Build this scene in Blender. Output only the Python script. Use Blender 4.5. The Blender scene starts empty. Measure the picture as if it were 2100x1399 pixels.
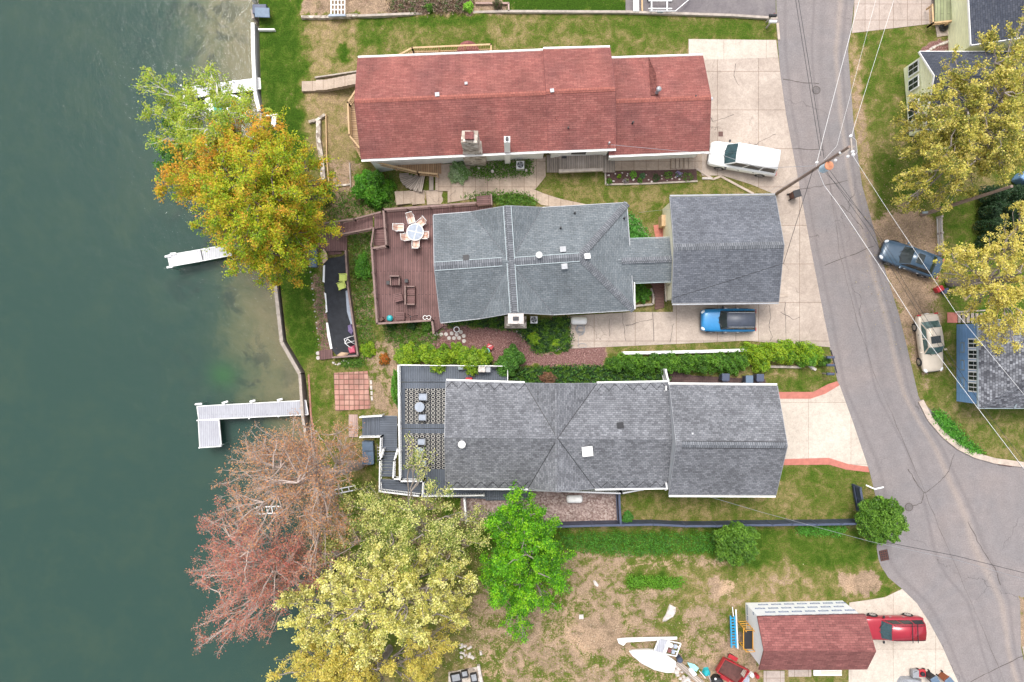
import bpy, math, random
import numpy as np
from mathutils import Vector, Matrix
random.seed(7); RNG = np.random.default_rng(7)
R = math.radians
SC = bpy.context.scene; COL = SC.collection
# ---------------------------------------------------------------- camera, sky, sun, exposure
HC, S = 53.0, 0.038                      # drone height, metres per photo pixel at street level
cam = bpy.data.objects.new('camera', bpy.data.cameras.new('camera')); COL.objects.link(cam)
cam.location = (0, 0, HC); cam.rotation_euler = (0, 0, 0)
cam.data.sensor_width = 36; cam.data.lens = 36*HC/(2100*S); cam.data.clip_end = 2000
SC.camera = cam
wd = bpy.data.worlds.new('World'); SC.world = wd; wd.use_nodes = True
wt = wd.node_tree; bg = wt.nodes['Background']
sky = wt.nodes.new('ShaderNodeTexSky'); sky.sky_type = 'NISHITA'; sky.sun_disc = False
SUN_EL, SUN_AZ = R(67), R(345)
sky.sun_elevation = SUN_EL; sky.sun_rotation = SUN_AZ; sky.dust_density = 4; sky.air_density = 1.0
hs = wt.nodes.new('ShaderNodeHueSaturation'); hs.inputs['Saturation'].default_value = 0.30
wt.links.new(sky.outputs[0], hs.inputs['Color']); wt.links.new(hs.outputs[0], bg.inputs[0])
bg.inputs[1].default_value = 0.15
sl = bpy.data.lights.new('sun', 'SUN'); sl.energy = 1.1; sl.angle = R(20); sl.color = (1, .95, .87)
sun = bpy.data.objects.new('sun', sl); COL.objects.link(sun)
sd = Vector((math.sin(SUN_AZ)*math.cos(SUN_EL), math.cos(SUN_AZ)*math.cos(SUN_EL), math.sin(SUN_EL)))
sun.rotation_euler = sd.to_track_quat('Z', 'Y').to_euler(); sun.location = (0, 0, 80)
SC.view_settings.view_transform = 'Standard'; SC.view_settings.look = 'None'
SC.view_settings.gamma = 1; SC.view_settings.exposure = 0.92
# ---------------------------------------------------------------- places: photo pixel + height -> metres
def P(px, py, z=0.0):
    k = S*(HC-z)/HC
    return Vector(((px-1050)*k, (699.5-py)*k, z))
WATER = -3.3
_sh = [(525, -400), (531, 0), (533, 120), (536, 200), (545, 262), (560, 400), (572, 560), (588, 700), (625, 762), (640, 860), (662, 1000), (690, 1150), (700, 1399), (690, 1800)]
_shw = [P(a, b, -2.5) for a, b in _sh]; _sy = np.array([p.y for p in _shw][::-1]); _sx = np.array([p.x for p in _shw][::-1])
def shore(y): return np.interp(y, _sy, _sx)
def sstep(a, b, x):
    t = np.clip((x-a)/(b-a), 0, 1); return t*t*(3-2*t)
def T(x, y):
    s = shore(y)
    z = -2.3*(1-sstep(-13.6, -4.6, x)) - 0.2*(1-sstep(s, s+4, x))
    return z
def G(px, py, dz=0.0):
    z = 0.0
    for _ in range(12):
        p = P(px, py, z); z = float(T(p.x, p.y))+dz
    return P(px, py, z)
# ---------------------------------------------------------------- materials
def new_mat(name):
    m = bpy.data.materials.new(name); m.use_nodes = True; nt = m.node_tree
    return m, nt, nt.nodes['Principled BSDF']
def nd(nt, typ, ins=None, **kw):
    n = nt.nodes.new('ShaderNode'+typ)
    for k, v in kw.items(): setattr(n, k, v)
    for k, v in (ins or {}).items():
        if hasattr(v, 'is_output'): nt.links.new(v, n.inputs[k])
        else:
            if isinstance(v, tuple) and len(v) == 3 and n.inputs[k].type == 'RGBA': v = v+(1,)
            n.inputs[k].default_value = v
    return n
def mixc(nt, f, a, b, mode='MIX'):
    n = nt.nodes.new('ShaderNodeMix'); n.data_type = 'RGBA'; n.blend_type = mode
    for i, v in ((0, f), (6, a), (7, b)):
        if hasattr(v, 'is_output'): nt.links.new(v, n.inputs[i])
        else: n.inputs[i].default_value = v if not isinstance(v, tuple) or len(v) == 4 else v+(1,)
    return n.outputs[2]
def mth(nt, op, a, b=0.0, c=None):
    n = nt.nodes.new('ShaderNodeMath'); n.operation = op
    for i, v in enumerate((a, b) if c is None else (a, b, c)):
        if hasattr(v, 'is_output'): nt.links.new(v, n.inputs[i])
        else: n.inputs[i].default_value = v
    return n.outputs[0]
def noise(nt, vec, scale, detail=3, rough=.6, dist=0):
    return nd(nt, 'TexNoise', {'Vector': vec, 'Scale': scale, 'Detail': detail, 'Roughness': rough, 'Distortion': dist}).outputs['Fac']
def mr(nt, v, a, b, c=0.0, d=1.0, smooth=False):
    n = nd(nt, 'MapRange', {0: v, 1: a, 2: b, 3: c, 4: d}); 
    if smooth: n.interpolation_type = 'SMOOTHSTEP'
    return n.outputs[0]
def ramp(nt, f, stops):
    n = nt.nodes.new('ShaderNodeValToRGB'); nt.links.new(f, n.inputs[0]); e = n.color_ramp.elements
    while len(e) < len(stops): e.new(.5)
    for i, (p, c) in enumerate(stops): e[i].position = p; e[i].color = tuple(c)+(1,)
    return n.outputs[0]
def gray(nt, v):
    return nd(nt, 'CombineColor', {0: v, 1: v, 2: v}).outputs[0]
def bump(nt, b, h, strength=.4, dist=.02):
    n = nd(nt, 'Bump', {'Height': h, 'Strength': strength, 'Distance': dist}); nt.links.new(n.outputs[0], b.inputs['Normal'])
def pos(nt): return nd(nt, 'NewGeometry').outputs['Position']
def uv(nt): return nd(nt, 'UVMap').outputs[0]
def paint(name, col, rough=.5, metal=0.0, var=.18, scale=3.0, coat=0.0, fine=.12):
    m, nt, b = new_mat(name); p = nd(nt, 'TexCoord').outputs['Object']
    n = noise(nt, p, scale, 4); n2 = noise(nt, p, 28, 2)
    v = mth(nt, 'ADD', mr(nt, n, .25, .75, 1-var, 1+var), mr(nt, n2, .25, .75, -fine, fine))
    c = mixc(nt, 1.0, col, gray(nt, v), 'MULTIPLY')
    nt.links.new(c, b.inputs['Base Color']); b.inputs['Roughness'].default_value = rough
    b.inputs['Metallic'].default_value = metal; b.inputs['Coat Weight'].default_value = coat
    return m
def shingle(name, c1, c2, mort, stain=(.7, 1.15), bw=.30, rh=.14, msz=.012, spots=0.0, tintcol=None):
    m, nt, b = new_mat(name); u = uv(nt)
    br = nd(nt, 'TexBrick', {'Vector': u, 'Color1': c1, 'Color2': c2, 'Mortar': mort, 'Scale': 1.0, 'Mortar Size': msz, 'Mortar Smooth': .3, 'Bias': 0.0, 'Brick Width': bw, 'Row Height': rh})
    big = noise(nt, pos(nt), .45, 4, .6, .5); med = noise(nt, u, 3.0, 4, .7)
    sc = nd(nt, 'Mapping', {'Vector': u, 'Scale': (1.1, .22, 1)}).outputs[0]
    st = noise(nt, sc, 1.0, 3, .6)
    c = mixc(nt, 1.0, br.outputs['Color'], gray(nt, mr(nt, big, .3, .7, stain[0], stain[1])), 'MULTIPLY')
    c = mixc(nt, 1.0, c, gray(nt, mr(nt, med, .3, .7, .88, 1.12)), 'MULTIPLY')
    c = mixc(nt, 1.0, c, gray(nt, mr(nt, st, .35, .65, .92, 1.05)), 'MULTIPLY')
    if tintcol: c = mixc(nt, mr(nt, noise(nt, pos(nt), .3, 3), .45, .7, 0, .8), c, mixc(nt, 1.0, c, tintcol, 'MULTIPLY'))
    g = noise(nt, u, 60, 2); c = mixc(nt, 1.0, c, gray(nt, mr(nt, noise(nt, u, 9, 2, .7), .35, .65, .84, 1.16)), 'MULTIPLY')
    nt.links.new(c, b.inputs['Base Color']); b.inputs['Roughness'].default_value = .9
    bump(nt, b, mth(nt, 'ADD', mth(nt, 'MULTIPLY', br.outputs['Fac'], -1.0), mth(nt, 'MULTIPLY', g, .4)), .6, .012)
    return m
def boards(name, c1, c2, gap, w=.14, msz=.01, rough=.75, L=3.6, wear=(.75, 1.2)):
    m, nt, b = new_mat(name); u = uv(nt)
    br = nd(nt, 'TexBrick', {'Vector': u, 'Color1': c1, 'Color2': c2, 'Mortar': gap, 'Scale': 1.0, 'Mortar Size': msz, 'Mortar Smooth': .1, 'Bias': 0.0, 'Brick Width': L, 'Row Height': w})
    sc = nd(nt, 'Mapping', {'Vector': u, 'Scale': (1.5, 18, 1)}).outputs[0]
    gr = noise(nt, sc, 1.0, 4, .7); big = noise(nt, pos(nt), .8, 4)
    c = mixc(nt, 1.0, br.outputs['Color'], gray(nt, mr(nt, gr, .3, .7, .8, 1.2)), 'MULTIPLY')
    c = mixc(nt, 1.0, c, gray(nt, mr(nt, big, .3, .7, wear[0], wear[1])), 'MULTIPLY')
    nt.links.new(c, b.inputs['Base Color']); b.inputs['Roughness'].default_value = rough
    bump(nt, b, mth(nt, 'MULTIPLY', br.outputs['Fac'], -1.0), .7, .01)
    return m
def cracks(nt, p, scale, width, keep=(.5, .6)):
    w = nd(nt, 'VectorMath', {0: p, 1: nd(nt, 'VectorMath', {0: nd(nt, 'TexNoise', {'Vector': p, 'Scale': .9, 'Detail': 5}).outputs['Color'], 'Scale': 1.6}, operation='SCALE').outputs[0]}, operation='ADD').outputs[0]
    v = nd(nt, 'TexVoronoi', {'Vector': w, 'Scale': scale}, feature='DISTANCE_TO_EDGE').outputs['Distance']
    line = mr(nt, v, 0, width, 1, 0)
    return mth(nt, 'MULTIPLY', line, mr(nt, noise(nt, p, .25, 2), keep[0], keep[1]))
def concrete(name, c1, c2, jw=3.2, jh=3.0, crack=True, joint=.018):
    m, nt, b = new_mat(name); p = pos(nt); u = uv(nt)
    big = noise(nt, p, .35, 4, .6, .4); med = noise(nt, p, 2.4, 5, .65); fine = noise(nt, p, 38, 2)
    c = mixc(nt, mr(nt, big, .35, .65), c1, c2)
    c = mixc(nt, 1.0, c, gray(nt, mr(nt, med, .3, .7, .87, 1.1)), 'MULTIPLY')
    c = mixc(nt, 1.0, c, gray(nt, mr(nt, noise(nt, p, 9, 3, .75), .35, .65, .88, 1.1)), 'MULTIPLY')
    sp = nd(nt, 'TexVoronoi', {'Vector': p, 'Scale': 1.7}).outputs['Distance']
    spots = mth(nt, 'MULTIPLY', mr(nt, sp, .03, .09, 1, 0), mr(nt, noise(nt, p, .5, 2), .5, .6))
    c = mixc(nt, mth(nt, 'MULTIPLY', spots, .6), c, (.08, .06, .05))
    br = nd(nt, 'TexBrick', {'Vector': u, 'Color1': (1, 1, 1), 'Color2': (.93, .92, .91), 'Mortar': (.45, .38, .34), 'Scale': 1.0, 'Mortar Size': joint, 'Mortar Smooth': .2, 'Brick Width': jw, 'Row Height': jh}, offset=0.0)
    c = mixc(nt, 1.0, c, br.outputs['Color'], 'MULTIPLY')
    if crack: c = mixc(nt, mth(nt, 'MULTIPLY', cracks(nt, p, .2, .005), .75), c, (.09, .07, .06))
    nt.links.new(c, b.inputs['Base Color']); b.inputs['Roughness'].default_value = .9
    bump(nt, b, fine, .2, .01)
    return m
def leafmat(name, rough=.6, trans=.35):
    m, nt, b = new_mat(name); at = nd(nt, 'Attribute', attribute_name='tint')
    nt.links.new(at.outputs['Color'], b.inputs['Base Color']); b.inputs['Roughness'].default_value = rough
    tr = nd(nt, 'BsdfTranslucent', {'Color': at.outputs['Color']})
    mx = nd(nt, 'MixShader', {0: trans}); nt.links.new(b.outputs[0], mx.inputs[1]); nt.links.new(tr.outputs[0], mx.inputs[2])
    nt.links.new(mx.outputs[0], nt.nodes['Material Output'].inputs[0]); return m
M = {}
M['leaf'] = leafmat('leaf')
def mk_ground():
    m, nt, b = new_mat('ground'); p = pos(nt)
    at = nd(nt, 'Attribute', attribute_name='reg'); sp = nd(nt, 'SeparateColor', {0: at.outputs['Color']})
    r, g, bl = sp.outputs[0], sp.outputs[1], sp.outputs[2]
    n3 = noise(nt, p, .22, 4, .6, .8); n2 = noise(nt, p, 1.3, 5, .65, .6); n1 = noise(nt, p, 7.0, 4, .7); n0 = noise(nt, p, 24, 2, .6)
    lush = mth(nt, 'ADD', g, mth(nt, 'ADD', mth(nt, 'MULTIPLY', mth(nt, 'SUBTRACT', n2, .5), 1.5), mth(nt, 'ADD', mth(nt, 'MULTIPLY', mth(nt, 'SUBTRACT', n3, .5), .9), mth(nt, 'MULTIPLY', mth(nt, 'SUBTRACT', n1, .5), .9))))
    gc = ramp(nt, lush, [(0.0, (.33, .235, .135)), (.3, (.225, .185, .075)), (.55, (.112, .128, .026)), (.8, (.064, .112, .011)), (1.0, (.036, .080, .006))])
    dirt = mixc(nt, mr(nt, n2, .35, .65), (.38, .27, .185), (.23, .165, .11))
    dirt = mixc(nt, mr(nt, n3, .5, .66), dirt, (.50, .345, .23)); dirt = mixc(nt, mr(nt, n1, .58, .72, 0, .6), dirt, (.15, .12, .06)); dirt = mixc(nt, mr(nt, n0, .60, .70), dirt, (.12, .08, .05))
    dirt = mixc(nt, mr(nt, n0, .38, .30, 0, .7), dirt, (.52, .42, .32))
    mul = mixc(nt, mr(nt, n0, .4, .6), (.12, .055, .05), (.30, .17, .155))
    mul = mixc(nt, mr(nt, n1, .55, .75), mul, (.36, .26, .24))
    gm = mr(nt, mth(nt, 'ADD', r, mth(nt, 'ADD', mth(nt, 'MULTIPLY', mth(nt, 'SUBTRACT', n1, .5), 1.4), mth(nt, 'ADD', mth(nt, 'MULTIPLY', mth(nt, 'SUBTRACT', n2, .5), 1.5), mth(nt, 'MULTIPLY', mth(nt, 'SUBTRACT', n3, .5), 1.1)))), .36, .64, 0, 1, True)
    c = mixc(nt, gm, dirt, gc)
    mm = mr(nt, mth(nt, 'ADD', bl, mth(nt, 'ADD', mth(nt, 'MULTIPLY', mth(nt, 'SUBTRACT', n1, .5), .8), mth(nt, 'MULTIPLY', mth(nt, 'SUBTRACT', n2, .5), .6))), .4, .6)
    c = mixc(nt, mm, c, mul)
    nf = noise(nt, p, 11, 3, .75)
    c = mixc(nt, 1.0, c, gray(nt, mr(nt, n0, .35, .65, .72, 1.25)), 'MULTIPLY')
    c = mixc(nt, 1.0, c, gray(nt, mr(nt, nf, .36, .64, .68, 1.32)), 'MULTIPLY')
    c = mixc(nt, 1.0, c, gray(nt, mr(nt, n1, .3, .7, .78, 1.2)), 'MULTIPLY')
    nt.links.new(c, b.inputs['Base Color']); b.inputs['Roughness'].default_value = 1; b.inputs['Specular IOR Level'].default_value = .15
    bump(nt, b, mth(nt, 'ADD', n1, n0), .8, .06)
    return m
M['ground'] = mk_ground()
def mk_bed():
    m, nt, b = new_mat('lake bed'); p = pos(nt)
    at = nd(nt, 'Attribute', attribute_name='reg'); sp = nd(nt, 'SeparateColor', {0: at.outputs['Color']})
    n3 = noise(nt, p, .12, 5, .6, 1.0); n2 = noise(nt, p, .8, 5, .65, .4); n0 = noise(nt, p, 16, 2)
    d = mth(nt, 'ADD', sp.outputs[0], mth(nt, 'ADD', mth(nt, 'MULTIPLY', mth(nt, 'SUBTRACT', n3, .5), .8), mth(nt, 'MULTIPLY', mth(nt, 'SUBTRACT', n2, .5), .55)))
    c = ramp(nt, d, [(0.0, (.27, .205, .125)), (.25, (.205, .172, .100)), (.48, (.12, .128, .078)), (.70, (.055, .088, .066)), (1.0, (.033, .072, .063))])  # murky water's dimming with depth is put into the bed colour as teal
    weed = mth(nt, 'MULTIPLY', mr(nt, noise(nt, p, .42, 5, .65, .6),   .52, .62), sp.outputs[1])
    c = mixc(nt, mth(nt, 'MULTIPLY', weed, .7), c, (.035, .05, .05))
    c = mixc(nt, sp.outputs[2], c, (.05, .17, .035))
    c = mixc(nt, mth(nt, 'MULTIPLY', mr(nt, n0, .60, .68), mr(nt, d, .1, .5, .7, 0)), c, (.06, .05, .035))
    nt.links.new(c, b.inputs['Base Color']); b.inputs['Roughness'].default_value = 1
    return m
M['bed'] = mk_bed()
def mk_water():
    m, nt, b = new_mat('water'); p = pos(nt); nt.nodes.remove(b)
    n = nd(nt, 'Bump', {'Height': mth(nt, 'ADD', noise(nt, p, 1.1, 3), mth(nt, 'MULTIPLY', noise(nt, p, 5, 3), .35)), 'Strength': .45, 'Distance': .14}).outputs[0]
    gl = nd(nt, 'BsdfGlossy', {'Roughness': .08, 'Normal': n}); tr = nd(nt, 'BsdfTransparent', {'Color': (.86, .93, .89)})
    df = nd(nt, 'BsdfDiffuse', {'Color': (.040, .088, .080)})
    m1 = nd(nt, 'MixShader', {0: .09}); nt.links.new(tr.outputs[0], m1.inputs[1]); nt.links.new(df.outputs[0], m1.inputs[2])
    fr = nd(nt, 'Fresnel', {'IOR': 1.33, 'Normal': n}).outputs[0]
    m2 = nd(nt, 'MixShader', {0: fr}); nt.links.new(m1.outputs[0], m2.inputs[1]); nt.links.new(gl.outputs[0], m2.inputs[2])
    nt.links.new(m2.outputs[0], nt.nodes['Material Output'].inputs[0]); return m
M['water'] = mk_water()
def mk_road():
    m, nt, b = new_mat('asphalt'); p = pos(nt); u = uv(nt)
    ux = nd(nt, 'SeparateXYZ', {0: u}).outputs[0]
    big = noise(nt, p, .18, 4, .6, .6); med = noise(nt, p, 1.3, 5, .7); fine = noise(nt, p, 45, 2, .7)
    c = mixc(nt, mr(nt, big, .35, .65), (.222, .193, .188), (.188, .174, .178))
    sw = mth(nt, 'ADD', ux, mth(nt, 'MULTIPLY', mth(nt, 'SUBTRACT', noise(nt, p, .12, 2), .5), .10))
    for x0, w, f in ((.10, .04, .22), (.48, .03, .25), (.60, .07, .12), (.90, .035, .22), (.30, .08, .06)):
        t = mr(nt, mth(nt, 'ABSOLUTE', mth(nt, 'SUBTRACT', sw, x0)), 0, w, 1, 0, True)
        c = mixc(nt, mth(nt, 'MULTIPLY', t, mth(nt, 'MULTIPLY', f*2, med)), c, (.07, .06, .065))
    t = mr(nt, mth(nt, 'ABSOLUTE', mth(nt, 'SUBTRACT', sw, .82)), 0, .06, 1, 0, True)
    c = mixc(nt, mth(nt, 'MULTIPLY', t, .35), c, (.36, .29, .24))
    c = mixc(nt, 1.0, c, gray(nt, mr(nt, med, .3, .7, .9, 1.1)), 'MULTIPLY')
    c = mixc(nt, 1.0, c, gray(nt, mr(nt, noise(nt, p, 10, 3, .75), .35, .65, .84, 1.14)), 'MULTIPLY')
    c = mixc(nt, mth(nt, 'MULTIPLY', cracks(nt, p, .09, .0035, (.47, .56)), .7), c, (.06, .052, .052))
    nt.links.new(c, b.inputs['Base Color']); b.inputs['Roughness'].default_value = .92
    bump(nt, b, fine, .3, .01); return m
M['road'] = mk_road()
def mk_pebble(name, c1, c2, c3, sc=9):
    m, nt, b = new_mat(name); p = pos(nt)
    v = nd(nt, 'TexVoronoi', {'Vector': p, 'Scale': sc}); n = noise(nt, p, .9, 4)
    c = ramp(nt, nd(nt, 'SeparateColor', {0: v.outputs['Color']}).outputs[0], [(0, c1), (.5, c2), (1, c3)])
    c = mixc(nt, 1.0, c, gray(nt, mr(nt, n, .3, .7, .8, 1.15)), 'MULTIPLY')
    nt.links.new(c, b.inputs['Base Color']); b.inputs['Roughness'].default_value = .9
    bump(nt, b, v.outputs['Distance'], .8, .03); return m
M['gravel'] = mk_pebble('gravel', (.17, .11, .095), (.29, .21, .19), (.42, .34, .31))
M['stone'] = mk_pebble('rubble stone', (.20, .16, .13), (.42, .36, .30), (.62, .56, .50), 4)
M['pavers'] = boards('brick pavers', (.36, .17, .135), (.44, .25, .20), (.12, .07, .05), .42, .03, .9, .42)
for _n in M['pavers'].node_tree.nodes:
    if _n.type == 'TEX_BRICK': _n.offset = 0; _n.inputs['Row Height'].default_value = .42
M['darkpave'] = boards('dark pavers', (.075, .045, .042), (.10, .06, .055), (.03, .02, .02), .2, .008, .9, .3)
M['conc'] = concrete('concrete', (.47, .395, .34), (.37, .305, .26))
M['conc_walk'] = concrete('walk concrete', (.45, .36, .29), (.36, .28, .22), .95, 2.0)
M['conc_new'] = concrete('new concrete', (.54, .475, .41), (.47, .41, .35), 3.3, 4.8, False, .012)
M['conc_pad'] = concrete('pad concrete', (.42, .35, .31), (.38, .31, .27), 1.1, 1.25, True)
M['blacktop'] = concrete('old blacktop', (.13, .115, .125), (.20, .18, .18), 30, 30, True)
M['redconc'] = paint('red stained concrete', (.42, .15, .115), .85)
M['curb'] = paint('kerb concrete', (.45, .37, .31), .9, var=.25)
M['redroof'] = shingle('red shingles', (.225, .072, .062), (.295, .108, .090), (.13, .045, .04), (.76, 1.14), .5, .15, .012, tintcol=(.72, .78, .85))
M['redroof2'] = shingle('dark red shingles', (.17, .055, .052), (.27, .10, .09), (.10, .04, .04), (.85, 1.1), .45, .16, .012)
M['grayroof'] = shingle('slate grey shingles', (.125, .145, .160), (.170, .190, .205), (.07, .08, .09), (.84, 1.12), .35, .15, .013)
M['grayroof2'] = shingle('garage grey shingles', (.100, .108, .128), (.16, .17, .195), (.06, .065, .08), (.84, 1.12), .3, .14, .012)
M['grayroof3'] = shingle('mottled grey shingles', (.118, .122, .136), (.215, .222, .242), (.07, .07, .08), (.78, 1.12), .26, .15, .012)
M['grayroof4'] = shingle('charcoal mottled shingles', (.06, .062, .075), (.26, .27, .30), (.05, .05, .06), (.85, 1.1), .22, .17, .014)
M['darkroof'] = shingle('dark blue shingles', (.035, .042, .062), (.065, .072, .095), (.02, .022, .03), (.85, 1.15), .3, .15, .012)
M['white'] = paint('white paint', (.80, .79, .77), .5, var=.06, fine=.04)
M['whitem'] = paint('white metal', (.82, .82, .82), .35, .0, .05, fine=.03)
M['cream'] = boards('cream siding', (.78, .74, .56), (.80, .76, .58), (.5, .47, .35), .18, .008, .6, 8, (.95, 1.05))
M['yellow'] = boards('pale yellow siding', (.86, .86, .58), (.88, .88, .60), (.6, .6, .4), .18, .008, .6, 8, (.95, 1.05))
M['whites'] = boards('white siding', (.80, .79, .76), (.78, .77, .74), (.5, .5, .48), .18, .008, .6, 8, (.95, 1.05))
M['blues'] = boards('blue siding', (.19, .35, .60), (.20, .36, .62), (.08, .17, .35), .18, .01, .6, 8, (.9, 1.05))
M['grays'] = boards('grey siding', (.40, .41, .43), (.42, .43, .45), (.2, .2, .22), .18, .008, .6, 8, (.95, 1.05))
M['ridge'] = shingle('ridge cap grey', (.115, .122, .138), (.18, .19, .21), (.05, .055, .06), (.9, 1.1), .16, 2.0, .02)
M['ridger'] = shingle('ridge cap red', (.27, .085, .065), (.32, .11, .085), (.14, .05, .045), (.9, 1.1), .2, 2.0, .01)
M['flash'] = paint('pale metal flashing', (.27, .32, .34), .5, .2)
M['dbrown'] = boards('red brown deck boards', (.135, .066, .062), (.185, .098, .092), (.035, .018, .018), .14, .014)
M['brail'] = paint('weathered brown timber', (.23, .155, .14), .8, var=.25)
M['dgray'] = boards('blue grey deck boards', (.082, .098, .128), (.10, .118, .150), (.03, .035, .045), .14, .014, .6, 6, (.85, 1.15))
M['tan'] = boards('tan deck boards', (.36, .22, .12), (.44, .29, .17), (.10, .06, .03), .14, .016)
M['tanr'] = paint('tan timber', (.50, .34, .19), .75, var=.2)
M['oldwood'] = boards('grey weathered boards', (.30, .25, .21), (.40, .34, .29), (.10, .08, .07), .14, .014)
M['oldt'] = paint('grey weathered timber', (.36, .31, .27), .85, var=.3)
M['dock'] = boards('pale grey dock boards', (.34, .345, .385), (.38, .385, .425), (.22, .225, .26), .16, .012, .6, 6, (.92, 1.08))
M['dockw'] = boards('white dock boards', (.50, .50, .52), (.54, .54, .56), (.36, .36, .38), .16, .01, .6, 6, (.95, 1.05))
M['alu'] = paint('aluminium', (.62, .63, .65), .4, .5)
M['galv'] = paint('grey metal', (.30, .31, .33), .5, .3)
M['greendeck'] = boards('green stained boards', (.20,.23,.12), (.27,.29,.17), (.08,.08,.05), .25, .014)
M['pinkwood'] = boards('pinkish boards', (.40,.27,.23), (.46,.33,.29), (.15,.1,.09), .15, .012)
M['lightblue'] = paint('pale blue steel', (.42,.56,.66), .4)
M['greenp'] = paint('boat green', (.03,.25,.16), .5)
M['black'] = paint('black plastic', (.018, .018, .022), .5)
M['tarp'] = paint('black fabric', (.022, .024, .03), .85, var=.4)
M['tire'] = paint('rubber', (.02, .02, .02), .8)
M['glass'] = paint('dark glass', (.02, .028, .03), .08, var=.3)
M['glassg'] = paint('green tinted glass', (.07, .12, .11), .08, var=.5)
M['glassb'] = paint('blue tinted glass', (.035, .07, .08), .1, var=.4)
M['chrome'] = paint('chrome', (.6, .6, .62), .2, .8)
M['lamp'] = paint('headlight glass', (.7, .72, .74), .1)
M['tail'] = paint('red lens', (.35, .02, .02), .2)
M['navy'] = boards('dark blue fence boards', (.040, .055, .095), (.055, .07, .115), (.015, .02, .035), .15, .012, .6, 8)
M['navyp'] = paint('dark blue paint', (.055, .07, .12), .5)
M['darkbed'] = paint('rusty dark steel', (.10, .04, .035), .8, var=.5)
M['barkp'] = paint('pale grey bark', (.42, .34, .30), .9, var=.3)
M['bark'] = paint('grey bark', (.27, .23, .205), .95, var=.35)
M['barkb'] = paint('brown bark', (.16, .12, .10), .95, var=.35)
M['birch'] = paint('white birch bark', (.62, .60, .56), .8, var=.35)
M['wood'] = paint('pole timber', (.25, .18, .145), .9, var=.3)
M['teal'] = paint('teal plastic', (.02, .36, .40), .35)
M['turq'] = paint('turquoise plastic', (.30, .68, .72), .4)
M['lime'] = paint('lime plastic', (.58, .66, .16), .5)
M['red'] = paint('red plastic', (.38, .02, .028), .4)
M['cloth'] = paint('grey cloth', (.34, .38, .45), .9)
M['purple'] = paint('purple cloth', (.16, .12, .24), .9)
M['pink'] = paint('pink red cloth', (.45, .09, .14), .9)
M['tanc'] = paint('tan canvas', (.52, .38, .26), .9)
M['peach'] = paint('white peach sling', (.72, .52, .44), .8, var=.1)
M['copper'] = paint('rusty orange metal', (.60, .25, .13), .6)
M['brick'] = boards('red brick', (.28, .09, .06), (.34, .13, .09), (.3, .26, .22), .08, .01, .9, .22)
M['dirtm'] = paint('brown soil', (.09, .05, .045), 1, var=.4, scale=8)
M['mesh'] = paint('plain dark grey', (.05, .05, .055), .8)  # one even dark colour, for the door mat and a chimney top
M['rock'] = paint('pale rock', (.52, .47, .44), .9, var=.3, scale=5)
M['orange'] = paint('yellow orange steel', (.72, .36, .04), .5)
M['blueld'] = paint('bright blue fibreglass', (.02, .28, .50), .5)
M['brownb'] = paint('dark brown plastic', (.085, .03, .02), .5)
M['binblue'] = paint('slate blue plastic', (.10, .15, .22), .5)
M['rustb'] = paint('orange brown plastic', (.26, .07, .025), .6)
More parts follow.
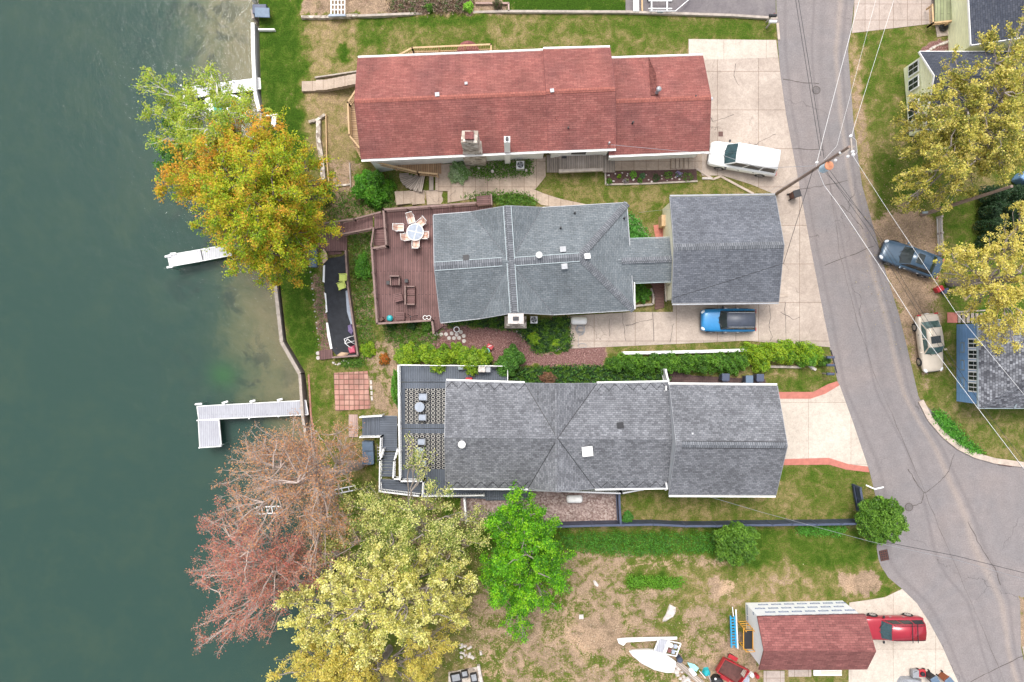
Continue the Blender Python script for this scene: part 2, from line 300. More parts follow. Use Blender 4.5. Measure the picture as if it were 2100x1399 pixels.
# ---------------------------------------------------------------- mesh helpers
OFF = {}
def tag(o, label=None, cat=None, group=None, kind=None):
    for k, v in (('label', label), ('category', cat), ('group', group), ('kind', kind)):
        if v: o[k] = v
    return o
def thing(name, label, cat, loc=(0, 0, 0), rz=0.0, group=None, local=False):
    o = bpy.data.objects.new(name, None); COL.objects.link(o); o.empty_display_size = .3
    o.location = loc; o.rotation_euler = (0, 0, rz); OFF[o] = Vector((0, 0, 0)) if local else Vector(loc)
    return tag(o, label, cat, group)
class MB:
    def __init__(s): s.v = []; s.f = []; s.mi = []; s.uv = []; s.mats = []; s.sm = []
    def m(s, mat):
        if mat not in s.mats: s.mats.append(mat)
        return s.mats.index(mat)
    def poly(s, pts, mat, ud=None, smooth=False):
        pts = [Vector(p) for p in pts]; i = len(s.v); s.v += pts; s.f.append(list(range(i, i+len(pts)))); s.mi.append(s.m(mat)); s.sm.append(smooth)
        n = Vector((0, 0, 0))
        for a in range(len(pts)):
            p, q = pts[a], pts[(a+1) % len(pts)]
            n += Vector(((p.y-q.y)*(p.z+q.z), (p.z-q.z)*(p.x+q.x), (p.x-q.x)*(p.y+q.y)))
        n = n.normalized() if n.length > 1e-9 else Vector((0, 0, 1))
        if ud is not None:
            u = Vector(ud); u = u - n*u.dot(n)
            u = u.normalized() if u.length > .05 else n.orthogonal().normalized()
        elif abs(n.z) > .998: u = Vector((1, 0, 0))
        else: u = Vector((0, 0, 1)).cross(n).normalized()
        w = n.cross(u)
        s.uv += [(p.dot(u), p.dot(w)) for p in pts]
    def prism(s, base, dz, mat, side=None, ud=None, bottom=True):
        base = [Vector(p) for p in base]; A = sum((base[i].x*base[(i+1) % len(base)].y-base[(i+1) % len(base)].x*base[i].y) for i in range(len(base)))
        if A < 0: base = base[::-1]
        if isinstance(dz, (int, float)): dz = Vector((0, 0, dz))
        top = [p+dz for p in base]
        s.poly(top, mat, ud)
        if bottom: s.poly(base[::-1], side or mat, ud)
        for i in range(len(base)):
            j = (i+1) % len(base); s.poly([base[i], base[j], top[j], top[i]], side or mat)
    def box(s, c, size, mat, rz=0.0, ud=None, tilt=None):
        c = Vector(c); hx, hy, hz = [a/2 for a in size]; mt = Matrix.Rotation(rz, 3, 'Z')
        if tilt: mt = mt @ tilt
        P8 = [c+mt @ Vector((x*hx, y*hy, z*hz)) for z in (-1, 1) for x, y in ((-1, -1), (1, -1), (1, 1), (-1, 1))]
        if ud == 'x': ud = mt @ Vector((1, 0, 0))
        if ud == 'y': ud = mt @ Vector((0, 1, 0))
        for f in ((3, 2, 1, 0), (4, 5, 6, 7), (0, 1, 5, 4), (1, 2, 6, 5), (2, 3, 7, 6), (3, 0, 4, 7)): s.poly([P8[i] for i in f], mat, ud)
    def bar(s, a, b, w, h, mat, up=(0, 0, 1)):
        a, b = Vector(a), Vector(b); d = b-a; L = d.length
        if L < 1e-6: return
        d /= L; r = d.cross(Vector(up))
        if r.length < 1e-4: r = d.cross(Vector((1, 0, 0)))
        r.normalize(); u = r.cross(d)
        q = [(-1, -1), (1, -1), (1, 1), (-1, 1)]; A = [a+r*x*w/2+u*y*h/2 for x, y in q]; B = [b+r*x*w/2+u*y*h/2 for x, y in q]
        s.poly(A, mat, d); s.poly(B[::-1], mat, d)
        for i in range(4): j = (i+1) % 4; s.poly([A[j], A[i], B[i], B[j]], mat, d)
    def tube(s, pts, rad, mat, n=6, cap=True):
        pts = [Vector(p) for p in pts]; rad = rad if isinstance(rad, (list, tuple)) else [rad]*len(pts); rings = []
        ref = Vector((0.13, .21, 1)).normalized()
        for i, p in enumerate(pts):
            d = (pts[min(i+1, len(pts)-1)]-pts[max(i-1, 0)]).normalized(); a = d.cross(ref)
            if a.length < .15: a = d.cross(Vector((1, .2, 0)))
            a.normalize(); b = d.cross(a)
            rings.append([p+(a*math.cos(2*math.pi*k/n)+b*math.sin(2*math.pi*k/n))*rad[i] for k in range(n)])
        for i in range(len(pts)-1):
            for k in range(n):
                l = (k+1) % n; s.poly([rings[i][k], rings[i][l], rings[i+1][l], rings[i+1][k]], mat, None, n > 4)
        if cap: s.poly(rings[0][::-1], mat); s.poly(rings[-1], mat)
    def lathe(s, c, prof, mat, n=16, sx=1.0, sy=1.0, rz=0.0):
        c = Vector(c); rings = [[c+Vector((r*sx*math.cos(rz)*math.cos(2*math.pi*k/n)-r*sy*math.sin(rz)*math.sin(2*math.pi*k/n), r*sx*math.sin(rz)*math.cos(2*math.pi*k/n)+r*sy*math.cos(rz)*math.sin(2*math.pi*k/n), z)) for k in range(n)] for r, z in prof]
        for i in range(len(prof)-1):
            for k in range(n): l = (k+1) % n; s.poly([rings[i][k], rings[i][l], rings[i+1][l], rings[i+1][k]], mat, None, True)
        if prof[0][0] > 1e-4: s.poly(rings[0][::-1], mat)
        if prof[-1][0] > 1e-4: s.poly(rings[-1], mat)
    def build(s, name, parent=None, **kw):
        me = bpy.data.meshes.new(name); off = OFF.get(parent, Vector((0, 0, 0))) if parent else Vector((0, 0, 0))
        me.from_pydata([tuple(v-off) for v in s.v], [], s.f)
        for m in s.mats: me.materials.append(m)
        me.polygons.foreach_set('material_index', s.mi); me.polygons.foreach_set('use_smooth', s.sm)
        ul = me.uv_layers.new(name='UVMap'); ul.data.foreach_set('uv', [c for p in s.uv for c in p])
        me.update()
        if kw.get('bevel') or kw.get('merge'):
            import bmesh
            bm = bmesh.new(); bm.from_mesh(me); bmesh.ops.remove_doubles(bm, verts=bm.verts, dist=1e-4); bm.to_mesh(me); bm.free()
        o = bpy.data.objects.new(name, me); COL.objects.link(o)
        if parent: o.parent = parent; OFF[o] = off
        if kw.get('bevel'):
            bv = o.modifiers.new('b', 'BEVEL'); bv.width = kw['bevel']; bv.segments = 2; bv.limit_method = 'ANGLE'
        return o
def one(name, mb, label, cat, group=None, kind=None, **kw): return tag(mb.build(name, **kw), label, cat, group, kind)
def copy_tree(o, parent=None):
    c = o.copy(); COL.objects.link(c)
    if parent: c.parent = parent
    OFF[c] = OFF.get(o, Vector((0, 0, 0)))
    for ch in [x for x in o.children]: copy_tree(ch, c)
    return c
def np_mesh(name, V, F, mat, parent=None, col=None):
    me = bpy.data.meshes.new(name); k = F.shape[1]; off = OFF.get(parent, Vector((0, 0, 0))) if parent else Vector((0, 0, 0))
    V = V-np.array(off)
    me.vertices.add(len(V)); me.vertices.foreach_set('co', V.astype(np.float32).ravel())
    me.loops.add(F.size); me.loops.foreach_set('vertex_index', F.astype(np.int32).ravel())
    me.polygons.add(len(F)); me.polygons.foreach_set('loop_start', np.arange(0, F.size, k, dtype=np.int32)); me.polygons.foreach_set('loop_total', np.full(len(F), k, dtype=np.int32))
    me.update(calc_edges=True); me.materials.append(mat)
    if col is not None:
        a = me.color_attributes.new(col[0], 'FLOAT_COLOR', 'POINT'); c4 = np.ones((len(V), 4), np.float32); c4[:, :3] = col[1]; a.data.foreach_set('color', c4.ravel())
    o = bpy.data.objects.new(name, me); COL.objects.link(o)
    if parent: o.parent = parent; OFF[o] = off
    return o
def leaf_np(C, size, colr, bias=.8, asp=.55):
    n = len(C); N = RNG.normal(size=(n, 3)); N[:, 2] = np.abs(N[:, 2])+bias; N /= np.linalg.norm(N, axis=1)[:, None]
    t = np.cross(N, RNG.normal(size=(n, 3))); t /= np.linalg.norm(t, axis=1)[:, None]; b = np.cross(N, t)
    s = (size*RNG.uniform(.6, 1.3, n))[:, None]
    V = np.stack([C-t*s*.5, C+b*s*asp*.5-t*s*.05, C+t*s*.5, C-b*s*asp*.5-t*s*.05], 1).reshape(-1, 3)
    return V, np.arange(n*4).reshape(n, 4), np.repeat(colr, 4, 0)
def pick(pal, n, jit=.15, idx=None):
    pal = np.array(pal); i = RNG.integers(0, len(pal), n) if idx is None else idx
    return np.clip(pal[i]*RNG.uniform(1-jit, 1+jit, (n, 1))*RNG.uniform(.94, 1.06, (n, 3)), 0, 1)
def rot2(x, y, a): return x*math.cos(a)-y*math.sin(a), x*math.sin(a)+y*math.cos(a)
# shrubs and leafy beds -------------------------------------------------------
def lump_leaves(c, rx, ry, rz, n, size, pal, lumps=9, spiky=0.0):
    U = RNG.normal(size=(n, 3)); U /= np.linalg.norm(U, axis=1)[:, None]; U[:, 2] = np.abs(U[:, 2])
    L = RNG.normal(size=(lumps, 3)); L /= np.linalg.norm(L, axis=1)[:, None]; L[:, 2] = np.abs(L[:, 2])
    k = np.max(np.clip((U@L.T-.72)/.28, 0, 1), axis=1); rad = (.62+.48*k)*RNG.uniform(.55, 1.06, n)**.6*(1+.12*np.sin(U[:, 0]*9+U[:, 1]*7))
    C = U*rad[:, None]*np.array([rx, ry, rz])+np.array(c)
    li = np.argmax(U@L.T, axis=1) % len(pal); idx = np.where(RNG.random(n) < .55, li, RNG.integers(0, len(pal), n))
    return leaf_np(C, size, pick(pal, n, .2, idx))
GREEN = [(.075, .18, .012), (.10, .23, .016), (.05, .13, .01), (.13, .26, .025)]
LIME = [(.26, .40, .012), (.18, .33, .012), (.33, .46, .02), (.11, .24, .012)]
DARK = [(.02, .07, .012), (.03, .09, .018), (.045, .12, .02), (.015, .05, .01)]
def shrub(px, py, rpx, h, label, cat='shrub', pal=GREEN, n=None, size=.16, ry=None, name='shrub', group=None, z=None, stem=True):
    b = G(px, py) if z is None else P(px, py, z)
    rx = rpx*S; ry_ = (ry or rpx)*S; k = (HC-b.z-h*.5)/HC*1.0
    b = G(px, py) if z is None else b
    top = P(px, py, b.z+h*.5); base = Vector((top.x, top.y, b.z))
    n = n or int(min(9000, 260*rx*ry_/(size*size)*.09*3+300))
    V, F, c = lump_leaves((base.x, base.y, base.z+h*.12), rx*k, ry_*k, h*.88, n, size, pal)
    t = thing(name, label, cat, base, group=group)
    np_mesh('foliage', V, F, M['leaf'], t, ('tint', c))
    if stem:
        mb = MB()
        for i in range(5):
            a = i*1.3; mb.tube([base, base+Vector((math.cos(a)*rx*.3, math.sin(a)*rx*.3, h*.45)), base+Vector((math.cos(a)*rx*.6, math.sin(a)*ry_*.6, h*.7))], [.035, .025, .01], M['barkb'], 4)
        mb.build('stem', t)
    return t
def bed(poly, n, size, pal, label, cat, name='ground_cover', hgt=.35, z=None):
    xs = [p[0] for p in poly]; ys = [p[1] for p in poly]; pts = []
    while len(pts) < n:
        x = RNG.uniform(min(xs), max(xs), 4000); y = RNG.uniform(min(ys), max(ys), 4000)
        w = inpoly(x, y, poly); x = x+RNG.normal(0, 4.5, x.shape); y = y+RNG.normal(0, 3.5, y.shape)
        pts += list(zip(x[w], y[w]))
    pts = np.array(pts[:n]); q = np.zeros((n, 3)); cl = (np.sin(pts[:, 0]*.23+1.7*np.sin(pts[:, 1]*.19))*np.sin(pts[:, 1]*.27+pts[:, 0]*.05)*.5+.5)
    zz = np.full(n, z if z is not None else 0.0)
    for _ in range(6):
        k = S*(HC-zz)/HC; X = (pts[:, 0]-1050)*k; Y = (699.5-pts[:, 1])*k
        if z is None: zz = T(X, Y)
    q[:, 0] = X; q[:, 1] = Y; q[:, 2] = zz+RNG.uniform(.02, 1, n)*hgt*(.3+.7*cl)
    idx = np.clip((cl*len(pal)+RNG.normal(0, .8, n)).astype(int), 0, len(pal)-1)
    V, F, c = leaf_np(q, size, pick(pal, n, .2, idx), .9)
    o = np_mesh(name, V, F, M['leaf'], None, ('tint', c)); return tag(o, label, cat, None, 'stuff')
def inpoly(x, y, poly):
    x = np.asarray(x, float); y = np.asarray(y, float); c = np.zeros(x.shape, bool); n = len(poly)
    for i in range(n):
        x0, y0 = poly[i]; x1, y1 = poly[(i+1) % n]
        if y0 == y1: continue
        w = ((y0 > y) != (y1 > y)) & (x < (x1-x0)*(y-y0)/(y1-y0)+x0); c ^= w
    return c
def sdist(x, y, poly):
    d = np.full(x.shape, 1e9); n = len(poly)
    for i in range(n):
        x0, y0 = poly[i]; x1, y1 = poly[(i+1) % n]; dx, dy = x1-x0, y1-y0; L = dx*dx+dy*dy+1e-9
        t = np.clip(((x-x0)*dx+(y-y0)*dy)/L, 0, 1); d = np.minimum(d, np.hypot(x-x0-t*dx, y-y0-t*dy))
    return np.where(inpoly(x, y, poly), d, -d)
# trees ----------------------------------------------------------------------
def np_tubes(paths, n):
    Vs, Fs, o = [], [], 0
    for pts, r0, r1 in paths:
        pts = np.asarray(pts); m = len(pts); d = np.gradient(pts, axis=0); d /= np.linalg.norm(d, axis=1)[:, None]+1e-9
        a = np.cross(d, np.array([.31, .17, .93])); a /= np.linalg.norm(a, axis=1)[:, None]+1e-9; b = np.cross(d, a)
        r = np.linspace(r0, r1, m)[:, None, None]; th = np.arange(n)*2*math.pi/n
        ring = pts[:, None, :]+r*(a[:, None, :]*np.cos(th)[None, :, None]+b[:, None, :]*np.sin(th)[None, :, None])
        Vs.append(ring.reshape(-1, 3)); i = np.arange(m-1)[:, None]*n; k = np.arange(n)[None, :]; l = (k+1) % n
        Fs.append(np.stack([i+k, i+l, i+n+l, i+n+k], -1).reshape(-1, 4)+o); o += m*n
    return np.concatenate(Vs), np.concatenate(Fs)
def curve(a, b, bow, m=6, wob=.04):
    t = np.linspace(0, 1, m)[:, None]; L = np.linalg.norm(b-a); q = a*(1-t)+b*t+np.sin(t*math.pi)*bow+RNG.normal(0, wob*L, (m, 3))*np.sin(t*math.pi); return q
def tree(name, label, base, lobes, pal, nleaf, size, bark='bark', fork=2.5, tr=.25, sig=.16, nsec=9, ntw=9, trans=None, colfn=None, cat='tree', flat=.75, group=None, basez=None, twigr=.012, wob=.05):
    b0 = np.array(G(*base) if basez is None else P(base[0], base[1], basez))
    Ls = [(np.array(P(x, y, z)), r) for x, y, z, r in lobes]; cm = sum(c for c, r in Ls)/len(Ls)
    f = b0+np.array([(cm[0]-b0[0])*.22, (cm[1]-b0[1])*.22, fork]); top = f+np.array([(cm[0]-f[0])*.5, (cm[1]-f[1])*.5, max(1.0, (cm[2]-f[2])*.8)])
    trunk = [(curve(b0-np.array([0, 0, .3]), f, np.zeros(3), 5, .02), tr*1.25, tr*.9), (curve(f, top, np.zeros(3), 5, .03), tr*.9, tr*.4)]
    big, small, LC, LT = trunk, [], [], []; tot = sum(r*r for c, r in Ls)
    for c, r in Ls:
        st = f+(top-f)*RNG.uniform(0, .8); bow = np.array([0, 0, .12*np.linalg.norm(c-st)*RNG.uniform(-.6, 1)])
        limb = curve(st, c, bow, 8, .03); r0 = tr*.28*(.6+.25*r); big.append((limb, r0, .035))
        ns = max(5, int(nsec*(r/2.5)**1.5)); nl = max(1, int(nleaf*r*r/tot/ns/ntw))
        for i in range(ns):
            u = RNG.normal(size=3); u /= np.linalg.norm(u); u[2] = u[2]*flat+.12; e = c+u*r*RNG.uniform(.72, 1.12)
            s = limb[RNG.integers(3, 8)]; sec = curve(s, e, np.array([0, 0, .06*r]), 6, wob); big.append((sec, .035+.008*r, .012)); dirn = (e-s)/(np.linalg.norm(e-s)+1e-6)
            for j in range(ntw):
                q = sec[RNG.integers(2, 6)]; v = RNG.normal(size=3)*.8+dirn*.9+np.array([0, 0, .15]); v /= np.linalg.norm(v); L = r*RNG.uniform(.18, .42)
                e2 = q+v*L; tw = curve(q, e2, np.zeros(3), 4, .06); small.append((tw, twigr, twigr*.4))
                t = RNG.uniform(.25, 1.08, nl)[:, None]; pc = q*(1-t)+e2*t+RNG.normal(0, sig, (nl, 3)); LC.append(pc); LT.append(np.full(nl, RNG.random()))
    C = np.concatenate(LC); tw = np.concatenate(LT); n = len(C)
    idx = colfn(C, tw, n) if colfn else np.where(RNG.random(n) < .6, (tw*len(pal)).astype(int), RNG.integers(0, len(pal), n))
    col = pick(pal, n, .2, np.clip(idx, 0, len(pal)-1))
    t = thing(name, label, cat, Vector(b0), group=group)
    V, F, c4 = leaf_np(C, size, col, .55); np_mesh('crown', V, F, M['leaf'], t, ('tint', c4))
    V, F = np_tubes(big, 6); V2, F2 = np_tubes(small, 3)
    tk = np_mesh('trunk', np.concatenate([V, V2]), np.concatenate([F, F2+len(V)]), M[bark], t)
    tk.data.polygons.foreach_set('use_smooth', np.ones(len(tk.data.polygons), bool))
    return t
# ---------------------------------------------------------------- ground, lake
def axis(a, b, s, far, k=14):
    m = np.arange(a, b+s*.5, s); e = np.geomspace(1, far, k)
    return np.concatenate([a-e[::-1]-s+1-.5, m, b+e+s-1+.5])
YS = axis(-30, 30, .22, 60)
def regions():
    L = []
    def a(poly, r=None, g=None, b=None, f=8): L.append((poly, (r, g, b), f))
    a([(500, -400), (640, -400), (640, 330), (540, 330)], 1, .95, 0, 22)
    a([(618, 30), (735, 38), (735, 160), (640, 158), (620, 90)], 1, .28, 0, 20)
    a([(690, 95), (705, 90), (722, 125), (712, 130)], 1, 1, 0, 5)
    a([(735, 30), (1592, 30), (1592, 90), (1410, 100), (735, 120)], 1, .52, 0, 10)
    a([(735, 30), (1000, 28), (1000, 48), (735, 62)], 1, .8, 0, 8)
    a([(735, 60), (780, 50), (790, 80), (735, 110)], 1, .85, 0, 15)
    a([(1230, 30), (1592, 40), (1592, 78), (1380, 78), (1240, 60)], 1, .68, 0, 16)
    a([(1040, -300), (1283, -300), (1283, 24), (1010, 24)], 1, 1.15, 0, 4)
    a([(620, -300), (1040, -300), (1035, 28), (620, 30)], .25, .3, .35, 6)
    a([(790, -10), (970, -10), (960, 28), (790, 28)], .6, .05, .2, 6)
    a([(620, 165), (735, 185), (730, 330), (680, 430), (660, 330), (625, 300)], .95, .26, 0, 15)
    a([(670, 330), (740, 325), (735, 420), (680, 440)], .35, .35, .1, 18)
    a([(670, 390), (820, 390), (820, 450), (690, 470)], .45, .55, 0, 12)
    a([(1100, 352), (1440, 375), (1490, 365), (1595, 405), (1380, 470), (1300, 470), (1180, 425), (1100, 395)], 1, .47, 0, 6)
    a([(712, 480), (790, 480), (772, 670), (740, 740), (725, 680)], .62, .5, .25, 12)
    a([(570, 540), (640, 540), (660, 735), (625, 750), (590, 700)], 1, .86, 0, 12)
    a([(612, 735), (700, 730), (700, 1010), (660, 1010), (630, 830)], .95, .55, 0, 14)
    a([(640, 560), (662, 560), (680, 720), (655, 722)], .35, .3, .55, 4)
    a([(740, 720), (815, 665), (830, 760), (815, 870), (760, 850)], .45, .4, .1, 14)
    a([(700, 880), (760, 900), (740, 960), (690, 960)], .9, .3, .0, 14)
    a([(855, 665), (960, 672), (1240, 680), (1240, 755), (960, 740), (860, 700)], 0, 0, 1.1, 10)
    a([(1078, 660), (1165, 655), (1170, 720), (1110, 730), (1075, 700)], .9, .85, 0, 6)
    a([(820, 655), (905, 670), (860, 700), (820, 700)], .7, .7, .2, 8)
    a([(1250, 708), (1530, 700), (1530, 722), (1250, 730)], .9, .42, .1, 5)
    a([(1568, 750), (1722, 755), (1725, 812), (1580, 810)], 1, .58, 0, 5)
    a([(1590, 955), (1790, 955), (1800, 1080), (1590, 1085)], 1, .55, 0, 5)
    a([(1270, 1008), (1600, 1008), (1760, 1060), (1760, 1080), (1270, 1080)], 1, .46, 0, 8)
    a([(1390, 1290), (1460, 1256), (1472, 1262), (1400, 1300)], 1, .9, 0, 4); a([(1400, 1322), (1440, 1290), (1450, 1296), (1410, 1328)], 1, .9, 0, 4); a([(1372, 1215), (1430, 1200), (1434, 1208), (1375, 1225)], 1, .8, 0, 5); a([(1320, 1262), (1350, 1232), (1358, 1238), (1326, 1270)], 1, .7, 0, 5)
    a([(640, 1010), (1000, 1010), (1000, 1100), (640, 1500)], .55, .55, .1, 20)
    a([(960, 1088), (1760, 1088), (1800, 1140), (1500, 1150), (1150, 1150), (960, 1130)], 1, .92, 0, 10)
    a([(1140, 1130), (1500, 1140), (1500, 1170), (1150, 1180)], .5, .4, 0, 14)
    a([(1500, 1090), (1805, 1100), (1800, 1170), (1500, 1165)], 1, .72, 0, 12)
    a([(1000, 1150), (1100, 1200), (1180, 1165), (1300, 1170), (1400, 1160), (1480, 1175), (1500, 1300), (1540, 1500), (960, 1500), (940, 1250)], .47, .40, 0, 34)
    a([(1285, 1180), (1405, 1182), (1400, 1206), (1290, 1204)], 1, 1.1, 0, 8)
    a([(1380, 1165), (1780, 1165), (1800, 1235), (1530, 1240), (1400, 1260)], .72, .36, 0, 14)
    a([(1780, 1150), (1845, 1205), (1800, 1235), (1780, 1230)], 1, .75, 0, 10)
    a([(1400, 1240), (1480, 1240), (1480, 1330), (1400, 1330)], .55, .45, 0, 14)
    a([(1720, 1180), (1800, 1172), (1808, 1215), (1730, 1220)], .05, .2, 0, 9)
    a([(1455, 1188), (1500, 1190), (1500, 1222), (1458, 1222)], .1, .2, 0, 9)
    a([(1160, 1290), (1260, 1270), (1280, 1330), (1180, 1335)], .08, .2, 0, 16)
    a([(1350, 1220), (1400, 1225), (1395, 1300), (1350, 1300)], .8, .55, 0, 14)
    a([(1500, 1300), (1560, 1300), (1560, 1500), (1350, 1500), (1440, 1370)], .25, .2, .3, 10)
    a([(1736, 40), (1900, 20), (1990, 40), (1990, 300), (1860, 480), (1780, 440)], .92, .58, 0, 8)
    a([(1736, 70), (1756, 70), (1800, 480), (1775, 480)], .5, .1, 0, 7)
    a([(1785, 450), (1860, 415), (1915, 450), (1935, 520), (1920, 640), (1950, 760), (1900, 800), (1840, 650)], .14, .18, 0, 24)
    a([(1925, 395), (2012, 390), (2010, 580), (1930, 560)], .95, .62, 0, 12)
    a([(1925, 580), (2300, 560), (2300, 660), (1960, 660)], .9, .75, 0, 10)
    a([(1940, 640), (1970, 650), (1970, 830), (1890, 830), (1905, 770)], .95, .62, 0, 8)
    a([(1900, 825), (2300, 825), (2300, 960), (1960, 940)], .95, .5, 0, 8)
    a([(1895, 96), (1950, 72), (1955, 98), (1890, 135)], .2, .1, .9, 3)
    a([(2088, 1225), (2300, 1225), (2300, 1325), (2090, 1325)], .3, .1, .3, 3)
    return L
def make_ground():
    U = np.concatenate([np.arange(0, 60, .22), 60+np.geomspace(.5, 70, 14)])
    y, u = np.meshgrid(YS, U, indexing='ij'); x = shore(y)+u; z = T(x, y)
    k = S*(HC-z)/HC; px = x/k+1050; py = 699.5-y/k
    reg = np.zeros(x.shape+(3,)); reg[..., 0] = 1; reg[..., 1] = .45
    wx = 4*np.sin(py*.13+2*np.sin(px*.05))+2.5*np.sin(py*.31+px*.11); wy = 4*np.sin(px*.12+2*np.sin(py*.06))+2.5*np.sin(px*.29-py*.13); px = px+wx; py = py+wy
    for poly, vals, f in regions():
        xs = [p[0] for p in poly]; ys = [p[1] for p in poly]
        w = (px > min(xs)-f) & (px < max(xs)+f) & (py > min(ys)-f) & (py < max(ys)+f)
        if not w.any(): continue
        s = sstep(-f, f, sdist(px[w], py[w], poly))
        for c, v in enumerate(vals):
            if v is not None: q = reg[..., c]; q[w] = q[w]*(1-s)+v*s
    z = z+np.random.default_rng(3).normal(0, .012, z.shape)*(px < 1200)
    ny, nx = x.shape; i = np.arange(ny*nx).reshape(ny, nx)
    F = np.stack([i[:-1, :-1], i[:-1, 1:], i[1:, 1:], i[1:, :-1]], -1).reshape(-1, 4)
    o = np_mesh('ground', np.stack([x, y, z], -1).reshape(-1, 3), F, M['ground'], None, ('reg', reg.reshape(-1, 3))); tag(o, kind='structure')
    o.data.polygons.foreach_set('use_smooth', np.ones(len(F), bool))
    # lake bed: sand by the wall, falling away to deep water
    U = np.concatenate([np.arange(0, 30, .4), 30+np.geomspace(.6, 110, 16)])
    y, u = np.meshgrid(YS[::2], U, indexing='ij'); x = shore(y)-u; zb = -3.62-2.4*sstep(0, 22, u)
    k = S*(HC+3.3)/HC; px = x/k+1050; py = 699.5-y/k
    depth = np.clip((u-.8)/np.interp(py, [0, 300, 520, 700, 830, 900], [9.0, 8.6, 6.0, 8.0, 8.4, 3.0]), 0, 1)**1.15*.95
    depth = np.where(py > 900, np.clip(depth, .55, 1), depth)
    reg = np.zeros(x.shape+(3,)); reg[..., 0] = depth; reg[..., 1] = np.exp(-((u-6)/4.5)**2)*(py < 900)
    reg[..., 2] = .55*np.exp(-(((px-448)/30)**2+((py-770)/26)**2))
    ny, nx = x.shape; i = np.arange(ny*nx).reshape(ny, nx)
    F = np.stack([i[:-1, :-1], i[1:, :-1], i[1:, 1:], i[:-1, 1:]], -1).reshape(-1, 4)
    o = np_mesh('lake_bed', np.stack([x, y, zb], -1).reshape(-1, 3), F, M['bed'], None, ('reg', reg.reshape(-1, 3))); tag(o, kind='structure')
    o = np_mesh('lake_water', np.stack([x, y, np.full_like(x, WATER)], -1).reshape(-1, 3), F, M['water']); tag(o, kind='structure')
make_ground()
def slab(name, poly, mat, z=0.03, th=.10, ud=None, kind='structure', follow=False, **k):
    mb = MB(); pts = [(G(x, y, z) if follow else P(x, y, z)) for x, y in poly]
    mb.prism([p-Vector((0, 0, th)) for p in pts], th, M[mat], ud=ud, bottom=False); return tag(mb.build(name), kind=kind, **k)
WE = [(1590, -400), (1592, 0), (1593, 60), (1600, 150), (1612, 235), (1625, 305), (1642, 395), (1662, 505), (1690, 650), (1703, 720), (1722, 800), (1750, 870), (1783, 965), (1796, 1020), (1799, 1080), (1798, 1125), (1803, 1155), (1822, 1185), (1850, 1208), (1880, 1237), (1905, 1275), (1932, 1325), (1965, 1399), (2100, 1700)]
EE = [(1752, -400), (1752, 0), (1746, 60), (1739, 100), (1745, 180), (1752, 270), (1768, 380), (1795, 480), (1820, 570), (1845, 650), (1868, 745), (1884, 815), (1912, 865), (1955, 925), (1990, 1000), (2020, 1060), (2060, 1160), (2092, 1230), (2094, 1330), (2110, 1399), (2260, 1700)]
def resamp(L, n, s0=0.0):
    a = np.array(L, float); d = np.r_[0, np.cumsum(np.hypot(*np.diff(a, axis=0).T))]; t = np.linspace(0, d[-1], n); return np.stack([np.interp(t, d, a[:, 0]), np.interp(t, d, a[:, 1])], 1)
def byY(L, ys): a = np.array(L, float); return np.interp(ys, a[:, 1], a[:, 0])
def make_road():
    ys = np.arange(-400, 1701, 12.0); a = byY(WE, ys); b = byY(EE, ys); nu = 9; k = S*(HC-.01)/HC
    V, F, UV = [], [], []
    for i, y in enumerate(ys):
        for j in range(nu):
            t = j/(nu-1); V.append((((a[i]*(1-t)+b[i]*t)-1050)*k, (699.5-y)*k, .01)); UV.append((t, (699.5-y)*k))
    for i in range(len(ys)-1):
        for j in range(nu-1): q = i*nu+j; F.append((q+nu, q+nu+1, q+1, q))
    me = bpy.data.meshes.new('road'); me.from_pydata(V, [], F); ul = me.uv_layers.new(name='UVMap')
    for l in me.loops: ul.data[l.index].uv = UV[l.vertex_index]
    me.materials.append(M['road']); o = bpy.data.objects.new('road', me); COL.objects.link(o); tag(o, kind='structure')
    mb = MB(); mb.poly([P(x, y, .006) for x, y in [(1880, 812), (1930, 862), (1975, 905), (2020, 935), (2100, 955), (2400, 985), (2400, 1200), (2095, 1225), (2040, 1200), (1950, 1000)][::-1]], M['road']); tag(mb.build('side_road'), kind='structure')
make_road()
slab('driveway', [(1412, 80), (1592, 82), (1600, 150), (1612, 235), (1625, 305), (1642, 395), (1662, 505), (1690, 650), (1703, 712), (1530, 699), (1171, 715), (1166, 648), (1300, 640), (1380, 640), (1380, 560), (1590, 560), (1592, 400), (1540, 378), (1482, 360), (1440, 360), (1425, 318), (1425, 200), (1412, 120)], 'conc')
slab('driveway', [(1412.5, 80.5), (1591, 82.5), (1596, 118), (1442, 123), (1413, 123)], 'conc_new', .038)
slab('driveway', [(1600, 818), (1662, 818), (1692, 808), (1722, 790), (1750, 868), (1780, 957), (1740, 952), (1700, 939), (1590, 942), (1590, 818)], 'conc_new', .025)
slab('red_border', [(1568, 804), (1668, 804), (1698, 788), (1717, 782), (1722, 790), (1692, 808), (1662, 818), (1598, 818), (1590, 830), (1568, 830)], 'redconc', .03)
slab('red_border', [(1600, 942), (1700, 939), (1740, 952), (1780, 957), (1783, 969), (1735, 963), (1700, 953), (1600, 954)], 'redconc', .03)
slab('driveway', [(1742, 1236), (1772, 1232), (1815, 1225), (1850, 1208), (1880, 1237), (1905, 1275), (1932, 1325), (1965, 1399), (1990, 1450), (1740, 1450)], 'conc_new', .03)
slab('driveway', [(1754, -300), (1916, -300), (1916, 48), (1747, 68), (1752, 20)], 'conc_pad', .03)
slab('driveway', [(2096, 1326), (2300, 1326), (2300, 1700), (2250, 1700), (2112, 1399)], 'conc', .02)
slab('parking_lot', [(1283, -300), (1590, -300), (1591, 36), (1500, 31), (1283, 25)], 'blacktop', .03)
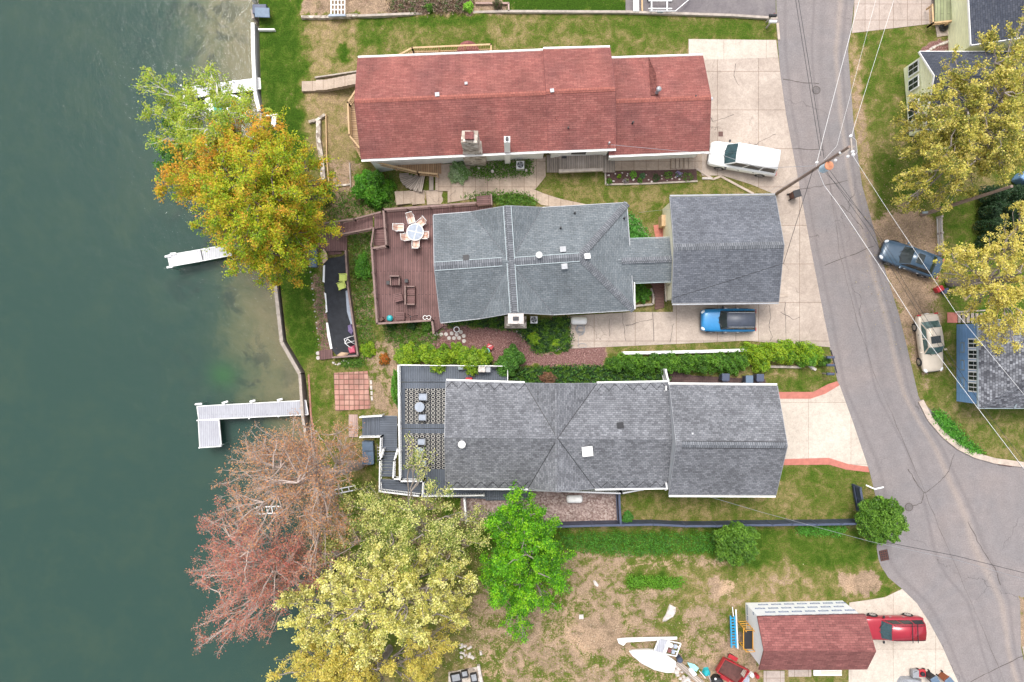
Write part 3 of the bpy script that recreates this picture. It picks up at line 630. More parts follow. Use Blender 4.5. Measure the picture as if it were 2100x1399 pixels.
slab('walkway', [(1247, 316), (1440, 312), (1440, 350), (1352, 349), (1345, 349), (1247, 350)], 'conc_walk', .035)
slab('walkway', [(896, 338), (1119, 322), (1119, 362), (1098, 388), (898, 392)], 'conc_walk', .05)
slab('walkway', [(918, 390), (1090, 386), (1115, 397), (1150, 408), (1230, 425), (1280, 436), (1315, 462), (1336, 492), (1322, 496), (1300, 465), (1270, 446), (1180, 432), (1110, 420), (1085, 402), (1060, 397), (990, 404), (918, 416)], 'conc_walk', .07)
slab('walkway', [(1340, 462), (1372, 458), (1376, 492), (1345, 492)], 'redconc', .04)
slab('gravel_yard', [(945, 1008), (1272, 1008), (1266, 1072), (945, 1066)], 'gravel', .03, .06)
slab('paved_yard', [(1362, 752), (1420, 770), (1570, 778), (1572, 815), (1362, 815)], 'darkpave', .02)
# kerb by the side road
def strip(name, pts, w, mat, h=.14, z=0.0, follow=False, label=None, cat=None, kind='structure', group=None, seg=None, ud=None):
    mb = MB(); q = [(G(x, y) if follow else P(x, y, z)) for x, y in pts]
    for a, b in zip(q[:-1], q[1:]):
        d = (b-a); n = Vector((-d.y, d.x, 0)).normalized()*w/2; e = d.normalized()*w*.25
        mb.prism([a-n-e*0, b-n+e*0, b+n, a+n], h, M[mat], ud=d)
    return tag(mb.build(name), label, cat, group, kind)
strip('kerb', [(1887, 822), (1905, 858), (1935, 893), (1965, 917), (2000, 934), (2040, 945), (2100, 953), (2300, 975)], .42, 'curb')
strip('kerb', [(1597, 82), (1594, 48)], .18, 'curb', .08)
# ---------------------------------------------------------------- lake edge
def wall(name, pts, w, h, mat, label, cat='retaining wall', follow=True, dz=-.6, group=None, z=0.0):
    mb = MB(); q = [(G(x, y) if follow else P(x, y, z))+Vector((0, 0, dz)) for x, y in pts]
    for a, b in zip(q[:-1], q[1:]):
        d = (b-a); n = Vector((-d.y, d.x, 0)).normalized()*w/2
        mb.prism([a-n, b-n, b+n, a+n], h-dz, M[mat], ud=d)
    return one(name, mb, label, cat, group)
def seawall(pts, mat, label, w=.28):
    mb = MB()
    q = [P(x, y, -3.9) for x, y in pts]
    for a, b in zip(q[:-1], q[1:]):
        d = b-a; n = Vector((-d.y, d.x, 0)).normalized()*w/2
        mb.prism([a-n, b-n, b+n, a+n], 1.52, M[mat], ud=d)
    return one('seawall', mb, label, 'seawall')
SW = [(525, -150), (529, 0), (531, 52)]
seawall([(522, -400), (527, 0), (529, 14)], 'white', 'short white seawall at the top edge beside the navy dock box', .2)
seawall([(531, 38), (533, 55)], 'oldt', 'small grey timber seawall piece below the navy dock box', .2)
seawall([(532, 64), (533, 120), (536, 200), (545, 240)], 'white', 'long white vinyl seawall between green lawn and sandy shallows')
seawall([(546, 245), (562, 400), (574, 562), (590, 702), (626, 765)], 'oldt', 'grey timber seawall bending along the lawn beside the sandy shallows')
seawall([(626, 766), (632, 852), (656, 1000)], 'oldt', 'grey timber seawall from the L shaped dock under the bare tree', .22)
wall('brick_edging', [(633, 768), (638, 852), (662, 1000)], .14, .05, 'brick', 'thin red brick edging along the seawall by the L shaped dock', 'edging')
seawall([(660, 1000), (688, 1150), (700, 1399), (690, 1800)], 'oldt', 'grey seawall hidden under the red and pale yellow trees', .2)
one('retaining_wall', (lambda mb: (mb.bar(G(532, 63, .05), G(565, 63, .05), .12, .5, M['white']), mb)[1])(MB()), 'short white wall cap crossing the lawn by the lake', 'retaining wall')
one('retaining_wall', (lambda mb: (mb.bar(G(545, 240, .05), G(570, 236, .05), .12, .5, M['white']), mb.prism([G(560, 241), G(570, 241), G(566, 262), G(558, 260)], .25, M['whitem']), mb)[-1])(MB()), 'white wall cap with a small white step at the lawn edge', 'retaining wall')
wall('retaining_wall', [(735, 35), (840, 31), (1040, 26), (1283, 27), (1500, 34), (1592, 40)], .18, .25, 'oldt', 'long low timber edging wall along the top lawn')
wall('retaining_wall', [(620, 38), (665, 38), (735, 34)], .22, .3, 'stone', 'low grey stone wall at the corner of the top bed')
wall('retaining_wall', [(655, 250), (655, 290), (662, 330), (665, 370)], .35, .35, 'stone', 'crumbling pale block wall beside the dry lawn')
wall('retaining_wall', [(635, 252), (652, 248), (668, 237)], .2, .3, 'stone', 'curved pale block wall end on the dry lawn')
wall('retaining_wall', [(670, 236), (672, 330), (676, 375)], .07, .3, 'tanr', 'thin timber edging rail beside the crumbling block wall')
wall('retaining_wall', [(718, 335), (720, 385)], .08, .2, 'oldt', 'thin timber edging below the red roofed house')
wall('retaining_wall', [(682, 383), (700, 381), (718, 379)], .14, .15, 'stone', 'short pale stone edging beside the big round shrub')
for i, (a, b) in enumerate([((660, 572), (664, 570))]): pass
def rocks(pts, label, cat='rock', name='rock', r=.14, group=None, mat='rock', z=None, ordn=False):
    W = 'first second third fourth fifth sixth seventh eighth ninth tenth eleventh twelfth thirteenth fourteenth fifteenth sixteenth seventeenth eighteenth nineteenth twentieth'.split()
    if ordn == 'x': pts = sorted(pts)
    if ordn == 'y': pts = sorted(pts, key=lambda p: p[1])
    for i, (x, y) in enumerate(pts):
        b = G(x, y) if z is None else P(x, y, z); rr = r*random.uniform(.7, 1.3); mb = MB()
        nn = 7; ang = [2*math.pi*k/nn+random.uniform(-.25, .25) for k in range(nn)]; ra = [rr*random.uniform(.75, 1.15) for _ in ang]
        b0 = [b+Vector((math.cos(a)*q, math.sin(a)*q*.8, -.03)) for a, q in zip(ang, ra)]; b1 = [b+Vector((math.cos(a)*q*.6, math.sin(a)*q*.5, rr*.6)) for a, q in zip(ang, ra)]
        for k in range(nn): l = (k+1) % nn; mb.poly([b0[k], b0[l], b1[l], b1[k]], M[mat])
        mb.poly(b1, M[mat]); one(name, mb, (W[i]+' '+label) if ordn else label, cat, group)
# ---------------------------------------------------------------- houses
def quadroof(mb, faces, mat, side, th=.14):
    for f in faces: mb.poly(ccw(f), M[mat]); mb.poly([p-Vector((0, 0, th)) for p in ccw(f)][::-1], M[side])
def ccw(f):
    A = sum(f[i].x*f[(i+1) % len(f)].y-f[(i+1) % len(f)].x*f[i].y for i in range(len(f))); return f if A > 0 else f[::-1]
FC = [None]
def fascia(mb, pts, mat, th=.16, w=.05, closed=True, out=None):
    n = len(pts); c = sum(pts, Vector((0, 0, 0)))/n
    if not closed: c = cc_ if (cc_ := FC[0]) is not None else c
    for i in range(n if closed else n-1):
        a, b = pts[i], pts[(i+1) % n]; d = (b-a); nn = Vector((d.y, -d.x, 0)).normalized()
        if nn.dot((a+b)/2-c) < 0: nn = -nn
        q = [a, b, b+nn*w, a+nn*w]; mb.prism([p-Vector((0, 0, th)) for p in q], th+.012, M[mat], ud=d)
def wing(parent, TL, TR, BR, BL, RL, RR, ze, zr, mat, wmat, fas='white', ovx=None, over=.3, zb=0.0, name='roof', gutter=.10, extra=None, rake=None):
    """gable wing, ridge running left-right in the photo"""
    c = [P(*p, ze) for p in (TL, TR, BR, BL)]; rl, rr = P(*RL, zr), P(*RR, zr); mb = MB()
    F = [[c[0], rl, rr, c[1]], [rl, c[3], c[2], rr]]
    quadroof(mb, F, mat, fas)
    FC[0] = sum(c, Vector((0, 0, 0)))/4
    for q in ([c[0], rl, c[3]], [c[2], rr, c[1]]): fascia(mb, q, rake or fas, .14, .03, False)
    for q in ([c[0], c[1]], [c[3], c[2]]): mb.bar(q[0]-Vector((0, 0, .09)), q[1]-Vector((0, 0, .09)), .04, .14, M[fas])
    rf = mb.build(name, parent)
    ux = (rr-rl).normalized(); uy = Vector((-ux.y, ux.x, 0))
    ov = over if ovx is None else ovx; A = [c[0]+ux*ov-uy*over, c[1]-ux*over-uy*over, c[2]-ux*over+uy*over, c[3]+ux*ov+uy*over]; mw = MB(); dz = zr-ze; half = ((c[0]-c[3]).length)/2
    zt = ze+over/half*dz-.13
    A = [Vector((p.x, p.y, zt)) for p in A]; aL = rl+ux*ov; aR = rr-ux*over; aL.z = aR.z = zr-.16
    for a, b in ((0, 1), (2, 3)): mw.poly([Vector((A[b].x, A[b].y, zb)), Vector((A[a].x, A[a].y, zb)), A[a], A[b]], M[wmat])
    for a, b, ap in ((1, 2, aR), (3, 0, aL)): mw.poly([Vector((A[a].x, A[a].y, zb)), Vector((A[b].x, A[b].y, zb)), A[b], ap, A[a]][::-1], M[wmat])
    if extra: extra(mw, A)
    mw.build('wall', parent)
    if gutter:
        for a, b in ((0, 1), (3, 2)):
            g = MB(); o = uy*(gutter*.55+.05)*(1 if a == 0 else -1); g.bar(c[a]+o-Vector((0, 0, .06)), c[b]+o-Vector((0, 0, .06)), gutter, .1, M[fas]); g.build('gutter', rf)
    return rf, c, rl, rr, A
def cap(parent, a, b, w, mat='ridge', slope=.42, h=.03, edge=None, name='ridge_cap'):
    a, b = Vector(a), Vector(b); d = (b-a).normalized(); n = Vector((-d.y, d.x, 0)).normalized(); mb = MB()
    for s in (1, -1):
        q = [a+Vector((0, 0, h)), b+Vector((0, 0, h)), b+n*w*s-Vector((0, 0, slope*w-h)), a+n*w*s-Vector((0, 0, slope*w-h))]
        mb.poly(ccw(q), M[mat], d)
        mb.poly([q[2], q[3], q[3]-Vector((0, 0, .05)), q[2]-Vector((0, 0, .05))][::s], M[mat], d)
        if edge: mb.bar(q[3]+Vector((0, 0, .01)), q[2]+Vector((0, 0, .01)), .05, .03, M[edge])
    return mb.build(name, parent)
def vent(parent, px, py, z, kind='box', r=.1, mat='black', h=.25, name='roof_vent'):
    mb = MB(); c = P(px, py, z)
    if kind == 'box':
        mb.box(c+Vector((0, 0, h/2-.15)), (r*2, r*2, h+.3), M[mat]); mb.box(c+Vector((0, 0, h+.03)), (r*2.5, r*2.3, .06), M[mat], .1)
    elif kind == 'pipe':
        mb.tube([c-Vector((0, 0, .3)), c+Vector((0, 0, h))], r, M[mat], 10); mb.tube([c-Vector((0, 0, .28)), c-Vector((0, 0, -.04))], [r*2.1, r*1.2], M['black'], 10)
    elif kind == 'cap':
        mb.tube([c-Vector((0, 0, .35)), c+Vector((0, 0, h))], r*.7, M['galv'], 12); mb.lathe(c+Vector((0, 0, h-.06)), [(r, 0), (r*1.1, .06), (r*.7, .14), (0.01, .17)], M[mat], 14)
    return mb.build(name, parent)
# red roofed house
red = thing('house', 'long white walled house under a rust red shingle roof', 'house', P(1000, 250, 0))
rA, cA, rlA, rrA, wA = wing(red, (734, 119), (1114, 104), (1126, 309), (741, 327), (727, 207), (1120, 190), 3.3, 4.9, 'redroof', 'whites', zb=-2.3, rake='redroof2')
rB, cB, rlB, rrB, wB = wing(red, (1114, 101), (1251, 97.5), (1263, 304.5), (1126, 309.5), (1120, 188), (1262, 182), 3.35, 4.98, 'redroof', 'whites', rake='redroof2')
rC, cC, rlC, rrC, wC = wing(red, (1254, 120), (1441, 114), (1454, 310), (1249, 318.5), (1263, 207), (1458, 200), 2.9, 4.2, 'redroof', 'whites', rake='redroof2')
for rf, a, b in ((rA, rlA, rrA), (rB, rlB, rrB), (rC, rlC, rrC)): cap(rf, a, b, .16, 'ridger')
mb = MB(); mb.poly([P(1330, 116, 3.02), P(1335, 196, 4.15), P(1350, 196, 4.15), P(1345, 150, 3.55)][::1], M['redroof']); mb.poly([P(1330, 116, 3.02), P(1345, 150, 3.55), P(1350, 196, 4.15), P(1335, 196, 4.15)], M['redroof']); mb.build('cricket', rC)
vent(rC, 1347, 190, 4.15, 'cap', .17, 'galv', .75); vent(rC, 1297, 253, 3.65, 'pipe', .06, 'black', .35)
vent(rB, 1141, 244, 4.15, 'pipe', .05, 'ridger' , .2); vent(rB, 1165, 263, 3.95, 'pipe', .05, 'black', .25); vent(rA, 897, 195, 4.85, 'box', .12, 'galv', .1); vent(rA, 956, 172, 4.5, 'box', .08, 'galv', .08); vent(rB, 1132, 187, 4.95, 'box', .11, 'galv', .1)
vent(rB, 1248, 296, 3.4, 'pipe', .06, 'galv', .5, 'service_mast'); vent(rC, 1458, 203, 4.0, 'cap', .13, 'alu', .05, 'yard_lamp'); vent(rC, 1427, 197, 4.15, 'pipe', .05, 'black', .1)
# stone chimney
mb = MB(); b = [P(943, 349, 0), P(997, 349, 0), P(997, 327, 0), P(949, 327, 0)]; zt = 5.6
t = [P(948, 286, zt), P(979, 283, zt), P(982, 306, zt), P(949, 308, zt)]; m1 = [P(948, 325, 2.6), P(992, 320, 2.6), P(986, 306, 2.8), P(948, 306, 2.8)]
b = [P(950, 341, 0), P(992, 341, 0), P(992, 322, 0), P(950, 322, 0)]
lo = [P(954, 340, 0), P(997, 341, 0), P(1000, 318, 0), P(957, 318, 0)]
mid = [Vector((p.x, p.y, 3.0)) for p in lo]; cx = sum(mid, Vector((0, 0, 0)))/4; up = [Vector((cx.x-.15+(p.x-cx.x)*.68, cx.y+(p.y-cx.y)*.95, 3.9)) for p in mid]; tt = [Vector((p.x, p.y, 6.2)) for p in up]
for A_, B_ in ((lo, mid), (mid, up), (up, tt)):
    for i in range(4): j = (i+1) % 4; mb.poly([A_[i], A_[j], B_[j], B_[i]], M['stone'])
mb.poly(tt, M['stone']); ch = mb.build('stone_chimney', red)
cc = sum(tt, Vector((0, 0, 0)))/4; mb = MB(); mb.prism([cc+Vector((x, y, 0)) for x, y in ((-.3, -.25), (.3, -.25), (.3, .25), (-.3, .25))], .35, M['redroof2']); mb.build('chimney_cap', ch)
mb = MB(); q = P(1041, 331, 0); mb.box((q.x, q.y, 2.9), (.42, .42, 5.8), M['white']); c2 = mb.build('white_chimney', red)
mb = MB(); mb.tube([(q.x, q.y, 5.8), (q.x, q.y, 6.05)], .12, M['black'], 12); mb.build('flue_pipe', c2)
mb = MB(); a = wB[3]; mb.box((P(1182, 335, 0).x, wB[3].y-.03, 1.9), (1.1, .06, .9), M['glass']); mb.box((P(1182, 335, 0).x, wB[3].y-.02, 1.9), (1.3, .05, 1.1), M['whitem']); mb.build('window', red)
# timber deck and rails beside it
def rail(parent, pts, z, mat, h=.95, w=.10, step=.13, name='railing', post=1.8, bal=.035, cap=.12, zs=None):
    mb = MB(); q = [P(x, y, (zs[i] if zs else z)+h) for i, (x, y) in enumerate(pts)]
    for a, b in zip(q[:-1], q[1:]):
        mb.bar(a, b, cap, .04, M[mat]); d = b-a; L = d.length; dn = Vector((0, 0, 1))
        mb.bar(a-dn*(h-.12), b-dn*(h-.12), .05, .05, M[mat])
        for i in range(1, max(2, int(L/step))): p = a+d*(i*step/L) if i*step < L else a; mb.bar(p-dn*(h-.1), p, bal, bal, M[mat], (1, 0, 0))
        for i in range(max(1, round(L/post))+1): p = a+d*i/max(1, round(L/post)); mb.bar(p-dn*(h+.25), p+dn*.05, w, w, M[mat], (1, 0, 0))
    return mb.build(name, parent)
dk = thing('deck', 'tan timber wrap deck with slatted rail around the red roofed house', 'deck', P(760, 250, -1.0))
mb = MB(); mb.prism([P(715, 212, 0), P(732, 190, 0), P(760, 190, 0), P(770, 335, 0), P(742, 330, 0), P(718, 282, 0)], .12, M['tan'], ud=(1, 0, 0)); mb.prism([P(815, 120, 0), P(845, 106, 0), P(1010, 102, 0), P(1010, 130, 0), P(815, 136, 0)], .12, M['tan'], ud=(0, 1, 0))
mb.prism([P(752, 322, 0), P(853, 340, 0), P(900, 342, 0), P(900, 365, 0), P(860, 350, 0), P(760, 330, 0), P(755, 300, 0), P(900, 315, 0), P(905, 330, 0)][0:0] or [P(752, 318, 0), P(905, 318, 0), P(905, 357, 0), P(858, 353, 0), P(770, 332, 0)], .12, M['tan'], ud=(0, 1, 0)); mb.build('deck_floor', dk)
rail(dk, [(734, 178), (713, 210), (716, 277), (737, 303)], .1, 'tanr'); rail(dk, [(814, 115), (845, 98), (1007, 91), (1007, 104)], .1, 'tanr'); rail(dk, [(761, 330), (856, 353), (896, 357)], .1, 'tanr')
mb = MB()
for i in range(6): mb.prism([P(856+i*9, 335, 0), P(863+i*9, 335, 0), P(863+i*9, 362, 0), P(856+i*9, 360, 0)], .13-.02*i, M['tan'], ud=(0, 1, 0))
mb.build('steps', dk)
mb = MB(); mb.lathe(P(960, 108, .1), [(.8, -.3), (.8, .1), (.85, .2), (0.01, .22)], M['redroof2'], 20); one('hot_tub_cover', mb, 'round red cover showing behind the red roof edge', 'hot tub cover')
# curved timber steps
st = thing('garden_steps', 'fan of grey timber steps curving down below the tan deck', 'steps', P(845, 370, -.6))
for i in range(7):
    a0 = R(92+i*16); c = P(868, 352, 0); z = -.1-.13*i; mb = MB()
    mb.bar(Vector((c.x, c.y, z)), Vector((c.x+math.cos(a0+R(90))*0-2.2*math.sin(a0-R(90))*0-math.sin(R(8+i*13))*2.0, c.y-math.cos(R(8+i*13))*1.55, z)), .34, .14, M['oldwood']); mb.build('tread', st)
for i in range(4):
    mb = MB(); x = 880+i*13; mb.prism([P(x, 362, -.02), P(x+9, 362, -.02), P(x+9, 391, -.02), P(x, 391, -.02)], .06, M['conc_walk' if i % 2 else 'oldwood'], ud=(0, 1, 0)); mb.build('tread', st)
for i, (x0, x1) in enumerate(((809, 842), (841, 873), (872, 920))):
    slab('walkway', [(x0, 393-i), (x1, 391-i), (x1+2, 417), (x0+4, 420)], 'conc_walk', (-.62, -.35, -.06)[i], .3)
# porch
pc = thing('porch', 'weathered timber porch with steps at both ends below the red roof', 'porch', P(1185, 335, 0))
mb = MB(); mb.prism([P(1146, 318, .55), P(1236, 314, .55), P(1236, 347, .55), P(1146, 349, .55)], .1, M['oldwood'], ud=(0, 1, 0)); mb.prism([P(1146, 349, .65), P(1236, 346, .65), P(1236, 352, .65), P(1146, 356, .65)], .3, M['oldt'], ud=(1, 0, 0)); mb.build('porch_floor', pc)
for i in range(3):
    for sx, x0 in ((1, 1236), (-1, 1137)):
        mb = MB(); x = x0+sx*(i*8); z = .36-.15*i; mb.prism([P(x, 318, z), P(x+9, 318, z), P(x+9, 354, z), P(x, 354, z)], .07, M['oldwood'], ud=(0, 1, 0)); mb.build('step', pc)
mb = MB(); mb.box(P(1157, 321, .69), (.35, .3, .02), M['mesh']); one('door_mat', mb, 'dark door mat lying on the weathered porch', 'mat')
stp = thing('concrete_steps', 'shallow concrete steps beside the wall under the red roof', 'steps', P(1400, 335, 0))
for i in range(5): mb = MB(); x = 1376+i*9; mb.prism([P(x, 312, .03), P(x+7, 312, .03), P(x+7, 346, .03), P(x, 346, .03)], .12-.015*i, M['conc_walk']); mb.build('step', stp)
# middle house
mid_h = thing('house', 'slate grey roofed house with crossing ridges behind the brown deck', 'house', P(1080, 540, 0))
ze, zr = 3.0, 4.8; p = lambda x, y, z=ze: P(x, y, z)
TLm, VTL, PT, VTR, TRm, BRm, VBR, PB, VBL, BLm = p(889, 441), p(966, 435), p(1040, 422.5, zr), p(1112, 426), p(1285, 416), p(1300, 636), p(1135, 645), p(1054.5, 641, zr), p(985, 653), p(904, 662)
RLm, Cm, RHm = p(891, 546, zr), p(1047, 536.5, zr), p(1189, 527, zr)
mb = MB(); quadroof(mb, [[TLm, VTL, Cm, RLm], [VTL, PT, Cm], [PT, VTR, Cm], [VTR, TRm, RHm, Cm], [TRm, BRm, RHm], [Cm, RHm, BRm, VBR], [Cm, VBR, PB], [Cm, PB, VBL], [Cm, VBL, BLm, RLm]], 'grayroof', 'galv'); fascia(mb, [TLm, VTL, PT, VTR, TRm, BRm, VBR, PB, VBL, BLm, RLm], 'galv'); rm = mb.build('roof', mid_h)
cap(rm, RLm, Cm-Vector((.6, 0, 0)), .30, edge='flash'); cap(rm, Cm+Vector((.2, 0, 0)), RHm, .30, edge='flash'); cap(rm, PT, PB, .28, edge='flash', h=.045); cap(rm, RHm, TRm+Vector((.05, -.05, .02)), .26, slope=.3); cap(rm, RHm, BRm+Vector((0, 0, .02)), .26, slope=.3)
for a in (VTL, VTR, VBR, VBL): 
    mb = MB(); mb.bar(a+Vector((0, 0, .02)), Cm+Vector((0, 0, .02)), .06, .02, M['ridge']); mb.build('valley', rm)
mb = MB(); foot = [Vector((a.x, a.y, -2.2)) for a in (TLm+Vector((.5, -.45, 0)), TRm+Vector((-.4, -.45, 0)), BRm+Vector((-.4, .45, 0)), BLm+Vector((.4, .45, 0)))]; mb.prism(foot, 5.2, M['cream']); 
for a, q, b in ((VTL, PT, VTR), (VBL, PB, VBR)):
    s = -1 if a is VTL else 1; o = Vector((0, .3*s, -.15)); mb.poly([a+o, b+o, q+o], M['cream'])
mb.build('wall', mid_h)
vent(rm, 956, 529, 4.5, 'box', .17, 'black', .18); vent(rm, 1105, 525, 4.75, 'cap', .21, 'white', .55); vent(rm, 1150, 467, 3.9, 'pipe', .05, 'black', .25); vent(rm, 1179, 436.5, 3.4, 'pipe', .05, 'black', .25); vent(rm, 1281, 447, 3.3, 'pipe', .05, 'black', .25)
vent(rm, 1154, 512, 4.5, 'box', .17, 'galv', .2); vent(rm, 1204, 526, 4.65, 'box', .16, 'alu', .2); vent(rm, 1157, 547, 4.55, 'box', .17, 'galv', .2)
mb = MB(); q = P(1057, 662, 0)
for sx, sy, z0, z1 in ((1.65, .9, 0, 1.6), (1.35, .75, 1.6, 2.1), (1.0, .62, 2.1, 5.3)): mb.box((q.x, q.y+(.9-sy)/2, (z0+z1)/2), (sx, sy, z1-z0), M['stone'])
mb.box((q.x, q.y+.14, 5.36), (1.1, .72, .14), M['rock']); mb.box((q.x, q.y+.14, 5.45), (.42, .28, .06), M['mesh']); mb.build('stone_chimney', mid_h)
rK, *_ = wing(mid_h, (1268, 492), (1379, 488), (1382, 576), (1300, 579), (1262, 535), (1382, 531), 2.8, 3.5, 'grayroof', 'cream', 'flash', over=.2, name='link_roof', gutter=.05)
cap(rK, P(1275, 535, 3.52), P(1382, 531, 3.52), .22, 'ridge', .2)
mb = MB(); mb.tube([p(1301, 579), p(1302, 634)], .05, M['white']); mb.build('gutter', rm)
gar = thing('garage', 'grey shingled garage with cream walls beside the utility pole', 'garage', P(1480, 510, 0))
rG, cG, rlG, rrG, wG = wing(gar, (1374, 404), (1590, 401), (1597, 619), (1378.5, 621.5), (1382.5, 507), (1608, 502), 2.8, 4.6, 'grayroof2', 'cream', 'galv', over=.35, ovx=.05)
cap(rG, rlG, rrG, .24, 'ridge')
mb = MB(); q = wG[3]; mb.box((q.x-.04, q.y+1.4, 1.9), (.05, .95, 1.0), M['whitem']); mb.box((q.x-.06, q.y+1.4, 1.9), (.05, .75, .8), M['glass']); mb.build('window', gar)
mb = MB(); mb.box(P(1360, 455, .6), (.5, .85, 1.2), M['tanr']); one('storage_box', mb, 'tan timber box standing against the cream garage wall', 'box')
strip('kerb', [(1590, 608), (1616, 606)], .18, 'curb', .1)
# curved brown stairs between house and garage
cs = thing('curved_stairs', 'dark brown curved stairs between the house and the grey garage', 'steps', P(1345, 605, 0))
for i in range(11):
    mb = MB(); t = i/10; a = P(1362, 575+t*52, .9-.08*i); b = P(1326+13*math.sin(t*2.2)+6*t, 560+t*72, .9-.08*i); mb.bar(a, b, .26, .06, M['brownb']); mb.build('tread', cs)
mb = MB(); mb.bar(P(1363, 572, 1.9), P(1366, 618, 1.0), .07, .06, M['oldt']); mb.bar(P(1366, 618, 0), P(1366, 618, 1.0), .08, .08, M['oldt']); mb.build('handrail', cs)
wall('retaining_wall', [(1302, 628), (1338, 624), (1339, 608), (1334, 592)], .15, .3, 'oldt', 'low curved edging wall round the small shrub bed by the stairs', follow=False, dz=0)
# lower house
low = thing('house', 'mottled grey roofed house with crossing ridges behind the blue grey deck', 'house', P(1150, 900, 0))
ze, zr = 3.2, 4.9
p = lambda x, y, z=ze: P(x, y, z)
TLm, VTL, PT, VTR, TRm, BRm, VBR, PB, VBL, BLm = p(915, 781), p(1076, 786), p(1142, 787, zr), p(1224, 786.5), p(1370, 784), p(1369, 1000), p(1220, 1002), p(1143, 1009, zr), p(1083, 1001.5), p(914, 1001)
RLm, Cm, RRm = p(912, 897, zr), p(1143.5, 899, zr), p(1385, 901, zr)
mb = MB(); quadroof(mb, [[TLm, VTL, Cm, RLm], [VTL, PT, Cm], [PT, VTR, Cm], [VTR, TRm, RRm, Cm], [Cm, RRm, BRm, VBR], [Cm, VBR, PB], [Cm, PB, VBL], [Cm, VBL, BLm, RLm]], 'grayroof3', 'white')
fascia(mb, [TLm, VTL, PT, VTR, TRm, RRm, BRm, VBR, PB, VBL, BLm, RLm], 'galv', w=.03); rl_ = mb.build('roof', low)
cap(rl_, RLm, RRm-Vector((.4, 0, 0)), .16, 'grayroof3', h=.02); cap(rl_, PT, PB, .14, 'grayroof3', h=.02)
for a in (VTL, VTR, VBR, VBL): 
    mb = MB(); mb.bar(a+Vector((0, 0, .015)), Cm+Vector((0, 0, .015)), .045, .02, M['black']); mb.build('valley', rl_)
mb = MB(); g = MB()
for a, b, s in ((TLm, VTL, 1), (VTR, TRm, 1), (BLm, VBL, -1), (VBR, BRm, -1)):
    g = MB(); g.bar(a+Vector((0, .08*s, -.05)), b+Vector((0, .08*s, -.05)), .10, .1, M['white']); g.build('gutter', rl_); mb = MB()
    L = (b-a).length; n = int(L/.42); pts = []; sl_ = (zr-ze)/3.98
    for i in range(n+1):
        q = a+(b-a)*(i/n); o = (.06 if i % 2 else .52); pts.append(q+Vector((0, -o*s, o*sl_+.02)))
    mb.tube(pts, .022, M['black'], 4); mb.build('heat_cable', rl_)
mb = MB(); foot = [Vector((a.x, a.y, -2.2)) for a in (TLm+Vector((.4, -.4, 0)), TRm+Vector((0, -.4, 0)), BRm+Vector((0, .4, 0)), BLm+Vector((.4, .4, 0)))]; mb.prism(foot, 5.4, M['grays'])
for a, q, b in ((VTL, PT, VTR), (VBL, PB, VBR)):
    s = -1 if a is VTL else 1; o = Vector((0, .3*s, -.15)); mb.poly([a+o, b+o, q+o], M['grays'])
mb.build('wall', low)
vent(rl_, 948, 910, 4.75, 'cap', .25, 'white', .45); vent(rl_, 1271.5, 872, 4.5, 'box', .19, 'black', .1); vent(rl_, 1204, 925, 4.5, 'box', .30, 'white', .2); vent(rl_, 1118, 996, 3.7, 'pipe', .05, 'galv', .2)
gb = thing('garage', 'tall mottled grey garage attached to the house behind the red edged drive', 'garage', P(1490, 900, 0))
rH, cH, rlH, rrH, wH = wing(gb, (1373, 789), (1594, 791), (1591, 1016), (1372, 1015), (1387, 912), (1615, 914), 3.8, 6.2, 'grayroof3', 'grays', 'white', over=.3, rake='galv', ovx=.03)
cap(rH, rlH+Vector((.4, 0, 0)), rrH-Vector((.1, 0, 0)), .24, 'ridge', .55, edge='black')
vent(rH, 1419, 889, 5.6, 'pipe', .06, 'alu', .2)
for q0, q1 in (((1366, 792), (1366, 800)), ((1366, 990), (1368, 1003))):
    mb = MB(); mb.tube([P(*q0, 4.0), P(*q1, 3.9), P(q1[0]-3, q1[1]+2, 3.6)], .06, M['white'], 8); mb.build('downpipe', gb)
# small red roofed garage, wrapped walls with printed blue emblems
M['stampblue'] = paint('printed blue', (.06, .13, .33), .6); M['wrapw'] = paint('white wrap', (.86, .88, .92), .5, var=.03)
def emblem(mb, c, u, w, sc=1.25):
    nrm = u.cross(w)
    def q(pts, mat, lift): mb.poly([c+u*x*sc+w*y*sc+nrm*lift for x, y in pts], mat)
    q([(-.30, -.085), (-.12, -.085), (0, -.14), (.12, -.085), (.30, -.085), (.30, .09), (-.30, .09)], M['stampblue'], .008)
    q([(-.22, -.045), (-.10, -.045), (0, -.085), (.10, -.045), (.22, -.045), (.22, -.012), (-.22, -.012)], M['wrapw'], .012)
    for i in range(6): x = -.22+i*.088; q([(x-.028, .02), (x+.028, .02), (x+.02, .068), (x-.02, .068)], M['wrapw'], .012)
def marks(mb, A):
    wN = Vector((0, 0, 1)); nw0, nw1 = A[0], A[1]; uN = (nw0-nw1).normalized(); L = (nw0-nw1).length
    for row in range(4):
        for i in range(9):
            s = .35+i*1.0+(row % 2)*.5
            if s < L-.3: emblem(mb, Vector((nw1.x, nw1.y, .45+row*.72))+uN*s, uN, wN)
    g0, g1 = A[3], A[0]; u = (g0-g1).normalized(); L = (g0-g1).length
    for row in range(5):
        for i in range(5):
            s = .4+i*.85+(row % 2)*.4; zz = .4+row*.68
            if s < L-.3 and zz < 2.8+1.2*(1-abs(s-L*.5)/(L*.5)): emblem(mb, Vector((g1.x, g1.y, zz))+u*s, u, wN)
sg = thing('garage', 'small dark red roofed garage with white printed house wrap on its walls', 'garage', P(1640, 1310, 0))
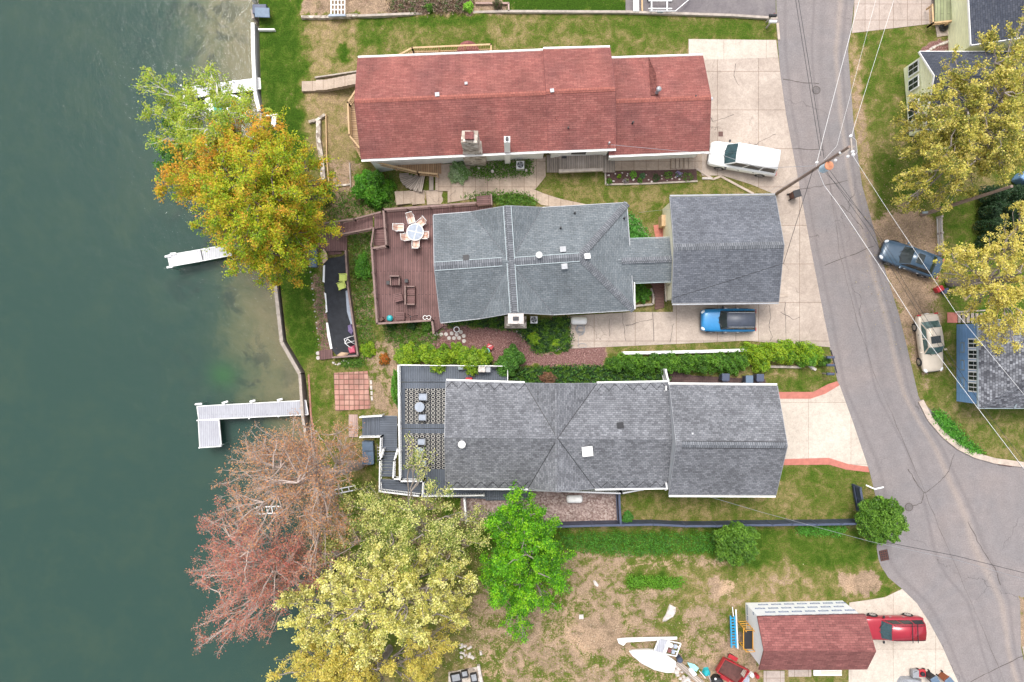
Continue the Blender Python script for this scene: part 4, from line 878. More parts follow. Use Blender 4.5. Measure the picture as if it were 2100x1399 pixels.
rS, cS, rlS, rrS, wS = wing(sg, (1554, 1265.5), (1774, 1260.5), (1777.5, 1373), (1557.5, 1374), (1567.5, 1335), (1796, 1336), 3.1, 4.4, 'redroof2', 'wrapw', 'redroof2', over=.15, gutter=0, extra=marks)
# yellow house
yh = thing('house', 'pale yellow house with dark blue roof behind the golden tree', 'house', P(1980, 180, 0))
def gable_left(parent, T0, B0, Rg, ze, zr, Lx, mat, wmat, over=.25, zb=0.0):
    c = [P(*T0, ze), P(*B0, ze)]; r = P(*Rg, zr); d = Vector((Lx, 0, 0)); mb = MB()
    quadroof(mb, [[c[0], r, r+d, c[0]+d], [r, c[1], c[1]+d, r+d]], mat, 'white'); fascia(mb, [c[0], r, c[1], c[1]+d, r+d, c[0]+d], 'white'); rf = mb.build('roof', parent)
    o = Vector((over, 0, 0)); a = c[0]+o-Vector((0, over, .05)); b = c[1]+o+Vector((0, over, -.05)); ap = r+o-Vector((0, 0, .15)); mw = MB()
    z0 = lambda v: Vector((v.x, v.y, zb)); mw.poly([z0(a), z0(b), b, ap, a], M[wmat]); mw.poly([z0(b), z0(b+d), b+d, b], M[wmat]); mw.poly([z0(a+d), z0(a), a, a+d], M[wmat]); mw.build('wall', parent); return a, b
a, b = gable_left(yh, (1886, 106), (1898, 265), (1917, 155), 2.5, 4.0, 9, 'darkroof', 'yellow')
mb = MB()
def win(mb, x, y, z, wy, hz, pan=2, fr='whitem', gl='glass', s=-1):
    mb.box((x+s*.03, y, z), (.06, wy+.14, hz+.14), M[fr]); n = pan
    for i in range(n):
        for j in range(2): mb.box((x+s*.06, y-wy/2+wy*(i+.5)/n, z-hz/4+hz/2*j), (.03, wy/n-.07, hz/2-.05), M[gl])
for yy in (155, 185, 228, 248):
    q = P(1862+(yy-150)*.07, yy, 0); mb = MB(); win(mb, a.x+.01, q.y, 1.35, .8, 1.2); mb.build('window', yh)
c0, c1 = P(1984, -60, 3.0), P(1992, 92, 3.0); d = Vector((12, 0, 0)); rr = P(2120, -60, 5.2); mb = MB(); r1 = Vector((c1.x+4.3, c1.y, 4.9)); r0 = Vector((c0.x+4.3, c0.y, 4.9))
quadroof(mb, [[c0, c1, r1, r0], [r0, r1, Vector((r1.x+4, r1.y, 3)), Vector((r0.x+4, r0.y, 3))]], 'darkroof', 'white'); fascia(mb, [c0, c1, r1, Vector((r1.x+4, r1.y, 3)), Vector((r0.x+4, r0.y, 3)), r0], 'white'); mb.build('roof', yh)
mb = MB(); o = Vector((.3, .2, -.06)); mb.prism([Vector((c0.x+.3, c0.y, 0)), Vector((c1.x+.3, c1.y+.15, 0)), Vector((c1.x+8, c1.y+.15, 0)), Vector((c0.x+8, c0.y, 0))], 2.9, M['yellow']); mb.build('wall', yh)
mb = MB(); win(mb, c1.x+.3, P(1960, 45, 0).y, 1.9, 1.0, 1.1); mb.build('window', yh)
yd = thing('deck', 'small green stained timber deck against the yellow wall', 'deck', P(1935, 20, 0))
mb = MB(); mb.prism([P(1916, 48, .5), P(1953, 44, .5), P(1953, -60, .5), P(1916, -60, .5)], .12, M['greendeck'] if 'greendeck' in M else M['oldwood'], ud=(0, 1, 0)); mb.build('deck_floor', yd)
mb = MB()
for i in range(4): mb.prism([P(1958, 40-i*14, .6-.0*i), P(1982, 28-i*14, .6), P(1982, 16-i*14, .6), P(1958, 28-i*14, .6)], .06+.02*i, M['oldwood'])
mb.build('steps', yd); rail(yd, [(1912, 10), (1914, 47), (1950, 43)], .5, 'tanr', .5)
# blue house
bh = thing('house', 'blue walled house with charcoal mottled roof and white window row', 'house', P(2050, 750, 0))
ze, zr = 2.9, 5.0
a, b = P(2006, 656.5, ze), P(2006.5, 837, ze); Y0 = (a.y+b.y)/2; hl = (a.y-b.y)/2; r0 = Vector((a.x+hl, Y0, zr+.6)); d = Vector((16, 0, 0)); a2, b2 = a+d, b+d; r1 = r0+d-Vector((hl*0, 0, 0))
mb = MB(); quadroof(mb, [[a, b, r0], [b, b2, r1, r0], [a, r0, r1, a2]], 'grayroof4', 'galv'); fascia(mb, [a, b, b2, a2], 'flash', .12); rb = mb.build('roof', bh)
mb = MB(); mb.bar(P(2080, 838, ze+.05), P(2102, 795, ze+.9), .12, .05, M['flash']); mb.build('flashing', rb); mb = MB(); mb.bar(P(2080, 656, ze+.05), P(2100, 690, ze+.7), .12, .05, M['flash']); mb.build('flashing', rb)
mb = MB(); x = a.x+.3; mb.prism([Vector((x, a.y-.25, 0)), Vector((x, b.y+.25, 0)), Vector((x+15, b.y+.25, 0)), Vector((x+15, a.y-.25, 0))], 2.95, M['blues']); mb.build('wall', bh)
for i in range(5):
    q = P(1990, 707+i*21.5, 0); mb = MB(); win(mb, x, Y0+ (2-i)*.82-.12, 2.05, .62, 1.1, 2); mb.build('window', bh)
for i in range(3):
    mb = MB(); mb.box((x-.03, Y0+1.2-i*1.35, .75), (.06, .8, .45), M['whitem' if i == 9 else 'flash']); mb.box((x-.06, Y0+1.2-i*1.35, .75), (.03, .65, .3), M['blues']); mb.build('vent_panel', bh)
ws = thing('wooden_steps', 'short flight of timber steps beside the blue house', 'steps', P(1985, 651, 0))
for i in range(6): mb = MB(); mb.prism([P(1964+i*9, 642, .1+.1*i), P(1970+i*9, 642, .1+.1*i), P(1970+i*9, 662, .1+.1*i), P(1964+i*9, 662, .1+.1*i)], .06, M['oldwood'], ud=(0, 1, 0)); mb.build('tread', ws)
mb = MB(); mb.bar(P(1960, 640, .2), P(2030, 636, .9), .1, .12, M['oldt']); mb.build('stringer', ws)
slab('landing', [(1943, 641), (1964, 641), (1964, 662), (1943, 662)], 'redconc', .06)

for i, (x0, x1, y0, y1, z) in enumerate([(619, 648, 167, 187, -2.25), (648, 672, 164, 185, -2.0), (672, 682, 162, 183, -1.85), (682, 692, 160, 181, -1.7), (692, 702, 158, 179, -1.55), (702, 712, 156, 177, -1.4), (712, 722, 154, 175, -1.25), (722, 738, 152, 173, -1.1)]):
    slab('stone_steps', [(x0, y0), (x1, y0-1), (x1, y1-1), (x0, y1)], 'conc_walk', z+.25, .5)
wall('retaining_wall', [(648, 162), (690, 156), (736, 149)], .1, .35, 'oldt', 'thin dark timber edging above the stone steps on the dry lawn')

def crack(pts, w=.035, z=.034):
    q = [P(x, y, z) for x, y in pts]; mb = MB(); L = []
    for a, b in zip(q[:-1], q[1:]):
        for i in range(5): t = i/5; L.append(a+(b-a)*t+Vector((random.uniform(-.05, .05), random.uniform(-.05, .05), 0)))
    L.append(q[-1])
    for a, b in zip(L[:-1], L[1:]):
        d = b-a; n = Vector((-d.y, d.x, 0)).normalized()*w*random.uniform(.3, .7); mb.poly([a-n, b-n, b+n, a+n], M['seal'])
    tag(mb.build('pavement_crack'), kind='structure')
M['seal'] = paint('dark crack filler', (.09, .075, .07), .9)
for q in ([(1577, 624), (1582, 650), (1576, 668), (1584, 690), (1580, 699)], [(1275, 640), (1278, 662), (1284, 700)], [(1249, 655), (1250, 690)], [(1338, 628), (1341, 700)], [(1508, 622), (1512, 640), (1509, 699)], [(1610, 620), (1612, 700)], [(1600, 640), (1625, 655), (1640, 652)], [(1380, 665), (1374, 702)], [(1440, 215), (1462, 250), (1505, 235)], [(1510, 130), (1505, 155), (1515, 175)], [(1590, 275), (1560, 290), (1545, 300)], [(1284, 668), (1338, 655)]): crack(q)
for q in ([(1958, 930), (1946, 965), (1925, 990), (1895, 1012), (1888, 1032), (1866, 1040)], [(1895, 1012), (1880, 990), (1862, 962)], [(1606, 162), (1640, 168), (1680, 172)], [(1690, 545), (1730, 530), (1792, 505)], [(1634, 388), (1680, 383), (1738, 370)], [(1985, 1070), (2010, 1120), (2040, 1165), (2052, 1200)], [(2100, 1345), (2040, 1372), (1990, 1399)], [(1625, 305), (1690, 308)], [(1725, 420), (1755, 450), (1770, 470)]): crack(q, .05, .018)
for q in ([(1702, 380), (1722, 520), (1752, 640), (1790, 760), (1830, 850), (1880, 970), (1925, 1080), (1990, 1230), (2060, 1399)],): crack(q, .022, .018)
# ---------------------------------------------------------------- vehicles
def smooth_build(mb, name, parent, sub=1):
    o = mb.build(name, parent, merge=True)
    for f in o.data.polygons: f.use_smooth = True
    if sub: s = o.modifiers.new('s', 'SUBSURF'); s.levels = s.render_levels = sub
    return o
def car(label, cat, px, py, fwd, L, W, body, kind='sedan', hb=.86, hr=1.42, glass='glass', roofm=None, x_wb=.32, x_wt=.10, x_rt=-.26, x_rb=-.36, group='parked cars', hood=.80, name='car', ground=0.0, rails=False, sunroof=False, railm='chrome', rw=.80, ytf=None):
    """local x forward; stations along x as fractions of L"""
    c = P(px, py, 0.6); t = thing(name, label, cat, (c.x, c.y, ground), math.atan2(fwd[1], fwd[0]), group, local=True); hw = W/2
    # body: lofted rings
    if kind == 'sedan': st = [(.5, .70, .42, .52), (.485, .84, .34, .64), (.44, .93, .28, .72), (x_wb, .99, .25, hood), (.1, 1.0, .24, hb), (-.1, 1.0, .24, hb), (-.26, 1.0, .24, hb+.02), (x_rb-.01, .98, .26, hb+.03), (-.46, .92, .30, hb-.01), (-.49, .84, .36, .78), (-.5, .74, .42, .60)]
    else: st = [(.5, .76, .42, .62), (.488, .87, .32, .78), (.45, .94, .28, hood-.06), (x_wb, .99, .25, hood), (.1, 1.0, .24, hb), (-.1, 1.0, .24, hb), (-.3, 1.0, .24, hb), (-.42, .98, .26, hb), (-.475, .95, .30, hb-.02), (-.495, .90, .36, .80), (-.5, .84, .42, .62)]
    mb = MB(); rings = []
    for x, w, z0, z1 in st:
        y = hw*w; m = z0+(z1-z0)*.55
        rings.append([Vector((x*L, s*yy, zz)) for s, yy, zz in [(-1, 0, z0), (-1, y*.85, z0), (-1, y*.98, z0+.08), (-1, y, m), (-1, y*.97, z1-.09), (-1, y*.88, z1-.01), (-1, y*.45, z1+.03), (1, 0, z1+.04), (1, y*.45, z1+.03), (1, y*.88, z1-.01), (1, y*.97, z1-.09), (1, y, m), (1, y*.98, z0+.08), (1, y*.85, z0)]])
    n = len(rings[0])
    for a, b in zip(rings[:-1], rings[1:]):
        for i in range(n): j = (i+1) % n; mb.poly([a[i], a[j], b[j], b[i]], body)
    mb.poly(rings[0][::-1], body); mb.poly(rings[-1], body); bo = smooth_build(mb, 'body', t, 1)
    # cabin: windscreen base -> roof
    yb, yt = hw*.95, hw*(ytf or (.68 if kind == 'sedan' else .75)); zb = hb-.03
    B = [Vector((x_wb*L, 0, hood-.02)), Vector((x_wb*L-.12, yb*.85, zb-.02)), Vector((x_rb*L, yb*.9, zb))]
    def ring(y_s): return [Vector((x_wb*L-.14, yb*.84*y_s, zb-.03)), Vector((x_wt*L-.04, yt*y_s, hr-.05)), Vector((x_rt*L+.04, yt*y_s*.98, hr-.06)), Vector((x_rb*L, yb*.86*y_s, zb-.02))]
    Lr, Rr = ring(1), ring(-1); Cf = Vector((x_wb*L, 0, hood+.02)); Ct = Vector((x_wt*L, 0, hr-.02)); Cr = Vector((x_rt*L, 0, hr-.03)); Cb = Vector((x_rb*L-.03, 0, zb+.01)); RM = roofm or body
    mb = MB(); Cm = Vector(((x_wt+x_rt)/2*L, 0, hr)); Lm = (Lr[1]+Lr[2])/2+Vector((0, 0, .035)); Rm = (Rr[1]+Rr[2])/2+Vector((0, 0, .035))
    for q in ([Lr[1], Lm, Cm, Ct], [Lm, Lr[2], Cr, Cm], [Ct, Cm, Rm, Rr[1]], [Cm, Cr, Rr[2], Rm]): mb.poly(q, RM, smooth=True)
    mb.poly([Ct, Cf, Lr[0], Lr[1]], RM); mb.poly([Rr[1], Rr[0], Cf, Ct], RM); mb.poly([Lr[2], Lr[3], Cb, Cr], RM); mb.poly([Cr, Cb, Rr[3], Rr[2]], RM)
    mb.poly([Lr[0], Lr[3], Lr[2], Lm, Lr[1]], RM); mb.poly([Rr[1], Rm, Rr[2], Rr[3], Rr[0]], RM); cab = mb.build('roof', t, merge=True)
    def panel(nm, q, inset, mat, lift=.012):
        c = sum(q, Vector((0, 0, 0)))/len(q); nn = (q[1]-q[0]).cross(q[2]-q[0]).normalized()
        if nn.dot(c-Vector((0, 0, .6))) < 0: nn = -nn
        q2 = [p+(c-p)*inset+nn*lift for p in q]; m_ = MB(); m_.poly(q2 if (q2[1]-q2[0]).cross(q2[2]-q2[0]).dot(nn) > 0 else q2[::-1], mat); return m_.build(nm, t)
    m_ = MB()
    def two(nm, A, mat, lift, ins):
        m_ = MB()
        for s, rr in ((1, Lr), (-1, Rr)):
            q = [A[0], A[1], rr[A[2]], rr[A[3]]]; nn = (q[1]-q[0]).cross(q[2]-q[0]).normalized(); 
            if nn.z < 0: nn = -nn
            q = [q[0]+(q[1]-q[0])*ins, q[1]+(q[0]-q[1])*ins, q[2]+(q[3]-q[2])*ins+(q[1]-q[2])*.06, q[3]+(q[2]-q[3])*ins+(q[0]-q[3])*.06]; q = [p+nn*lift for p in q]; m_.poly(ccw(q), mat)
        return m_.build(nm, t)
    two('windshield', (Ct, Cf, 0, 1), M[glass], .014, .05); two('rear_window', (Cr, Cb, 3, 2), M[glass], .014, .08)
    cuts = [(.04, .46), (.49, .96)] if kind == 'sedan' else [(.04, .33), (.36, .66), (.69, .97)]
    for rr in (Lr, Rr):
        for a, b in cuts:
            f = lambda u, v: (rr[0]+(rr[3]-rr[0])*u)*(1-v)+(rr[1]+(rr[2]-rr[1])*u)*v
            panel('side_window', [f(a, .1), f(b, .1), f(b, .9), f(a, .9)], .02, M['glass' if glass != 'glassg' else 'glassg'])
    wr = .33*(1.12 if kind != 'sedan' else 1)
    for sx in (.31, -.29):
        for s in (1, -1):
            m_ = MB(); c_ = Vector((sx*L, s*(hw-.10), wr)); m_.tube([c_-Vector((0, .11, 0)), c_+Vector((0, .11, 0))], wr, M['tire'], 18); w_ = m_.build('wheel', t)
            m_ = MB(); m_.tube([c_+Vector((0, s*.10, 0)), c_+Vector((0, s*.125, 0))], wr*.62, M['chrome'], 14)
            for k in range(5): m_.box(c_+Vector((math.cos(k*1.257)*wr*.34, s*.125, math.sin(k*1.257)*wr*.34)), (.05, .02, .05), M['black'])
            m_.build('rim', w_)
    for s in (1, -1):
        hl = rw
        m_ = MB(); c_ = Vector((.462*L, s*hw*.70, (.60 if kind == 'sedan' else .74))); m_.lathe(c_, [(.01, -.06), (.15, -.03), (.17, .03), (.10, .085), (.01, .10)], M['lamp'], 12, 1.15, .75, s*-.5); m_.build('headlight', t)
        m_ = MB(); m_.box((-.487*L, s*hw*.74, .74), (.12, .30, .16), M['tail']); m_.build('taillight', t, bevel=.03)
        m_ = MB(); m_.box((x_wb*L-.32, s*(hw+.06), zb+.03), (.14, .20, .13), body if kind == 'sedan' else M['black']); m_.build('mirror', t, bevel=.03)
        for k in range(2): m_ = MB(); m_.box(((.06-.22*k)*L, s*(hw*1.0+.004), hb-.16), (.16, .03, .035), M['chrome']); m_.build('door_handle', t)
    m_ = MB(); m_.box((.498*L, 0, .48), (.06, W*.60, .16), M['black']); m_.build('grille', t, bevel=.02)
    m_ = MB(); m_.box((-.5*L, 0, .62), (.03, .32, .13), M['wrapw']); m_.build('number_plate', t)
    for s in (1, -1):
        m_ = MB(); m_.bar((x_wb*L+.04, s*.1, hood+.035), (x_wb*L-.22, s*.52, zb+.15), .03, .02, M['black']); m_.build('wiper', t)
    if rails:
        for s in (1, -1): m_ = MB(); m_.tube([(x_wt*L-.1, s*yt*.93, hr-.01), (x_wt*L-.25, s*yt*.93, hr+.06), (x_rt*L+.3, s*yt*.92, hr+.06), (x_rt*L+.1, s*yt*.92, hr-.01)], .022, M[railm], 6); m_.build('roof_rail', t)
    if sunroof: m_ = MB(); xm = (x_wt*.62+x_rt*.38)*L; m_.box((xm, 0, hr+.005), (.55, yt*1.25, .02), M['glass']); m_.build('sunroof', t, bevel=.01)
    return t, cab
def carpaint(name, c, rough=.28):
    m, nt, b = new_mat(name); p = nd(nt, 'TexCoord').outputs['Object']; n = noise(nt, p, 2.5, 4)
    nt.links.new(mixc(nt, 1.0, c, gray(nt, mr(nt, n, .3, .7, .93, 1.06)), 'MULTIPLY'), b.inputs['Base Color'])
    b.inputs['Roughness'].default_value = rough; b.inputs['Metallic'].default_value = .15; b.inputs['Coat Weight'].default_value = .4; b.inputs['Coat Roughness'].default_value = .12; return m
pw, pb, pn, pc_, pr = paint('white car paint', (.84, .84, .84), .35, var=.02, fine=.01), carpaint('bright blue car paint', (.015, .20, .46)), carpaint('slate blue car paint', (.045, .085, .135)), carpaint('cream car paint', (.60, .52, .42)), carpaint('crimson car paint', (.33, .016, .032))
pk = paint('charcoal roof paint', (.055, .065, .09), .45)
car('large white sport utility vehicle parked at an angle by the red roofed house', 'suv', 1524, 326, (-1, .17), 5.35, 2.0, pw, 'suv', 1.0, 1.92, 'glassb', None, .31, .165, -.44, -.475, hood=1.04)
car('small bright blue hatchback with black roof and chrome roof rails on the driveway', 'hatchback', 1493, 657, (-1, 0), 4.2, 1.84, pb, 'suv', .98, 1.52, 'glass', pk, .20, .08, -.43, -.475, hood=.93, rails=True, ytf=.64)
car('dusty slate blue sedan with a sunroof parked on bare dirt beside the road', 'sedan', 1868, 531, (-1, .36), 4.75, 1.84, pn, 'sedan', .90, 1.42, 'glass', None, .22, .06, -.26, -.38, sunroof=True)
car('cream sedan with a sunroof parked on gravel beside the blue house', 'sedan', 1907, 703, (.13, -1), 4.5, 1.76, pc_, 'sedan', .90, 1.42, 'glassg', None, .21, .07, -.25, -.38, sunroof=True)
tr_, cb_ = car('crimson wagon with two roof bars parked against the small red roofed garage', 'wagon', 1830, 1287, (-1, 0), 4.55, 1.80, pr, 'suv', .98, 1.62, 'glassb', None, .26, .12, -.45, -.475, hood=.96, rails=True, railm='black', ytf=.68)
for x in (-.9, -1.3):
    mb = MB(); mb.bar((x, -.72, 1.70), (x-.05, .72, 1.70), .04, .03, M['black']); mb.build('roof_bar', tr_)
# ---------------------------------------------------------------- docks
def dock(label, polys, z, mat, posts, ends=(), ud=(0, 1, 0)):
    c = P(*polys[0][0], z); t = thing('dock', label, 'dock', c)
    for poly in polys:
        mb = MB(); q = [P(x, y, z-.1) for x, y in poly]; mb.prism(q, .1, M[mat], M['dockw'], ud=ud); mb.build('dock_deck', t)
        mb = MB(); 
        for i in range(len(q)): mb.bar(q[i]+Vector((0, 0, .06)), q[(i+1) % len(q)]+Vector((0, 0, .06)), .06, .13, M['whitem'])
        mb.build('frame', t)
    for x, y, h in posts:
        mb = MB(); a = P(x, y, z); mb.tube([Vector((a.x, a.y, -5.0)), Vector((a.x, a.y, z+h))], .04, M['alu'], 8); mb.lathe(Vector((a.x, a.y, z+h)), [(.06, 0), (.06, .05), (.01, .06)], M['whitem'], 8); mb.build('post', t)
    for a, b in ends:
        mb = MB(); mb.box((P(*a, z)+P(*b, z))/2+Vector((0, 0, .05)), ((P(*a, z)-P(*b, z)).length, .16, .16), M['whitem'], math.atan2(-(b[1]-a[1]), b[0]-a[0])); mb.build('bumper', t, bevel=.02)
    return t
ZD = -2.75
dock('L shaped pale grey dock reaching into the lake below the lawn', [[(405, 833), (628, 821), (633, 850), (409, 861)], [(408, 862), (450, 861), (455, 915), (411, 918)]], ZD, 'dock', [(404, 829, .25), (462, 827, .25), (518, 825, .25), (574, 821, .25), (406, 862, .1), (512, 858, .1), (572, 854, .1), (410, 918, .1), (453, 913, .1)], [((402, 829), (415, 828)), ((456, 827), (468, 823)), ((513, 824), (524, 821)), ((569, 821), (580, 818))])
dock('short white dock poking out from under the orange tree', [[(345, 524), (413, 512), (418, 535), (350, 547)], [(413, 512), (470, 502), (475, 524), (418, 535)]], ZD, 'dockw', [(343, 526, .2), (347, 549, .2)], [((339, 527), (351, 525)), ((343, 549), (355, 547)), ((350, 521), (362, 520))])
dock('white T shaped dock half hidden under the birch branches', [[(378, 181), (534, 161), (536, 183), (380, 203)], [(376, 183), (395, 181), (400, 235), (382, 240)]], ZD, 'dockw', [(375, 178, .3), (430, 173, .2), (380, 238, .2), (480, 168, .2)])
bt = thing('boat', 'green and white paddle boat moored under the birch branches', 'boat', P(455, 215, WATER))
mb = MB(); pts = [(425, 236), (432, 242), (455, 236), (492, 231), (502, 222), (500, 205), (485, 198), (440, 200), (425, 207)]; mb.prism([P(x, y, -3.35) for x, y in pts], .5, M['whitem'], M['whitem']); mb.build('hull', bt, bevel=.05)
for q in ([(436, 204), (455, 203), (457, 232), (440, 235)], [(468, 202), (490, 203), (490, 226), (470, 228)]): mb = MB(); mb.prism([P(x, y, -2.86) for x, y in q], .05, M['greenp'] if 'greenp' in M else M['teal']); mb.build('seat', bt)
# dock box
db = thing('dock_box', 'navy blue dock box beside the white seawall', 'dock box', P(540, 27, -2.5)); a = P(539, 27, -2.1)
mb = MB(); mb.prism([P(524, 17, -2.5), P(552, 17, -2.5), P(553, 36, -2.5), P(524, 36, -2.5)], .7, M['navyp']); mb.build('box_body', db, bevel=.04); mb = MB(); mb.prism([P(523, 16, -1.8), P(553, 17, -1.8), P(554, 37, -1.8), P(523, 36, -1.8)], .09, M['binblue']); mb.build('lid', db, bevel=.03)
# ---------------------------------------------------------------- brown deck
ZK = .35
bd = thing('deck', 'large reddish brown timber deck with rails in front of the slate roofed house', 'deck', P(830, 540, ZK))
fl = [(786, 430), (1008, 412), (1010, 442), (900, 460), (910, 668), (890, 682), (884, 658), (774, 665), (764, 508), (792, 504)]
mb = MB(); mb.prism([P(x, y, ZK-.12) for x, y in fl], .12, M['dbrown'], M['brail'], ud=(0, 1, 0)); mb.build('deck_floor', bd)
rail(bd, [(786, 430), (975, 416)], ZK, 'brail', .95, step=.12, cap=.15); rail(bd, [(786, 430), (792, 504), (766, 509)], ZK, 'brail', cap=.14); rail(bd, [(762, 508), (773, 664), (886, 657), (889, 684)], ZK, 'brail', cap=.14)
mb = MB(); mb.prism([P(977, 405, ZK), P(1007, 402, ZK), P(1007, 422, ZK), P(980, 424, ZK)], .45, M['dbrown'], M['brail'], ud=(1, 0, 0)); mb.bar(P(1008, 402, ZK), P(1009, 424, ZK), .1, 1.6, M['brail']); mb.build('bench', bd)
for x0, y0 in ((765, 560), (767, 600), (778, 662), (830, 660)):
    mb = MB(); a = P(x0, y0, 0); mb.tube([Vector((a.x, a.y, -2.4)), Vector((a.x, a.y, .2))], .09, M['brail'], 6); mb.build('post', bd)
bs = thing('deck_stairs', 'long brown timber stairs running down from the deck towards the orange tree', 'stairs', P(730, 465, -1))
mb = MB(); mb.prism([P(768, 466, -.1), P(792, 460, -.1), P(792, 504, -.1), P(768, 504, -.1)], .1, M['dbrown'], M['brail'], ud=(1, 0, 0)); mb.build('landing', bs)
mb = MB(); mb.prism([P(768, 440, .1), P(790, 436, .1), P(792, 466, .1), P(768, 470, .1)], .1, M['dbrown'], M['brail'], ud=(0, 1, 0)); mb.build('landing', bs)
for i in range(13):
    t = i/12; x = 764-t*66; y0 = 443+t*17; z = -.05-t*1.9; mb = MB(); mb.prism([P(x-5, y0, z), P(x+.6, y0-1, z), P(x+.6, y0+27-t*5, z), P(x-5, y0+28-t*5, z)], .05, M['dbrown'], M['brail'], ud=(0, 1, 0)); mb.build('tread', bs)
rail(bs, [(780, 435), (726, 449), (664, 458)], 0, 'brail', .9, zs=[.1, -1.0, -2.1]); rail(bs, [(764, 468), (692, 482)], 0, 'brail', .9, zs=[-.1, -2.0]); rail(bs, [(766, 468), (761, 505)], -.1, 'brail', .9)
mb = MB(); mb.prism([P(640, 463, -2.15), P(694, 460, -2.15), P(694, 484, -2.15), P(712, 484, -2.15), P(712, 514, -2.15), P(672, 516, -2.15), P(640, 500, -2.15)], .1, M['dbrown'], M['brail'], ud=(0, 1, 0)); mb.build('landing', bs)
for i in range(2): mb = MB(); mb.prism([P(673, 515+i*7, -2.25-.12*i), P(700, 514+i*7, -2.25-.12*i), P(701, 521+i*7, -2.25-.12*i), P(674, 523+i*7, -2.25-.12*i)], .06, M['dbrown'], ud=(1, 0, 0)); mb.build('tread', bs)
es = thing('deck_steps', 'three brown steps at the corner of the deck beside round stepping stones', 'steps', P(903, 670, 0))
for i in range(3): mb = MB(); mb.prism([P(890, 664+i*6, .2-.13*i), P(917, 662+i*6, .2-.13*i), P(917, 669+i*6, .2-.13*i), P(890, 670+i*6, .2-.13*i)], .05, M['dbrown'], ud=(1, 0, 0)); mb.build('tread', es)
# patio set
F = ZK; WM = M['whitem']
tb = thing('patio_table', 'round grey glass patio table with white frame on the brown deck', 'table', P(852, 477, F))
c = P(851.5, 476, F+.7); mb = MB(); mb.lathe(c, [(.60, 0), (.62, .02), (.01, .025)], M['cloth'], 24); mb.build('table_top', tb); mb = MB()
for k in range(24): a = k*math.pi/12; b = a+math.pi/12; mb.bar(c+Vector((math.cos(a)*.63, math.sin(a)*.63, .02)), c+Vector((math.cos(b)*.63, math.sin(b)*.63, .02)), .05, .04, WM)
mb.bar(c+Vector((-.6, .15, .035)), c+Vector((.6, -.12, .035)), .035, .02, WM); mb.bar(c+Vector((-.12, -.6, .035)), c+Vector((.2, .6, .035)), .035, .02, WM); mb.build('rim', tb)
for k in range(4): a = .78+k*1.571; mb = MB(); mb.tube([c+Vector((math.cos(a)*.42, math.sin(a)*.42, 0)), c+Vector((math.cos(a)*.5, math.sin(a)*.5, -.7))], .02, WM, 6); mb.build('leg', tb)
def sling_chair(px, py, ang, label, group, z=F, fab='peach', fr='whitem', first=[None]):
    t = thing('patio_chair', label, 'chair', P(px, py, z+.45)-Vector((0, 0, .45)), ang, group, local=True)
    key = (fab, fr); protos = sling_chair.p
    if key in protos:
        for ch in protos[key].children: copy_tree(ch, t)
        return t
    for nm, q in (('seat', [(.27, -.25, .42), (.27, .25, .42), (-.22, .25, .38), (-.22, -.25, .38)]), ('backrest', [(-.20, -.25, .42), (-.20, .25, .42), (-.42, .23, .98), (-.42, -.23, .98)])):
        mb = MB(); q = [Vector(v) for v in q]; nn = (q[1]-q[0]).cross(q[2]-q[0]).normalized()*.025; mb.poly(q, M[fab]); mb.poly([p-nn for p in q][::-1], M[fab]); o = mb.build(nm, t)
        mb = MB(); d = [q[0]*.55+q[1]*.45, q[0]*.45+q[1]*.55, q[3]*.45+q[2]*.55, q[3]*.55+q[2]*.45]; mb.poly([p+nn*.3+Vector((0, 0, .003)) for p in d], M['copper' if fab == 'peach' else fab]); mb.build('stripe', o)
    mb = MB()
    for s in (1, -1): mb.tube([(.30, s*.28, .0), (.30, s*.28, .62), (-.30, s*.28, .62), (-.28, s*.28, 0)], .02, M[fr], 6); mb.tube([(-.2, s*.26, .40), (-.45, s*.24, 1.0)], .02, M[fr], 6)
    mb.tube([(-.45, -.24, 1.0), (-.45, .24, 1.0)], .02, M[fr], 6); mb.tube([(.28, -.28, .42), (.28, .28, .42)], .02, M[fr], 6); mb.build('frame', t); protos[key] = t
    return t
sling_chair.p = {}
GR = 'white sling chairs round the patio table'
for x, y, d, lb in ((820, 467, (-1, 0), 'white sling chair standing apart from the round table, on the lake side'), (843, 450, (-.3, 1), 'white sling chair at the lake side of the round table top end'), (863, 458, (.8, .7), 'white sling chair pushed diagonally against the round patio table'), (836, 486, (-1, -.15), 'white sling chair below the lone chair, tight against the round table'), (869, 483, (1, 0), 'white sling chair on the house side of the round patio table'), (853, 499, (0, -1), 'white sling chair at the lower end of the round patio table')):
    a = math.atan2(-d[1], -d[0]); sling_chair(x, y, a, lb, GR)
def boxset(name, label, cat, parts, group=None):
    t = thing(name, label, cat, parts[0][1], group=group)
    for nm, c, sz, mat, rz in parts: mb = MB(); mb.box(c, sz, M[mat], rz, 'x'); mb.build(nm, t, bevel=.015)
    return t
